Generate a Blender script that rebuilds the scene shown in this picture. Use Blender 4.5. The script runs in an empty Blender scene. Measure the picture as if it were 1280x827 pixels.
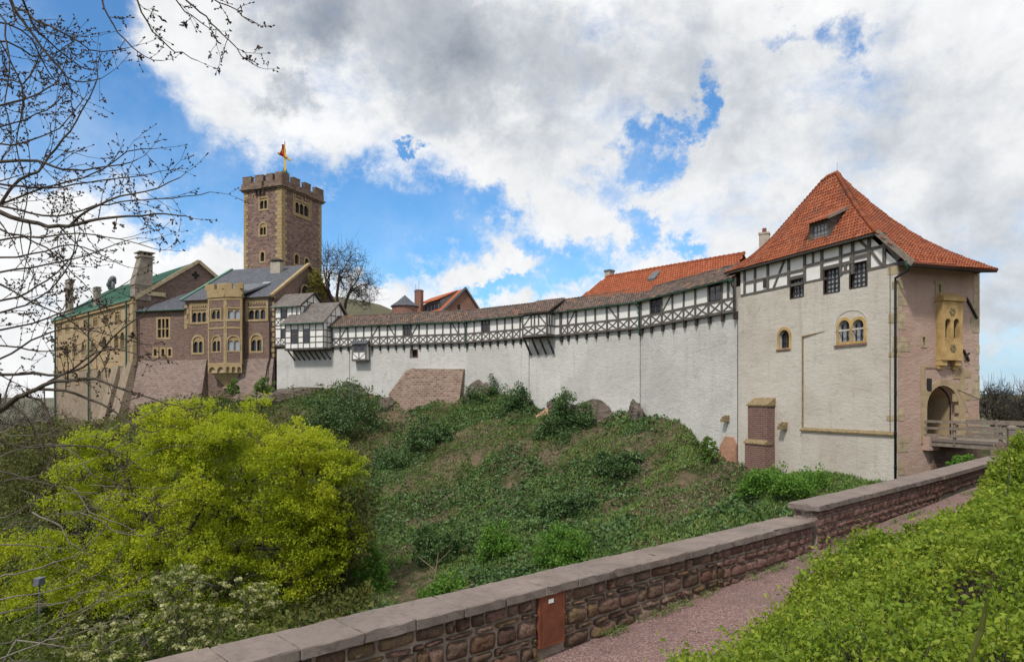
import bpy, bmesh, math, random
import numpy as np
from mathutils import Vector, Matrix
from mathutils.geometry import tessellate_polygon

SC = bpy.context.scene
COL = SC.collection
R = math.radians
random.seed(7)
NR = np.random.default_rng(11)

# ------------------------------------------------------------------ camera
F, HX, HY = 870.0, 640.0, 500.0
cam_d = bpy.data.cameras.new('camera')
cam = bpy.data.objects.new('camera', cam_d)
COL.objects.link(cam)
cam.location = (0, 0, 0)
cam.rotation_euler = (R(90), 0, 0)
cam_d.sensor_width = 36
cam_d.lens = 36 * F / 1280
cam_d.shift_y = (HY - 413.5) / 1280
cam_d.clip_start = 0.1
cam_d.clip_end = 30000
SC.camera = cam

# ------------------------------------------------------------------ light
SUN_EL, SUN_DIR = 52, (-0.50, -0.86)        # direction towards the sun, seen from above
SKY_STRENGTH = 0.10
sun_d = bpy.data.lights.new('sun', 'SUN')
sun_d.energy = 2.3
sun_d.angle = R(6)
sun_d.color = (1.0, 0.95, 0.87)
sun = bpy.data.objects.new('sun', sun_d)
COL.objects.link(sun)
_sd = Vector((SUN_DIR[0], SUN_DIR[1], 0)).normalized() * math.cos(R(SUN_EL)) + Vector((0, 0, math.sin(R(SUN_EL))))
sun.rotation_euler = _sd.to_track_quat('Z', 'Y').to_euler()
SC.view_settings.view_transform = 'Standard'
SC.view_settings.look = 'None'
SC.view_settings.gamma = 1
SC.view_settings.exposure = 0.52
SC.view_settings.use_curve_mapping = False
SC.cycles.max_bounces = 6
SC.cycles.diffuse_bounces = 3
SC.cycles.transparent_max_bounces = 6


class NT:
    """small helper for writing node trees"""
    def __init__(self, tree):
        self.t = tree
        tree.nodes.clear()

    def n(self, typ, **kw):
        nd = self.t.nodes.new(typ)
        for k, v in kw.items():
            setattr(nd, k, v)
        return nd

    def set(self, sock, v):
        if isinstance(v, bpy.types.NodeSocket):
            self.t.links.new(v, sock)
        elif v is not None:
            if isinstance(v, (tuple, list)) and len(v) == 3 and len(getattr(sock, 'default_value', (0, 0, 0))) == 4:
                v = (*v, 1)
            sock.default_value = v

    def math(self, op, a, b=None, c=None, clamp=False):
        nd = self.n('ShaderNodeMath', operation=op, use_clamp=clamp)
        for i, v in enumerate((a, b, c)):
            if v is not None:
                self.set(nd.inputs[i], v)
        return nd.outputs[0]

    def vmath(self, op, a, b=None, scale=None):
        nd = self.n('ShaderNodeVectorMath', operation=op)
        self.set(nd.inputs[0], a)
        if b is not None:
            self.set(nd.inputs[1], b)
        if scale is not None:
            self.set(nd.inputs['Scale'], scale)
        return nd.outputs['Value'] if op in ('LENGTH', 'DOT_PRODUCT') else nd.outputs['Vector']

    def noise(self, vec, scale=5, detail=4, rough=.55, dist=0, color=False):
        nd = self.n('ShaderNodeTexNoise')
        if vec is not None:
            self.set(nd.inputs['Vector'], vec)
        nd.inputs['Scale'].default_value = scale
        nd.inputs['Detail'].default_value = detail
        nd.inputs['Roughness'].default_value = rough
        nd.inputs['Distortion'].default_value = dist
        return nd.outputs['Color' if color else 'Fac']

    def ramp(self, fac, stops, interp='LINEAR'):
        nd = self.n('ShaderNodeValToRGB')
        nd.color_ramp.interpolation = interp
        e = nd.color_ramp.elements
        while len(e) < len(stops):
            e.new(0.5)
        for i, (p, c) in enumerate(stops):
            e[i].position = p
            if not isinstance(c, (tuple, list)):
                c = (c, c, c)
            e[i].color = (*c, 1)
        self.set(nd.inputs[0], fac)
        return nd.outputs['Color']

    def smooth(self, v, a, b, lo=0.0, hi=1.0):
        nd = self.n('ShaderNodeMapRange', interpolation_type='SMOOTHSTEP')
        self.set(nd.inputs[0], v)
        for i, x in enumerate((a, b, lo, hi)):
            nd.inputs[i + 1].default_value = x
        return nd.outputs[0]

    def mix(self, fac, a, b, mode='MIX'):
        nd = self.n('ShaderNodeMix', data_type='RGBA', blend_type=mode)
        self.set(nd.inputs[0], fac)
        self.set(nd.inputs[6], a)
        self.set(nd.inputs[7], b)
        return nd.outputs[2]


def build_world():
    w = bpy.data.worlds.new('World')
    SC.world = w
    w.use_nodes = True
    T = NT(w.node_tree)
    sky = T.n('ShaderNodeTexSky', sky_type='NISHITA', sun_disc=False)
    sky.sun_elevation = R(SUN_EL)
    sky.sun_rotation = math.atan2(SUN_DIR[0], SUN_DIR[1])
    sky.air_density = 1.0
    sky.dust_density = 0.6
    sky.ozone_density = 2.2
    tc = T.n('ShaderNodeTexCoord')
    d = tc.outputs['Generated']
    sep = T.n('ShaderNodeSeparateXYZ')
    T.set(sep.inputs[0], d)
    ay = T.math('MAXIMUM', T.math('ABSOLUTE', sep.outputs[1]), 0.05)
    u = T.math('DIVIDE', sep.outputs[0], ay)
    v = T.math('DIVIDE', sep.outputs[2], ay)
    cmb = T.n('ShaderNodeCombineXYZ')
    T.set(cmb.inputs[0], u)
    T.set(cmb.inputs[1], v)
    wn = T.noise(d, 9, 10, .68, color=True)
    wv = T.vmath('SCALE', T.vmath('SUBTRACT', wn, (.5, .5, .5)), scale=.26)
    pos = T.vmath('ADD', cmb.outputs[0], wv)

    def blob(px, py, rx, ry, rot=0, soft=(0.1, 1.45), gain=1.0):
        m = T.n('ShaderNodeMapping', vector_type='TEXTURE')
        T.set(m.inputs['Vector'], pos)
        m.inputs['Location'].default_value = ((px - HX) / F, (HY - py) / F, 0)
        m.inputs['Rotation'].default_value = (0, 0, R(rot))
        m.inputs['Scale'].default_value = (rx / F, ry / F, 1)
        return T.smooth(T.vmath('LENGTH', m.outputs[0]), soft[0], soft[1], gain, 0.0)

    def union(lst):
        o = lst[0]
        for x in lst[1:]:
            o = T.math('MAXIMUM', o, x)
        return o

    clear = union([
        blob(40, 40, 200, 200), blob(150, 165, 200, 100, -28), blob(250, 225, 170, 85, -30),
        blob(360, 275, 150, 90, -20), blob(455, 285, 130, 85, -8), blob(545, 285, 90, 60, 12), blob(470, 350, 90, 36, 0),
        blob(600, 268, 70, 40, 20), blob(815, 192, 42, 44, 20, gain=.92), blob(882, 118, 18, 34, -15, gain=.68),
        blob(850, 158, 34, 16, 25, gain=.66), blob(1064, 48, 30, 36, 20, gain=.62), blob(1000, 52, 60, 18, 0, gain=.55),
        blob(795, 285, 30, 34, 30, gain=.85), blob(735, 330, 70, 34, 15, gain=.8), blob(690, 310, 70, 22, -20, gain=.65),
        blob(505, 189, 16, 12, 0, gain=.75), blob(860, 300, 30, 16, 0, gain=.6), blob(770, 240, 40, 30, 0, gain=.4),
        blob(1265, 455, 130, 70, 0, gain=.80), blob(640, 370, 130, 24, 0, gain=.75)])
    back = union([
        blob(50, 300, 180, 66, -8), blob(225, 340, 120, 40, 0), blob(430, 385, 60, 24, 0), blob(615, 345, 80, 20, 22, gain=.8),
        blob(225, 38, 80, 30, 25, gain=.55), blob(30, 470, 200, 60, 0, gain=.7)])
    n1 = T.noise(T.vmath('MULTIPLY', d, (1, 1, 1.5)), 6.5, 12, .66, .15)
    n1b = T.math('MULTIPLY', T.math('SUBTRACT', n1, .5), 3.0)
    base = T.math('ADD', T.math('SUBTRACT', 1.0, T.math('MULTIPLY', clear, 1.42)), T.math('MULTIPLY', back, 1.15))
    cov = T.smooth(T.math('ADD', base, n1b), -.15, 1.0)
    cov = T.math('MULTIPLY', cov, .98)
    # thickness: the grey undersides of the bank overhead and of the veil on the right
    dark = union([
        blob(400, 5, 110, 66, 0, gain=1.15), blob(560, 50, 170, 90, -25, gain=.95), blob(540, 140, 70, 60, 0, gain=.6),
        blob(690, 60, 130, 70, 0, gain=.6), blob(352, 100, 34, 28, 0, gain=.75), blob(1150, 190, 350, 210, -20, gain=.36),
        blob(1230, 350, 200, 170, 0, gain=.46), blob(860, 60, 170, 70, 0, gain=.4)])
    n2 = T.noise(T.vmath('MULTIPLY', d, (1, 1, 1.4)), 4.6, 9, .60, .3)
    n3 = T.noise(d, 15, 9, .66, .2)
    sh = T.math('ADD', T.math('MULTIPLY', dark, .66), T.math('MULTIPLY', T.math('SUBTRACT', n2, .5), 1.0))
    sh = T.math('ADD', sh, T.math('MULTIPLY', T.math('SUBTRACT', n3, .5), .75))
    sh = T.math('ADD', sh, .12)
    ccol = T.ramp(sh, [(0.0, (7.0, 7.0, 7.0)), (.22, (6.1, 6.15, 6.2)), (.5, (4.2, 4.42, 4.7)), (1.0, (2.1, 2.35, 2.75))])
    skyc = T.mix(1.0, sky.outputs[0], (0.62, 1.02, 1.27, 1), 'MULTIPLY')
    skyc = T.mix(T.smooth(sep.outputs[2], .0, .16, .85, 0.0), skyc, (3.0, 4.1, 5.3, 1))
    veil = T.mix(T.smooth(T.noise(d, 3.5, 8, .62),   .42, .74, 0, .36), skyc, (6.2, 6.7, 7.1, 1))
    out = T.mix(cov, veil, ccol)
    bg = T.n('ShaderNodeBackground')
    T.set(bg.inputs['Color'], out)
    bg.inputs['Strength'].default_value = SKY_STRENGTH
    wo = T.n('ShaderNodeOutputWorld')
    T.t.links.new(bg.outputs[0], wo.inputs[0])


build_world()

# ------------------------------------------------------------------ materials
MATS = {}


def newmat(name):
    m = bpy.data.materials.new(name)
    m.use_nodes = True
    T = NT(m.node_tree)
    p = T.n('ShaderNodeBsdfPrincipled')
    o = T.n('ShaderNodeOutputMaterial')
    T.t.links.new(p.outputs[0], o.inputs[0])
    MATS[name] = m
    return m, T, p, o


def bump(T, p, h, strength=.5, dist=.05):
    b = T.n('ShaderNodeBump')
    b.inputs['Strength'].default_value = strength
    b.inputs['Distance'].default_value = dist
    T.set(b.inputs['Height'], h)
    T.t.links.new(b.outputs[0], p.inputs['Normal'])
    return b


def uvec(T, which='UV'):
    return T.n('ShaderNodeTexCoord').outputs[which]


def simple(name, c, rough=.7, var=.18, scale=3, bscale=20, bstr=.2, bdist=.02, metal=0, co='Object', spec=.3):
    m, T, p, o = newmat(name)
    v = uvec(T, co)
    n = T.noise(v, scale, 6, .6)
    lo = tuple(x * (1 - var) for x in c)
    hi = tuple(min(1, x * (1 + var)) for x in c)
    T.set(p.inputs['Base Color'], T.ramp(n, [(.3, lo), (.7, hi)]))
    p.inputs['Roughness'].default_value = rough
    p.inputs['Metallic'].default_value = metal
    p.inputs['Specular IOR Level'].default_value = spec
    bump(T, p, T.noise(v, bscale, 4, .6), bstr, bdist)
    return m


def plaster(name, c, c2, stain, bstr=.9):
    """lime render over rubble: lumpy, weathered, stained"""
    m, T, p, o = newmat(name)
    v = uvec(T, 'UV')
    st = T.vmath('MULTIPLY', v, (1, 2.1, 1))
    big = T.noise(v, .16, 5, .6, .6)
    streak = T.noise(T.vmath('MULTIPLY', v, (1.6, .12, 1)), 1, 5, .65, .3)
    fine = T.noise(st, 1.6, 8, .68, .5)
    col = T.mix(T.smooth(big, .38, .66), c, c2)
    col = T.mix(T.smooth(streak, .50, .78, 0, .34), col, stain)
    col = T.mix(T.smooth(fine, .56, .74, 0, .30), col, stain)
    blot = T.noise(v, .55, 9, .72, 1.0)
    col = T.mix(T.smooth(blot, .60, .72, 0, .42), col, tuple(x * .55 for x in stain))
    T.set(p.inputs['Base Color'], col)
    p.inputs['Roughness'].default_value = .92
    p.inputs['Specular IOR Level'].default_value = .12
    rid = T.math('ABSOLUTE', T.math('SUBTRACT', T.noise(T.vmath('MULTIPLY', v, (.55, 1.7, 1)), 1.15, 6, .62, .5), .5))
    st2 = T.vmath('MULTIPLY', v, (1, 1.5, 1))
    h = T.math('ADD', T.math('MULTIPLY', T.noise(st2, .55, 12, .68, .2), 1.0), T.math('MULTIPLY', T.noise(T.vmath('MULTIPLY', v, (1, 2.2, 1)), 2.4, 10, .76, .2), .62))
    h = T.math('ADD', h, T.math('MULTIPLY', T.smooth(rid, 0, .10), .05))
    bump(T, p, h, bstr, .17)
    crk = T.smooth(rid, .0, .022, .30, 0)
    col = T.mix(T.math('MULTIPLY', crk, T.smooth(T.noise(v, .7, 4, .6), .45, .6)), col, tuple(x * .5 for x in stain))
    T.set(p.inputs['Base Color'], col)
    return m


def masonry(name, cols, mortar, bw=.5, rh=.25, msize=.02, bstr=.6, stain=(.08, .07, .06), off=.5):
    m, T, p, o = newmat(name)
    v = uvec(T, 'UV')
    wob = T.vmath('SCALE', T.vmath('SUBTRACT', T.noise(v, 2.2, 3, .5, color=True), (.5, .5, .5)), scale=rh * .28)
    v2 = T.vmath('ADD', v, wob)
    b = T.n('ShaderNodeTexBrick', offset=off)
    T.set(b.inputs['Vector'], v2)
    b.inputs['Color1'].default_value = (0, 0, 0, 1)
    b.inputs['Color2'].default_value = (1, 1, 1, 1)
    b.inputs['Mortar'].default_value = (.5, .5, .5, 1)
    b.inputs['Scale'].default_value = 1
    b.inputs['Mortar Size'].default_value = msize
    b.inputs['Mortar Smooth'].default_value = .3
    b.inputs['Brick Width'].default_value = bw
    b.inputs['Row Height'].default_value = rh
    k = len(cols)
    col = T.ramp(b.outputs['Color'], [(i / (k - 1), c) for i, c in enumerate(cols)])
    col = T.mix(b.outputs['Fac'], col, mortar)
    n = T.noise(v, .35, 6, .65, .5)
    col = T.mix(T.smooth(n, .48, .75, 0, .45), col, stain)
    f = T.noise(v, 9, 5, .7)
    col = T.mix(T.smooth(f, .3, .7, .0, .28), col, tuple(x * .5 for x in stain))
    T.set(p.inputs['Base Color'], col)
    p.inputs['Roughness'].default_value = .9
    p.inputs['Specular IOR Level'].default_value = .15
    h = T.math('ADD', T.math('SUBTRACT', 1, b.outputs['Fac']), T.math('MULTIPLY', f, .5))
    bump(T, p, h, bstr, .05)
    return m


def tiles(name, cols, tw=.22, th=.17, wave=1.0, bdist=.06, patch=None):
    """overlapping clay or slate tiles in rows up the slope"""
    m, T, p, o = newmat(name)
    v = uvec(T, 'UV')
    sep = T.n('ShaderNodeSeparateXYZ')
    T.set(sep.inputs[0], T.vmath('ADD', v, T.vmath('SCALE', T.vmath('SUBTRACT', T.noise(v, 1.2, 3, .5, color=True), (.5, .5, .5)), scale=.05)))
    b = T.n('ShaderNodeTexBrick', offset=.5 if wave < .5 else 0.0)
    T.set(b.inputs['Vector'], v)
    b.inputs['Color1'].default_value = (0, 0, 0, 1)
    b.inputs['Color2'].default_value = (1, 1, 1, 1)
    b.inputs['Mortar'].default_value = (0, 0, 0, 1)
    b.inputs['Scale'].default_value = 1
    b.inputs['Mortar Size'].default_value = 0.0
    b.inputs['Brick Width'].default_value = tw
    b.inputs['Row Height'].default_value = th
    k = len(cols)
    col = T.ramp(b.outputs['Color'], [(i / (k - 1), c) for i, c in enumerate(cols)])
    n = T.noise(v, .5, 6, .65)
    col = T.mix(T.smooth(n, .4, .75, 0, .5), col, patch or tuple(x * .6 for x in cols[0]))
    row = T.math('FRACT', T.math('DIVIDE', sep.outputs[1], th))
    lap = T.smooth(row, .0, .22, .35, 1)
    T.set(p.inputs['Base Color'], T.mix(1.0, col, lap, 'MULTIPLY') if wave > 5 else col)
    p.inputs['Roughness'].default_value = .75
    p.inputs['Specular IOR Level'].default_value = .25
    saw = T.math('SUBTRACT', 1, row)
    cu = T.math('FRACT', T.math('DIVIDE', sep.outputs[0], tw))
    sn = T.math('ABSOLUTE', T.math('SINE', T.math('MULTIPLY', cu, math.pi)))
    h = T.math('ADD', T.math('MULTIPLY', saw, .8), T.math('MULTIPLY', sn, .7 * wave))
    bump(T, p, h, 1.0, bdist)
    return m


def leafy(name, cols, trans=.35, pos_scale=.5, rough=.55, patch=.5):
    m, T, p, o = newmat(name)
    g = T.n('ShaderNodeNewGeometry')
    n = T.noise(g.outputs['Position'], pos_scale, 4, .6)
    r = T.math('ADD', T.math('MULTIPLY', g.outputs['Random Per Island'], 1 - patch), T.math('MULTIPLY', T.smooth(n, .3, .7), patch))
    k = len(cols)
    col = T.ramp(r, [(.08 + .84 * i / (k - 1), c) for i, c in enumerate(cols)])
    T.set(p.inputs['Base Color'], col)
    p.inputs['Roughness'].default_value = rough
    p.inputs['Specular IOR Level'].default_value = .25
    tr = T.n('ShaderNodeBsdfTranslucent')
    T.set(tr.inputs['Color'], col)
    mx = T.n('ShaderNodeMixShader')
    mx.inputs[0].default_value = trans
    T.t.links.new(p.outputs[0], mx.inputs[1])
    T.t.links.new(tr.outputs[0], mx.inputs[2])
    T.t.links.new(mx.outputs[0], o.inputs[0])
    return m


def stones_mat(name, cols, moss=(.16, .12, .03), mossamt=.6):
    m, T, p, o = newmat(name)
    g = T.n('ShaderNodeNewGeometry')
    v = uvec(T, 'Object')
    k = len(cols)
    col = T.ramp(g.outputs['Random Per Island'], [(i / (k - 1), c) for i, c in enumerate(cols)])
    n = T.noise(v, 1.1, 6, .65, .4)
    col = T.mix(T.smooth(n, .5, .68, 0, mossamt), col, moss)
    f = T.noise(v, 22, 6, .7)
    col = T.mix(T.smooth(f, .42, .66, 0, .55), col, (.035, .028, .024))
    T.set(p.inputs['Base Color'], col)
    p.inputs['Roughness'].default_value = .92
    p.inputs['Specular IOR Level'].default_value = .15
    bump(T, p, T.math('ADD', T.noise(v, 14, 6, .7), T.math('MULTIPLY', T.noise(v, 50, 3, .6), .4)), .9, .03)
    return m


plaster('plaster_white', (.54, .53, .505), (.45, .44, .415), (.27, .25, .22), .55)
plaster('plaster_warm', (.53, .495, .44), (.45, .405, .35), (.27, .215, .16), .42)
plaster('plaster_pink', (.44, .32, .26), (.38, .25, .20), (.25, .165, .125), .6)
simple('infill_white', (.70, .69, .66), .9, .06, 2, 8, .25, .02)
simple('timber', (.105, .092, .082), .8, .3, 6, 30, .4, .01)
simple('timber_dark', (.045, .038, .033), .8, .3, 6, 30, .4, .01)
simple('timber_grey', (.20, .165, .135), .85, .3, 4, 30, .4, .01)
tiles('red_tile', [(.25, .060, .025), (.38, .105, .045), (.33, .09, .035), (.48, .165, .08)], .29, .36, 1.2, .16, (.19, .055, .028))
tiles('red_tile_far', [(.33, .085, .035), (.40, .11, .045), (.36, .10, .04), (.42, .13, .06)], .26, .32, .7, .07, (.25, .07, .03))
tiles('old_tile', [(.070, .052, .045), (.095, .07, .06), (.12, .085, .07), (.14, .095, .075), (.17, .115, .085), (.36, .17, .085)], .30, .26, .8, .10, (.06, .05, .045))
tiles('grey_tile', [(.10, .088, .08), (.14, .12, .11), (.18, .155, .14)], .30, .24, .1, .05, (.09, .08, .07))
tiles('slate', [(.065, .07, .085), (.085, .092, .108), (.11, .118, .135)], .35, .22, .05, .03, (.07, .07, .08))
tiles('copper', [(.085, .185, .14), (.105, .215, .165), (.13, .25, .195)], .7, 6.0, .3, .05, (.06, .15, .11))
masonry('tower_stone', [(.115, .066, .060), (.185, .10, .085), (.235, .145, .12), (.28, .185, .155)], (.27, .225, .19), .75, .36, .035, .7, (.13, .085, .075))
masonry('house_stone', [(.125, .072, .056), (.18, .105, .082), (.225, .145, .115), (.15, .085, .07)], (.23, .19, .165), .55, .24, .03, .5, (.11, .075, .065))
masonry('base_stone', [(.20, .135, .115), (.29, .205, .175), (.35, .265, .23), (.24, .16, .135)], (.34, .27, .235), .6, .27, .045, 1.0, (.15, .105, .085))
masonry('battlement_stone', [(.13, .085, .068), (.18, .12, .095), (.22, .155, .12), (.27, .20, .15)], (.22, .175, .14), .7, .36, .03, .7, (.09, .065, .055))
masonry('yellow_stone', [(.30, .21, .11), (.38, .28, .15), (.34, .245, .13), (.42, .33, .20)], (.37, .29, .18), .8, .4, .012, .3, (.26, .19, .11))
masonry('palace_stone', [(.31, .225, .13), (.39, .295, .175), (.35, .26, .155), (.43, .335, .215)], (.40, .31, .2), .7, .35, .02, .4, (.28, .21, .14))
masonry('palace_base', [(.30, .24, .17), (.26, .2, .145), (.34, .27, .19), (.22, .175, .14)], (.32, .26, .2), .8, .4, .04, .7, (.14, .115, .09))
masonry('brick_red', [(.22, .085, .06), (.28, .11, .075), (.19, .075, .055)], (.33, .25, .2), .34, .13, .02, .4, (.14, .07, .05))
masonry('brick_dark', [(.155, .075, .062), (.20, .095, .078), (.17, .10, .085), (.13, .065, .055)], (.34, .26, .22), .36, .15, .018, .6, (.12, .08, .07))
masonry('brick_patch', [(.17, .095, .075), (.27, .17, .135), (.36, .25, .18), (.22, .13, .105)], (.36, .29, .245), .62, .29, .055, 1.0, (.16, .11, .085))
simple('yellow_plain', (.41, .275, .115), .9, .32, 1.3, 9, .6, .03)
simple('tuff', (.36, .29, .19), .9, .3, 2, 12, .6, .03)
simple('sill_moss_and_shade', (.22, .165, .09), .9, .35, 5, 25, .6, .03)  # mossy sills; also colours the painted shadow strip at the gatehouse step
simple('copper_pipe', (.045, .10, .08), .6, .3, 4, 30, .2, .01, .3)
simple('pipe_black', (.018, .018, .02), .5, .2, 4, 30, .1, .005)
simple('iron', (.03, .027, .025), .6, .3, 5, 30, .3, .01, .4)
simple('gold', (.72, .45, .08), .35, .1, 3, 20, .05, .005, .8)
simple('flag_black', (.012, .012, .012), .8, .1)
simple('flag_red', (.50, .02, .02), .8, .1)
simple('flag_gold', (.75, .45, .03), .8, .1)
simple('chimney_render', (.36, .32, .27), .9, .25, 3, 12, .4, .03)
simple('grey_render', (.23, .195, .16), .9, .3, 2, 12, .5, .03)
simple('rust', (.17, .055, .03), .75, .35, 4, 25, .3, .01)
simple('plate_white', (.75, .75, .75), .5, .03)
simple('mortar', (.30, .245, .205), .95, .25, 5, 30, .7, .02)
simple('lamp_grey', (.10, .11, .13), .5, .1)
m, T, p, o = newmat('cap_stone')
v = uvec(T, 'Object')
ginf = T.n('ShaderNodeObjectInfo')
n1 = T.noise(v, 1.6, 8, .7, .5)
n2 = T.noise(v, 14, 8, .75)
n3 = T.noise(v, 9, 9, .78, .3)
col = T.ramp(n1, [(.3, (.13, .104, .09)), (.5, (.20, .16, .138)), (.7, (.27, .215, .188))])
col = T.mix(T.math('MULTIPLY', ginf.outputs['Random'], .5), col, (.17, .145, .135))
col = T.mix(T.smooth(n2, .5, .68, 0, .55), col, (.085, .07, .062))
col = T.mix(T.smooth(n3, .56, .74, 0, .32), col, (.26, .235, .205))
T.set(p.inputs['Base Color'], col)
p.inputs['Roughness'].default_value = .9
p.inputs['Specular IOR Level'].default_value = .15
bump(T, p, T.math('ADD', n2, T.math('MULTIPLY', T.noise(v, 60, 4, .7), .5)), .6, .012)
m, T, p, o = newmat('rock')
v = uvec(T, 'Object')
n1 = T.noise(v, 1.3, 9, .7, .5)
strat = T.noise(T.vmath('MULTIPLY', v, (.6, .6, 3.2)), 1.6, 8, .7, .4)
col = T.ramp(strat, [(.3, (.075, .058, .048)), (.48, (.17, .135, .115)), (.62, (.235, .195, .17)), (.75, (.14, .115, .10))])
col = T.mix(T.smooth(n1, .5, .62, 0, .75), col, (.045, .065, .022))
T.set(p.inputs['Base Color'], col)
p.inputs['Roughness'].default_value = .93
p.inputs['Specular IOR Level'].default_value = .12
bump(T, p, T.math('ADD', strat, n1), 1.0, .35)
simple('rock_red', (.38, .21, .14), .92, .4, .6, 5, .7, .1)
simple('bark_dark', (.05, .043, .036), .9, .4, 4, 20, .5, .02)
simple('bark_grey', (.17, .15, .125), .9, .35, 6, 40, .4, .01)
simple('bark_near', (.060, .048, .036), .85, .45, 8, 60, .4, .006)
simple('bud', (.05, .03, .02), .7, .3)
simple('lead', (.12, .13, .14), .5, .2, 3, 20, .1, .01, .2)
simple('winter_hill', (.10, .095, .06), .95, .4, .02, .3, .6, 1.5)

m, T, p, o = newmat('glass')
p.inputs['Base Color'].default_value = (.02, .025, .035, 1)
p.inputs['Roughness'].default_value = .12
p.inputs['Specular IOR Level'].default_value = .6
m, T, p, o = newmat('glass_pale')
p.inputs['Base Color'].default_value = (.28, .31, .36, 1)
p.inputs['Roughness'].default_value = .15
m, T, p, o = newmat('hollow')
p.inputs['Base Color'].default_value = (.012, .011, .010, 1)
p.inputs['Roughness'].default_value = .9

# hillside soil
m, T, p, o = newmat('soil')
v = uvec(T, 'Object')
a = T.noise(v, .22, 8, .68, .8)
b = T.noise(v, 1.7, 8, .7, .6)
col = T.ramp(T.math('ADD', T.math('MULTIPLY', a, .55), T.math('MULTIPLY', b, .45)),
             [(.34, (.035, .045, .016)), (.46, (.06, .065, .028)), (.55, (.15, .115, .075)), (.66, (.26, .19, .135)), (.8, (.17, .12, .08))])
T.set(p.inputs['Base Color'], col)
p.inputs['Roughness'].default_value = .95
p.inputs['Specular IOR Level'].default_value = .1
bump(T, p, T.noise(v, 2.6, 9, .72), 1.0, .35)
# gravel
m, T, p, o = newmat('gravel')
v = uvec(T, 'Object')
vo = T.n('ShaderNodeTexVoronoi')
T.set(vo.inputs['Vector'], v)
vo.inputs['Scale'].default_value = 55
g1 = T.ramp(vo.outputs['Color'], [(.1, (.11, .06, .055)), (.45, (.20, .115, .105)), (.7, (.27, .17, .155)), (.95, (.40, .30, .28))])
g2 = T.noise(v, 1.3, 6, .65)
col = T.mix(T.smooth(g2, .45, .7, 0, .45), g1, (.12, .075, .065))
g3 = T.noise(v, .55, 8, .7, .6)
col = T.mix(T.smooth(g3, .46, .66, 0, .55), col, (.15, .11, .095))
T.set(p.inputs['Base Color'], col)
p.inputs['Roughness'].default_value = .95
bump(T, p, T.math('SUBTRACT', 1, vo.outputs['Distance']), .8, .02)

leafy('leaf_maple', [(.22, .29, .014), (.32, .395, .018), (.42, .475, .022), (.54, .56, .04)], .56, .25, patch=.5)
leafy('leaf_hedge', [(.085, .15, .012), (.15, .23, .018), (.235, .31, .026), (.34, .39, .05)], .42, 1.3, patch=.4)
leafy('leaf_ivy', [(.032, .068, .022), (.054, .108, .034), (.085, .155, .048), (.14, .21, .08)], .2, .8, .45, patch=.4)
leafy('leaf_grass', [(.08, .14, .032), (.125, .205, .048), (.175, .265, .062), (.24, .32, .10)], .38, .4, patch=.5)
leafy('leaf_bright', [(.07, .16, .02), (.11, .23, .03), (.17, .31, .05)], .35, .8, patch=.3)
leafy('leaf_thicket', [(.05, .075, .012), (.09, .125, .018), (.14, .18, .025), (.20, .23, .035)], .35, .8, patch=.4)
leafy('leaf_dry', [(.10, .07, .04), (.17, .125, .08), (.26, .20, .14), (.34, .28, .21)], .15, .5, patch=.3)
leafy('leaf_cream', [(.34, .36, .13), (.48, .48, .22), (.60, .58, .32)], .3, 2, patch=.2)
leafy('leaf_olive', [(.065, .072, .018), (.105, .115, .026), (.15, .165, .035)], .35, .5, patch=.4)
leafy('leaf_climber', [(.12, .12, .02), (.18, .17, .03), (.25, .22, .05)], .3, .8, patch=.4)
def tile_island(name, cols, moss, amt):
    m, T, p, o = newmat(name)
    g = T.n('ShaderNodeNewGeometry')
    v = uvec(T, 'Object')
    k = len(cols)
    col = T.ramp(g.outputs['Random Per Island'], [(i / (k - 1), c) for i, c in enumerate(cols)])
    col = T.mix(T.smooth(T.noise(v, .55, 8, .68, .4), .46, .70, 0, amt), col, moss)
    col = T.mix(T.smooth(T.noise(v, 7, 6, .7), .5, .72, 0, .45), col, tuple(x * .5 for x in moss))
    T.set(p.inputs['Base Color'], col)
    p.inputs['Roughness'].default_value = .8
    p.inputs['Specular IOR Level'].default_value = .2
    bump(T, p, T.noise(v, 30, 4, .6), .4, .01)


tile_island('red_clay', [(.155, .042, .02), (.23, .062, .028), (.28, .082, .036), (.25, .068, .03), (.32, .11, .055), (.20, .058, .033)], (.12, .052, .034), .7)
tile_island('orange_clay', [(.23, .062, .03), (.28, .078, .034), (.32, .092, .04), (.26, .07, .032), (.34, .11, .055)], (.18, .068, .036), .5)
tile_island('dark_clay', [(.065, .05, .046), (.10, .076, .066), (.14, .105, .09), (.085, .065, .06), (.175, .125, .10), (.12, .09, .08), (.30, .15, .08)], (.075, .066, .056), .5)
stones_mat('rubble', [(.085, .05, .038), (.15, .088, .066), (.20, .125, .095), (.11, .072, .05), (.25, .17, .13), (.17, .115, .055), (.14, .07, .055)])
stones_mat('rubble_red', [(.16, .085, .07), (.20, .11, .092), (.235, .14, .118), (.18, .10, .082)], (.12, .08, .05), .3)


def M(n):
    return MATS[n]


# ------------------------------------------------------------------ builders
def P(px, py, Y):
    return Vector(((px - HX) / F * Y, Y, (HY - py) / F * Y))


def tag(o, label=None, cat=None, group=None, kind=None):
    if label: o['label'] = label
    if cat: o['category'] = cat
    if group: o['group'] = group
    if kind: o['kind'] = kind
    return o


def thing(name, label, cat, loc, group=None):
    o = bpy.data.objects.new(name, None)
    COL.objects.link(o)
    o.location = loc
    o.empty_display_size = .5
    return tag(o, label, cat, group)


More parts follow.
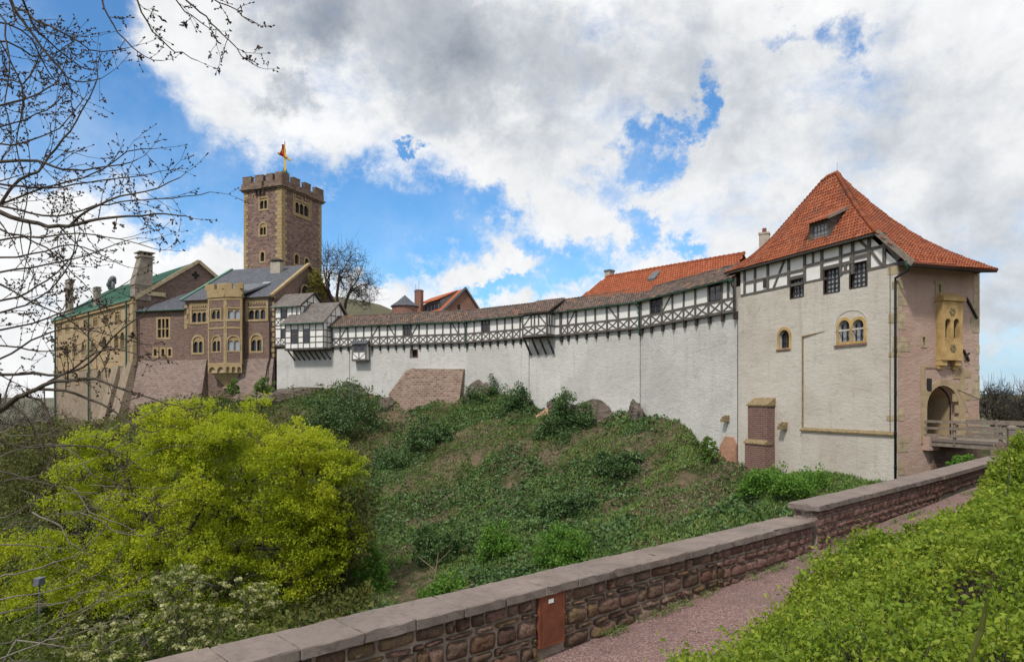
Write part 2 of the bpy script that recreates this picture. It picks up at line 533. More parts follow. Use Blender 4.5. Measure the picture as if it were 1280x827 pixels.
def auto_uv(me):
    n = len(me.polygons)
    if n == 0: return
    nor = np.empty(n * 3); me.polygons.foreach_get('normal', nor); nor = nor.reshape(-1, 3)
    tot = np.empty(n, int); me.polygons.foreach_get('loop_total', tot)
    lv = np.empty(len(me.loops), int); me.loops.foreach_get('vertex_index', lv)
    co = np.empty(len(me.vertices) * 3); me.vertices.foreach_get('co', co); co = co.reshape(-1, 3)
    t = np.stack([-nor[:, 1], nor[:, 0], np.zeros(n)], 1)
    L = np.linalg.norm(t, axis=1)
    flat = L < .05
    t[flat] = (1, 0, 0); L[flat] = 1
    t /= L[:, None]
    b = np.cross(nor, t)
    b[flat] = (0, 1, 0)
    fi = np.repeat(np.arange(n), tot)
    p = co[lv]
    uv = np.stack([(p * t[fi]).sum(1), (p * b[fi]).sum(1)], 1)
    lay = me.uv_layers.new(name='UVMap')
    lay.data.foreach_set('uv', uv.ravel())


class MB:
    def __init__(self):
        self.v, self.f = [], []

    def add(self, vs, fs):
        k = len(self.v)
        self.v += [tuple(x) for x in vs]
        self.f += [tuple(i + k for i in f) for f in fs]
        return self

    def poly(self, pts):
        return self.add(pts, [tuple(range(len(pts)))])

    def loft(self, a, b, caps=True):
        n = len(a)
        fs = [(i, (i + 1) % n, n + (i + 1) % n, n + i) for i in range(n)]
        if caps:
            fs += [tuple(range(n))[::-1], tuple(range(n, 2 * n))]
        return self.add(list(a) + list(b), fs)

    def box8(self, p):
        """p: 8 corners, bottom ring then top ring"""
        return self.loft(p[:4], p[4:])

    def box(self, face, s0, s1, z0, z1, d0, d1):
        A = face.at
        return self.loft([A(s0, z0, d0), A(s1, z0, d0), A(s1, z0, d1), A(s0, z0, d1)],
                         [A(s0, z1, d0), A(s1, z1, d0), A(s1, z1, d1), A(s0, z1, d1)])

    def prism(self, face, pts, d0, d1):
        return self.loft([face.at(s, z, d0) for s, z in pts], [face.at(s, z, d1) for s, z in pts])

    def ring(self, face, outer, inner, d0, d1):
        """frame between two outlines with the same number of points"""
        n = len(outer)
        vs = [face.at(s, z, d1) for s, z in outer] + [face.at(s, z, d1) for s, z in inner] + \
             [face.at(s, z, d0) for s, z in outer] + [face.at(s, z, d0) for s, z in inner]
        fs = []
        for i in range(n):
            j = (i + 1) % n
            fs += [(i, j, n + j, n + i), (2 * n + i, 2 * n + j, j, i), (n + i, n + j, 3 * n + j, 3 * n + i)]
        return self.add(vs, fs)

    def beam(self, p, q, w, h, up=Vector((0, 0, 1))):
        p, q = Vector(p), Vector(q)
        d = (q - p).normalized()
        s = d.cross(up)
        if s.length < 1e-4: s = Vector((1, 0, 0))
        s.normalize()
        t = s.cross(d).normalized()
        s, t = s * w / 2, t * h / 2
        return self.loft([p - s - t, p + s - t, p + s + t, p - s + t], [q - s - t, q + s - t, q + s + t, q - s + t])

    def tube(self, pts, rad, n=6, caps=True):
        pts = [Vector(p) for p in pts]
        k = len(pts)
        if not isinstance(rad, (list, tuple)): rad = [rad] * k
        vs = []
        ref = Vector((.31, .17, .93))
        for i, p in enumerate(pts):
            d = (pts[min(i + 1, k - 1)] - pts[max(i - 1, 0)])
            if d.length < 1e-9: d = Vector((0, 0, 1))
            d.normalize()
            s = d.cross(ref)
            if s.length < .05: s = d.cross(Vector((1, 0, 0)))
            s.normalize()
            t = d.cross(s)
            for j in range(n):
                a = 2 * math.pi * j / n
                vs.append(p + (s * math.cos(a) + t * math.sin(a)) * rad[i])
        fs = [(i * n + j, i * n + (j + 1) % n, (i + 1) * n + (j + 1) % n, (i + 1) * n + j) for i in range(k - 1) for j in range(n)]
        if caps:
            fs += [tuple(range(n))[::-1], tuple((k - 1) * n + j for j in range(n))]
        return self.add(vs, fs)

    def lathe(self, c, prof, n=12, a0=0, squash=1):
        """prof: list of (radius, z) from c"""
        c = Vector(c)
        vs = []
        for r, z in prof:
            for j in range(n):
                a = a0 + 2 * math.pi * j / n
                vs.append(c + Vector((r * math.cos(a), r * math.sin(a), z)))
        k = len(prof)
        fs = [(i * n + j, i * n + (j + 1) % n, (i + 1) * n + (j + 1) % n, (i + 1) * n + j) for i in range(k - 1) for j in range(n)]
        fs += [tuple(range(n))[::-1], tuple((k - 1) * n + j for j in range(n))]
        return self.add(vs, fs)

    def wall(self, face, outline, holes=(), d=0.0, depth=.35):
        """flat wall sheet with real openings and their reveals"""
        loops = [[Vector((s, z, 0)) for s, z in outline]] + [[Vector((s, z, 0)) for s, z in h] for h in holes]
        flat = [p for l in loops for p in l]
        tris = tessellate_polygon(loops)
        self.add([face.at(p.x, p.y, d) for p in flat], [tuple(t) for t in tris])
        for h in holes:
            n = len(h)
            self.add([face.at(s, z, d) for s, z in h] + [face.at(s, z, d - depth) for s, z in h],
                     [(i, (i + 1) % n, n + (i + 1) % n, n + i) for i in range(n)])
        return self

    def build(self, name, mat, parent=None, smooth=False, bevel=0, label=None):
        me = bpy.data.meshes.new(name)
        base = Vector(parent_loc(parent)) if parent else Vector((0, 0, 0))
        vs = self.v
        if parent:
            b = np.array(base)
            vs = (np.array(vs) - b).tolist()
        me.from_pydata(vs, [], self.f)
        me.validate()
        if bevel or True:
            bm = bmesh.new(); bm.from_mesh(me)
            bmesh.ops.recalc_face_normals(bm, faces=bm.faces)
            if bevel:
                bmesh.ops.bevel(bm, geom=bm.edges[:], offset=bevel, segments=1, affect='EDGES')
            bm.to_mesh(me); bm.free()
        auto_uv(me)
        me.materials.append(M(mat) if isinstance(mat, str) else mat)
        if smooth:
            me.polygons.foreach_set('use_smooth', [True] * len(me.polygons))
        o = bpy.data.objects.new(name, me)
        COL.objects.link(o)
        if parent: o.parent = parent
        if label: o['label'] = label
        return o


from mathutils.bvhtree import BVHTree


def lay_tiles(mb, face, s0, s1, d_start, d_end, course, width, rng, slope_cos=.72, lift=.055, bulge=.045, nf=None):
    """single clay tiles laid in courses over the surface already in mb; plan rows run parallel to the face"""
    bvh = BVHTree.FromPolygons([Vector(v) for v in mb.v], list(mb.f))
    down = Vector((0, 0, -1))
    hu = Vector((face.u.x, face.u.y, 0))
    row = 0
    d = d_start
    while d > d_end:
        s = s0 + (row % 2) * width * .5
        while s < s1:
            q = face.at(s, 60, d - course * slope_cos * .5)
            hit_, n, idx, dist = bvh.ray_cast(q, down)
            if hit_ is not None:
                if n.z < 0: n = -n
                b = n.cross(hu)
                if b.z < 0: b = -b
                b.normalize()
                if n.dot(Vector((face.n.x, face.n.y, 0))) > .05:
                    t = b.cross(n).normalized()
                    w = width * .98
                    L = course * 1.25
                    jl = rng.uniform(-.012, .012)
                    vs = []
                    for k in range(5):
                        x = (k / 4 - .5) * w
                        hb = bulge * math.sin(math.pi * k / 4)
                        vs.append(hit_ + t * x - b * (L * .5 + jl) + n * (lift + hb))
                    for k in range(5):
                        x = (k / 4 - .5) * w
                        hb = bulge * math.sin(math.pi * k / 4)
                        vs.append(hit_ + t * x + b * L * .5 + n * (.012 + hb))
                    for k in range(5):
                        x = (k / 4 - .5) * w
                        vs.append(hit_ + t * x - b * (L * .5 + jl) + n * (lift - .03))
                    mb.add(vs, [(k, k + 1, 6 + k, 5 + k) for k in range(4)] + [(10 + k, 11 + k, k + 1, k) for k in range(4)])
            s += width
        d -= course * slope_cos
        row += 1
    return mb


def parent_loc(o):
    v = Vector((0, 0, 0))
    while o:
        v += o.location
        o = o.parent
    return v


class Face:
    """a vertical wall plane; s runs left to right as seen from outside, d is out of the wall"""
    def __init__(self, p0, p1):
        self.p0 = Vector((p0[0], p0[1])); self.p1 = Vector((p1[0], p1[1]))
        self.L = (self.p1 - self.p0).length
        self.u = (self.p1 - self.p0) / self.L
        self.n = Vector((self.u.y, -self.u.x))

    def at(self, s, z, d=0.0):
        q = self.p0 + self.u * s + self.n * d
        return Vector((q.x, q.y, z))

    def px(self, x, y, d=0.0):
        a = (x - HX) / F
        o = self.p0 + self.n * d
        # o.x + u.x s = a (o.y + u.y s)
        s = (a * o.y - o.x) / (self.u.x - a * self.u.y)
        Y = o.y + self.u.y * s
        return s, (HY - y) / F * Y

    def rect(self, x0, y0, x1, y1, d=0.0):
        """pixel corners (left-top, right-bottom) to s0, s1, z0, z1, heights taken at the middle"""
        s0 = self.px(x0, 0, d)[0]; s1 = self.px(x1, 0, d)[0]
        xm = (x0 + x1) / 2
        return s0, s1, self.px(xm, y1, d)[1], self.px(xm, y0, d)[1]

    def off(self, d):
        f = Face(self.p0 + self.n * d, self.p1 + self.n * d)
        return f


def arch(s0, s1, z0, z1, n=8):
    r = (s1 - s0) / 2
    c = (s0 + s1) / 2
    rz = min(r, (z1 - z0) * .7)
    return [(s0, z0), (s1, z0)] + [(c + r * math.cos(math.pi * i / n), z1 - rz + rz * math.sin(math.pi * i / n)) for i in range(n + 1)]


def rectp(s0, s1, z0, z1):
    return [(s0, z0), (s1, z0), (s1, z1), (s0, z1)]


def grow(pts, k, kz=None):
    kz = k if kz is None else kz
    cs = sum(p[0] for p in pts) / len(pts)
    s0, s1 = min(p[0] for p in pts), max(p[0] for p in pts)
    z0, z1 = min(p[1] for p in pts), max(p[1] for p in pts)
    cm, zm = (s0 + s1) / 2, (z0 + z1) / 2
    fs, fz = ((s1 - s0) / 2 + k) / ((s1 - s0) / 2), ((z1 - z0) / 2 + kz) / ((z1 - z0) / 2)
    return [(cm + (s - cm) * fs, zm + (z - zm) * fz) for s, z in pts]


def window(parent, face, hole, frame_w=.2, proud=.05, mat='yellow_stone', pane='glass', deep=.28, lights=0, bars=None, barmat=None, d=0.0, cols_mat=None, name='window'):
    """stone surround (part) with pane and colonnettes or glazing bars; pane is a sub-part"""
    fb = MB().ring(face, grow(hole, frame_w), hole, d - .02, d + proud)
    s0, s1 = min(p[0] for p in hole), max(p[0] for p in hole)
    z0, z1 = min(p[1] for p in hole), max(p[1] for p in hole)
    arched = len(hole) > 4
    if lights > 1:
        w = (s1 - s0) / lights
        zt = z1 - (min(w / 2, (z1 - z0) * .5) if True else 0)
        for i in range(1, lights):
            fb.box(face, s0 + i * w - .07, s0 + i * w + .07, z0, zt, d - .2, d - .04)
        # spandrel plate with round heads
        zs = z0 + (z1 - z0) * (.62 if not arched else .55)
        outline = [(s0, zs)]
        for i in range(lights):
            a, b = s0 + i * w + .07, s0 + (i + 1) * w - .07
            r = (b - a) / 2
            outline += [((a + b) / 2 - r * math.cos(math.pi * k / 6), zs + min(r, (z1 - zs) * .85) * math.sin(math.pi * k / 6)) for k in range(7)]
        outline += [(s1, zs)]
        top = [p for p in hole if p[1] > zs + .01]
        top = sorted(top, key=lambda p: -p[0])
        fb.prism(face, outline + top, d - .16, d - .07)
    w = fb.build(name, mat, parent)
    pm = MB().poly([face.at(s, z, d - deep) for s, z in hole])
    pm.build('pane', pane, w)
    if bars:
        nx, nz = bars
        bb = MB()
        t = .035
        for i in range(nx + 1):
            s = s0 + (s1 - s0) * i / nx
            tt = t * (1.7 if (i in (0, nx) or i * 2 == nx) else .7)
            bb.box(face, s - tt, s + tt, z0, z1, d - deep + .01, d - deep + .07)
        for i in range(nz + 1):
            z = z0 + (z1 - z0) * i / nz
            bb.box(face, s0, s1, z - t * .8, z + t * .8, d - deep + .012, d - deep + .065)
        bb.build('glazing_bars', barmat or 'timber_dark', w)
    return w


# ------------------------------------------------------------------ numpy leaves and trees
def vnoise(x, y, s, seed=0):
    x = np.asarray(x) / s; y = np.asarray(y) / s
    xi = np.floor(x).astype(int); yi = np.floor(y).astype(int)
    fx = x - xi; fy = y - yi
    fx = fx * fx * (3 - 2 * fx); fy = fy * fy * (3 - 2 * fy)

    def h(a, b):
        n = (a * 374761393 + b * 668265263 + seed * 1442695041) & 0x7fffffff
        n = ((n ^ (n >> 13)) * 1274126177) & 0x7fffffff
        return ((n ^ (n >> 16)) & 0xffff) / 65535.0
    return (h(xi, yi) * (1 - fx) + h(xi + 1, yi) * fx) * (1 - fy) + (h(xi, yi + 1) * (1 - fx) + h(xi + 1, yi + 1) * fx) * fy


def fbm(x, y, s, oct=4, seed=0):
    t = 0; a = 1; w = 0
    for i in range(oct):
        t = t + a * vnoise(x, y, s / 2 ** i, seed + i); w += a; a *= .5
    return t / w


def leaf_mesh(name, cen, size, mat, parent=None, up=None, aspect=.6, upright=0.0, fold=.25):
    """cen (n,3), size (n,) -> folded diamond leaves, 4 vertices and 2 triangles each"""
    n = len(cen)
    ax = NR.normal(size=(n, 3))
    ax[:, 2] += upright * 2
    ax /= np.linalg.norm(ax, axis=1)[:, None]
    nr = NR.normal(size=(n, 3)) + (0, 0, .6)
    sd = np.cross(ax, nr); sd /= (np.linalg.norm(sd, axis=1)[:, None] + 1e-9)
    nn = np.cross(ax, sd)
    L = size[:, None]
    a = cen - ax * L * .5
    c = cen + ax * L * .5
    b = cen + sd * L * aspect * .5 + nn * L * fold * .3
    d = cen - sd * L * aspect * .5 + nn * L * fold * .3
    v = np.stack([a, b, c, d], 1).reshape(-1, 3)
    if parent is not None: v = v - np.array(parent_loc(parent))
    k = np.arange(n) * 4
    tri = np.stack([k, k + 1, k + 2, k, k + 2, k + 3], 1).reshape(-1)
    me = bpy.data.meshes.new(name)
    me.vertices.add(n * 4); me.vertices.foreach_set('co', v.ravel())
    me.loops.add(n * 6); me.loops.foreach_set('vertex_index', tri)
    me.polygons.add(n * 2)
    me.polygons.foreach_set('loop_start', np.arange(n * 2) * 3)
    me.update(calc_edges=True)
    me.materials.append(M(mat))
    o = bpy.data.objects.new(name, me)
    COL.objects.link(o)
    if parent is not None: o.parent = parent
    return o


def clump_leaves(centers, per, rad, size, flat=.8):
    n = len(centers)
    d = NR.normal(size=(n, per, 3))
    d /= np.linalg.norm(d, axis=2)[:, :, None]
    r = NR.random((n, per, 1)) ** .5
    d = d * r * rad
    d[:, :, 2] *= flat
    c = (np.asarray(centers)[:, None, :] + d).reshape(-1, 3)
    s = size * (.6 + .8 * NR.random(len(c)))
    return c, s


def curve_pts(a, b, sag, rng, n=5, wob=.06):
    a, b = Vector(a), Vector(b)
    L = (b - a).length
    out = []
    for i in range(n + 1):
        t = i / n
        p = a.lerp(b, t)
        p.z += sag * L * math.sin(math.pi * t)
        if 0 < i < n:
            p += Vector((rng.uniform(-1, 1), rng.uniform(-1, 1), rng.uniform(-1, 1))) * wob * L
        out.append(p)
    return out


def tree_skeleton(mb, base, fork_h, points, n1, n2, r0, rng, lean=(0, 0), wob=.06, nseg=(6, 5, 4), sag=.08, sides=5, rscale=(1, .5, .22, .09)):
    """trunk, limbs, branches and twigs reaching given points"""
    base = Vector(base)
    pts = [Vector(p) for p in points]
    fork = base + Vector((lean[0], lean[1], fork_h))
    tp = curve_pts(base, fork, 0, rng, 4, .03)
    mb.tube(tp, [r0 * (1.25 - .1 * i) for i in range(5)], 8)

    def fps(src, k):
        idx = [rng.randrange(len(src))]
        dist = [(p - src[idx[0]]).length for p in src]
        while len(idx) < min(k, len(src)):
            j = max(range(len(src)), key=lambda q: dist[q])
            idx.append(j)
            dist = [min(dist[q], (src[q] - src[j]).length) for q in range(len(src))]
        return [src[i] for i in idx]
    nodes = [(tp[-1], rscale[0]), (tp[-2], rscale[0])]
    cen = sum(pts, Vector((0, 0, 0))) / len(pts)
    l1 = fps(pts, n1)
    nod1 = []
    for e in l1:
        e2 = cen.lerp(e, .72)
        path = curve_pts(nodes[rng.randrange(2)][0], e2, sag, rng, nseg[0], wob)
        rr = [r0 * (.62 - .42 * i / nseg[0]) for i in range(nseg[0] + 1)]
        mb.tube(path, rr, sides + 1)
        nod1 += list(zip(path[1:], rr[1:]))
    l2 = fps(pts, n2)
    nod2 = []

    def nearest(nod, e):
        best, bd = None, 1e9
        for p, r in nod:
            dd = (p - e).length + max(0, p.z - e.z) * .6 + (cen - e).length * 0
            if dd < bd: bd, best = dd, (p, r)
        return best
    for e in l2:
        e2 = cen.lerp(e, .92)
        p, r = nearest(nod1, e2)
        path = curve_pts(p, e2, sag * .6, rng, nseg[1], wob)
        rr = [max(.25 * r0 * .3, r * .6) * (1 - .72 * i / nseg[1]) for i in range(nseg[1] + 1)]
        mb.tube(path, rr, sides)
        nod2 += list(zip(path[1:], rr[1:]))
    for e in pts:
        p, r = nearest(nod2, e)
        path = curve_pts(p, e, sag * .4, rng, nseg[2], wob)
        rr = [max(r * .55, r0 * .035) * (1 - .75 * i / nseg[2]) for i in range(nseg[2] + 1)]
        mb.tube(path, rr, 4 if sides > 4 else 3, caps=False)


def ellipsoid_points(ells, n, rng, shell=.55):
    out = []
    while len(out) < n:
        c, r = ells[rng.randrange(len(ells))]
        d = Vector((rng.gauss(0, 1), rng.gauss(0, 1), rng.gauss(0, 1))).normalized()
        t = shell + (1 - shell) * rng.random() ** .6
        out.append((c[0] + d.x * r[0] * t, c[1] + d.y * r[1] * t, c[2] + d.z * r[2] * t))
    return out


# ------------------------------------------------------------------ key plan points
C = Vector((23.27, 42.0))                                   # near corner of the gatehouse
G = Vector((18.04, 55.6))                                   # where gatehouse and curtain wall meet
W = [Vector((-32.4, 95.9)), Vector((-5.6, 86.0)), Vector((5.3, 76.9)), Vector((12.7, 68.9)), G]
LF = Face(G, C)
RFD = Vector((.937, .348)).normalized()
RF = Face(C, C + RFD * 7.0)
BD = RF.n                                                   # the way the bridge leaves the gate

# parapet line: inner (path) edge of the cap
PD = Vector((.754, .657)).normalized()
PN = Vector((.657, -.754)).normalized()                     # towards the path


def on_plane(px, py, z):
    Y = z * F / (HY - py)
    return Vector(((px - HX) / F * Y, Y))


CAP1, CAP2 = -2.40, -2.12
PA0 = on_plane(200, 851, CAP1)                              # line starts left of the frame
PA1 = on_plane(1017.5, 649, CAP1)
PB0 = on_plane(1024.6, 631, CAP2)
PB1 = on_plane(1177, 594, CAP2)
PC1 = on_plane(1233, 579, CAP2) + Vector((2.6, 2.6))


def path_z(t):
    return -3.33 + .039 * (t - 6.3)


# ------------------------------------------------------------------ terrain (outside the parapet)
ctl = []
for (x, y, Y) in [(345, 492, 97), (300, 498, 98), (250, 503, 99), (200, 510, 100), (172, 518, 102), (120, 525, 115), (68, 530, 131), (20, 535, 125), (-60, 545, 120),
                  (380, 490, 94.5), (430, 486, 92), (480, 500, 90), (505, 514, 88), (545, 500, 87), (580, 494, 85.5), (620, 494, 83), (660, 506, 79.5), (700, 512, 76.5), (745, 514, 72.5),
                  (790, 517, 69), (830, 520, 65.5), (865, 528, 62), (892, 562, 58.5), (920, 582, 55.3), (960, 590, 52), (1000, 598, 48.7), (1050, 610, 45.5), (1122, 618, 41.7),
                  (420, 540, 82), (500, 560, 80), (600, 545, 74), (700, 560, 68), (800, 560, 62), (860, 575, 57),
                  (430, 620, 69), (520, 620, 67), (610, 620, 64), (700, 620, 60), (800, 615, 55), (900, 610, 50), (980, 615, 45),
                  (430, 690, 57), (520, 690, 56), (620, 680, 54), (700, 665, 52), (800, 650, 47.5), (900, 640, 44),
                  (470, 745, 47), (560, 735, 45), (650, 715, 44), (330, 740, 46), (230, 780, 46), (100, 760, 48), (0, 740, 52), (-150, 700, 60),
                  (200, 600, 80), (100, 610, 85), (0, 600, 95), (300, 590, 80), (-150, 580, 100), (200, 690, 60), (60, 690, 65)]:
    p = P(x, y, Y)
    ctl.append((p.x, p.y, p.z))
ctl += [(0, 30, -13.2), (-15, 30, -13.5), (-30, 30, -14.5), (10, 30, -9.5), (-45, 40, -16), (17, 33, -7.2), (22, 36, -6.2),
        (-5, 20, -9.5), (-15, 18, -9.8), (3, 20, -7.5), (9, 23, -6.2), (16, 27, -5.6), (-25, 15, -10), (-60, 20, -17),
        (-4, 8, -4.6), (0, 12.5, -4.9), (4, 15.5, -4.7), (9, 20, -4.5), (14, 26, -4.6), (-8, 6, -5.0), (-12, 8, -6), (-20, 3, -7),
        (0, 0, -5.5), (6, 8, -5.5), (10, 12, -5.2), (20, 20, -5.5), (35, 20, -5.5), (0, -30, -7), (40, -20, -7), (-40, -20, -12),
        (22, 40.5, -5.2), (26.5, 41, -5.4), (30, 42.5, -5.4), (26, 37.5, -5.0), (30, 38.5, -5.2), (34, 45, -4.5),
        (34, 35.5, -2.9), (40, 36, -2.7), (40, 30, -2.9), (50, 34, -2.8), (60, 40, -3), (45, 50, -4), (80, 60, -6), (120, 80, -12),
        (-38, 104, 1.5), (-20, 104, 5), (0, 104, 5), (10, 90, 3), (18, 80, 1), (24, 70, -1), (28, 58, -3.5), (35, 60, -4), (40, 75, -5),
        (-45, 125, 2), (-60, 140, -2), (-95, 135, -10), (-110, 110, -14), (-120, 80, -18), (-90, 60, -19), (0, 130, 6), (40, 110, -8), (-20, 150, 6), (30, 160, -14), (-60, 180, -16), (100, 140, -24), (-140, 150, -26)]
ctl = np.array(ctl)
_d = np.linalg.norm(ctl[:, None, :2] - ctl[None, :, :2], axis=2)
_A = np.block([[_d + np.eye(len(ctl)) * -.4, np.ones((len(ctl), 1))], [np.ones((1, len(ctl))), np.zeros((1, 1))]])
_w = np.linalg.solve(_A, np.append(ctl[:, 2], 0))


def ground(x, y, rough=True):
    x = np.asarray(x, float); y = np.asarray(y, float)
    d = np.sqrt((x[..., None] - ctl[:, 0]) ** 2 + (y[..., None] - ctl[:, 1]) ** 2)
    z = d @ _w[:-1] + _w[-1]
    if rough:
        amp = np.clip((y - 22) / 14, .15, 1)
        z = z + amp * ((fbm(x, y, 7, 4, 3) - .5) * 1.9 + (fbm(x, y, 1.8, 3, 9) - .5) * .95)
        dp = (x - PA0.x) * PN.x + (y - PA0.y) * PN.y          # keep it under the path and the bank
        t = x * PD.x + y * PD.y
        z = np.where((dp > -2.2) & (t < 34), np.minimum(z, -4.35), z)
    return z


def grid_mesh(name, xs, ys, zfun, mat, kind='structure'):
    X, Y = np.meshgrid(xs, ys)
    Z = zfun(X, Y)
    nx, ny = len(xs), len(ys)
    v = np.stack([X, Y, Z], 2).reshape(-1, 3)
    i = np.arange((ny - 1) * nx).reshape(ny - 1, nx)[:, :-1].ravel()
    f = np.stack([i, i + 1, i + nx + 1, i + nx], 1)
    me = bpy.data.meshes.new(name)
    me.from_pydata(v.tolist(), [], f.tolist())
    me.polygons.foreach_set('use_smooth', [True] * len(me.polygons))
    me.materials.append(M(mat))
    o = bpy.data.objects.new(name, me)
    COL.objects.link(o)
    o['kind'] = kind
    return o


_xs = np.concatenate([np.linspace(-260, -62, 40), np.linspace(-60, 34, 190), np.linspace(36, 220, 40)])
_ys = np.concatenate([np.linspace(-60, 2, 16), np.linspace(4, 104, 200), np.linspace(107, 300, 40)])


def hill_ground(X, Y):
    z = ground(X, Y)
    far = np.clip((np.sqrt((X + 10) ** 2 + (Y - 90) ** 2) - 90) / 130, 0, 1)
    return z * (1 - far) + -42 * far


grid_mesh('hillside_ground', _xs, _ys, hill_ground, 'soil')
# far country: one sheet to the horizon, with forest ridges
_xf = np.linspace(-9000, 9000, 120)
_yf = np.concatenate([np.linspace(-3000, 250, 12), np.linspace(300, 12000, 90)])


def far_z(X, Y):
    r = np.sqrt(X * X + Y * Y)
    k = np.clip((r - 900) / 2500, 0, 1)
    return -48 + k * (fbm(X, Y, 2600, 4, 21) * 175 - 20) * np.clip(1.2 - (r - 6000) / 12000, .5, 1)


grid_mesh('far_land', _xf, _yf, far_z, 'winter_hill')


def knoll(X, Y):
    px = HX + F * X / Y
    top = np.interp(px, [330, 380, 405, 430, 460, 490, 520, 560, 620], [420, 385, 369, 372, 379, 387, 396, 420, 470])
    hz = (HY - top) / F * 300
    return hz * np.exp(-((Y - 300) / 70) ** 2) - 46 * (1 - np.exp(-((Y - 300) / 70) ** 2)) + (fbm(X, Y, 14, 3, 5) - .5) * 3


grid_mesh('wooded_hill', np.linspace(-150, -5, 90), np.linspace(200, 420, 50), knoll, 'winter_hill')

# path along the parapet, and the bank under the hedge
def path_strip(name, d0, d1, zf, mat, t0=1.5, t1=40, nt=80, nd=14):
    v, f = [], []
    for i in range(nt + 1):
        t = t0 + (t1 - t0) * i / nt
        for j in range(nd + 1):
            d = d0 + (d1 - d0) * j / nd
            p = PD * t + PN * d
            v.append((p.x, p.y, zf(t, d)))
    for i in range(nt):
        for j in range(nd):
            a = i * (nd + 1) + j
            f.append((a, a + 1, a + nd + 2, a + nd + 1))
    me = bpy.data.meshes.new(name); me.from_pydata(v, [], f)
    me.polygons.foreach_set('use_smooth', [True] * len(f))
    me.materials.append(M(mat))
    o = bpy.data.objects.new(name, me); COL.objects.link(o); o['kind'] = 'structure'
    return o


D_IN = PA0.dot(PN)                                           # offset of the parapet's inner edge


def bank_z(t, d):
    e = d - (D_IN + 1.75)
    rise = .30 * max(e, 0) * (1 if t < 19 else 1) + max(0, min(1.0, (t - 19) / 5)) * min(max(e, 0), 1.2) * 1.0
    return min(path_z(t) + rise + (.03 * math.sin(t * 2.1 + d * 1.7)), -1.55 + max(0, t - 12) * .03)


path_strip('gravel_path', D_IN - .2, D_IN + 2.6, lambda t, d: path_z(t) + .02 * math.sin(t * 1.3) * math.sin(d * 2), 'gravel', t1=46)
path_strip('grass_bank', D_IN + 1.75, D_IN + 13, lambda t, d: bank_z(t, d) + (.006 if d > D_IN + 1.9 else -.05), 'soil', nd=30)

# ------------------------------------------------------------------ gatehouse
gz0 = -8.0
gate = thing('gatehouse', 'tall white gatehouse with steep red tiled roof, yellow oriel and arched gateway', 'gatehouse', (C.x, C.y, -5))
t_mid = 8.15                                                # underside of the timber storey
eave = 10.40

lf_holes, lf_win = [], []
r = LF.rect(974, 412, 986.5, 435); h_single = arch(*r)
r = LF.rect(1048.5, 400, 1062.3, 427); h_d1 = arch(*r)
r = LF.rect(1065.7, 399, 1080.0, 426); h_d2 = arch(*r)
lf_holes = [h_single, h_d1, h_d2]
sq = []
for (x0, y0, x1, y1) in [(988.6, 349, 1003.7, 371), (1030.6, 336, 1048.7, 365), (1063, 328.5, 1083, 358)]:
    sq.append(rectp(*LF.rect(x0, y0, x1, y1)))
sEnd = LF.px(1128, 320)[0]
wb = MB()
# the plaster runs up between the timber windows; left face
sL = LF.L


def notch_outline():
    o = [(0, gz0), (sL, gz0), (sL, t_mid)]
    for q in reversed(sq):
        s0, s1, z0, z1 = q[0][0] - .12, q[1][0] + .1, q[0][1], q[2][1]
        o += [(s1, t_mid + .02), (s1, z0 - .05), (s0, z0 - .05), (s0, t_mid + .02)]
    o += [(0, t_mid)]
    return o


wb.wall(LF, notch_outline(), lf_holes, 0, .4)
# back and far side, plain
f_back = Face(C + RFD * 7, G + RFD * 7)
wb.box8([RF.at(6.98, gz0, -.3), RF.at(6.98, gz0, -14.5), RF.at(.4, gz0, -14.5), RF.at(.4, gz0, -14.2), RF.at(6.98, 8, -.3), RF.at(6.98, 8, -14.5), RF.at(.4, 8, -14.5), RF.at(.4, 8, -14.2)])
wb.build('side_wall', 'plaster_warm', gate)
# gable wall with the gateway
ga0, ga1 = RF.px(1157.8, 0)[0], RF.px(1198, 0)[0]
gz_top = RF.px(1178, 481.5)[1]
deck = -2.35
g_arch = arch(ga0, ga1, deck - .02, gz_top, 12)
sw = RF.rect(1153, 421, 1156.2, 431.5)
sl = RF.rect(1173.2, 355, 1175.2, 370)
rw = MB()
rw.wall(RF, [(0, gz0), (7.0, gz0), (7.0, 8.2), (0, 8.2)], [g_arch, rectp(*sw), rectp(*sl)], 0, .5)
rw.build('gate_wall', 'plaster_pink', gate)
# gate passage: sandstone barrel behind the arch, plaster to the left, dark door leaf further in
pb = MB()
pts = arch(ga0 + .12, ga1 - .12, deck - .02, gz_top - .12, 12)
n = len(pts)
pb.add([RF.at(s, z, -.5) for s, z in pts] + [RF.at(s, z, -4.0) for s, z in pts], [(i, (i + 1) % n, n + (i + 1) % n, n + i) for i in range(n)])
pb.build('gate_passage', 'palace_stone', gate)
MB().poly([RF.at(s, z, -4.0) for s, z in grow(pts, .3)]).build('inner_door', 'timber_dark', gate)
MB().prism(RF, [(ga0 + .13, deck), (ga0 + 1.25, deck), (ga0 + 1.25, gz_top - 1.2), (ga0 + .5, gz_top - .75), (ga0 + .13, gz_top - 1.4)], -1.6, -1.3).build('passage_pier', 'plaster_white', gate)
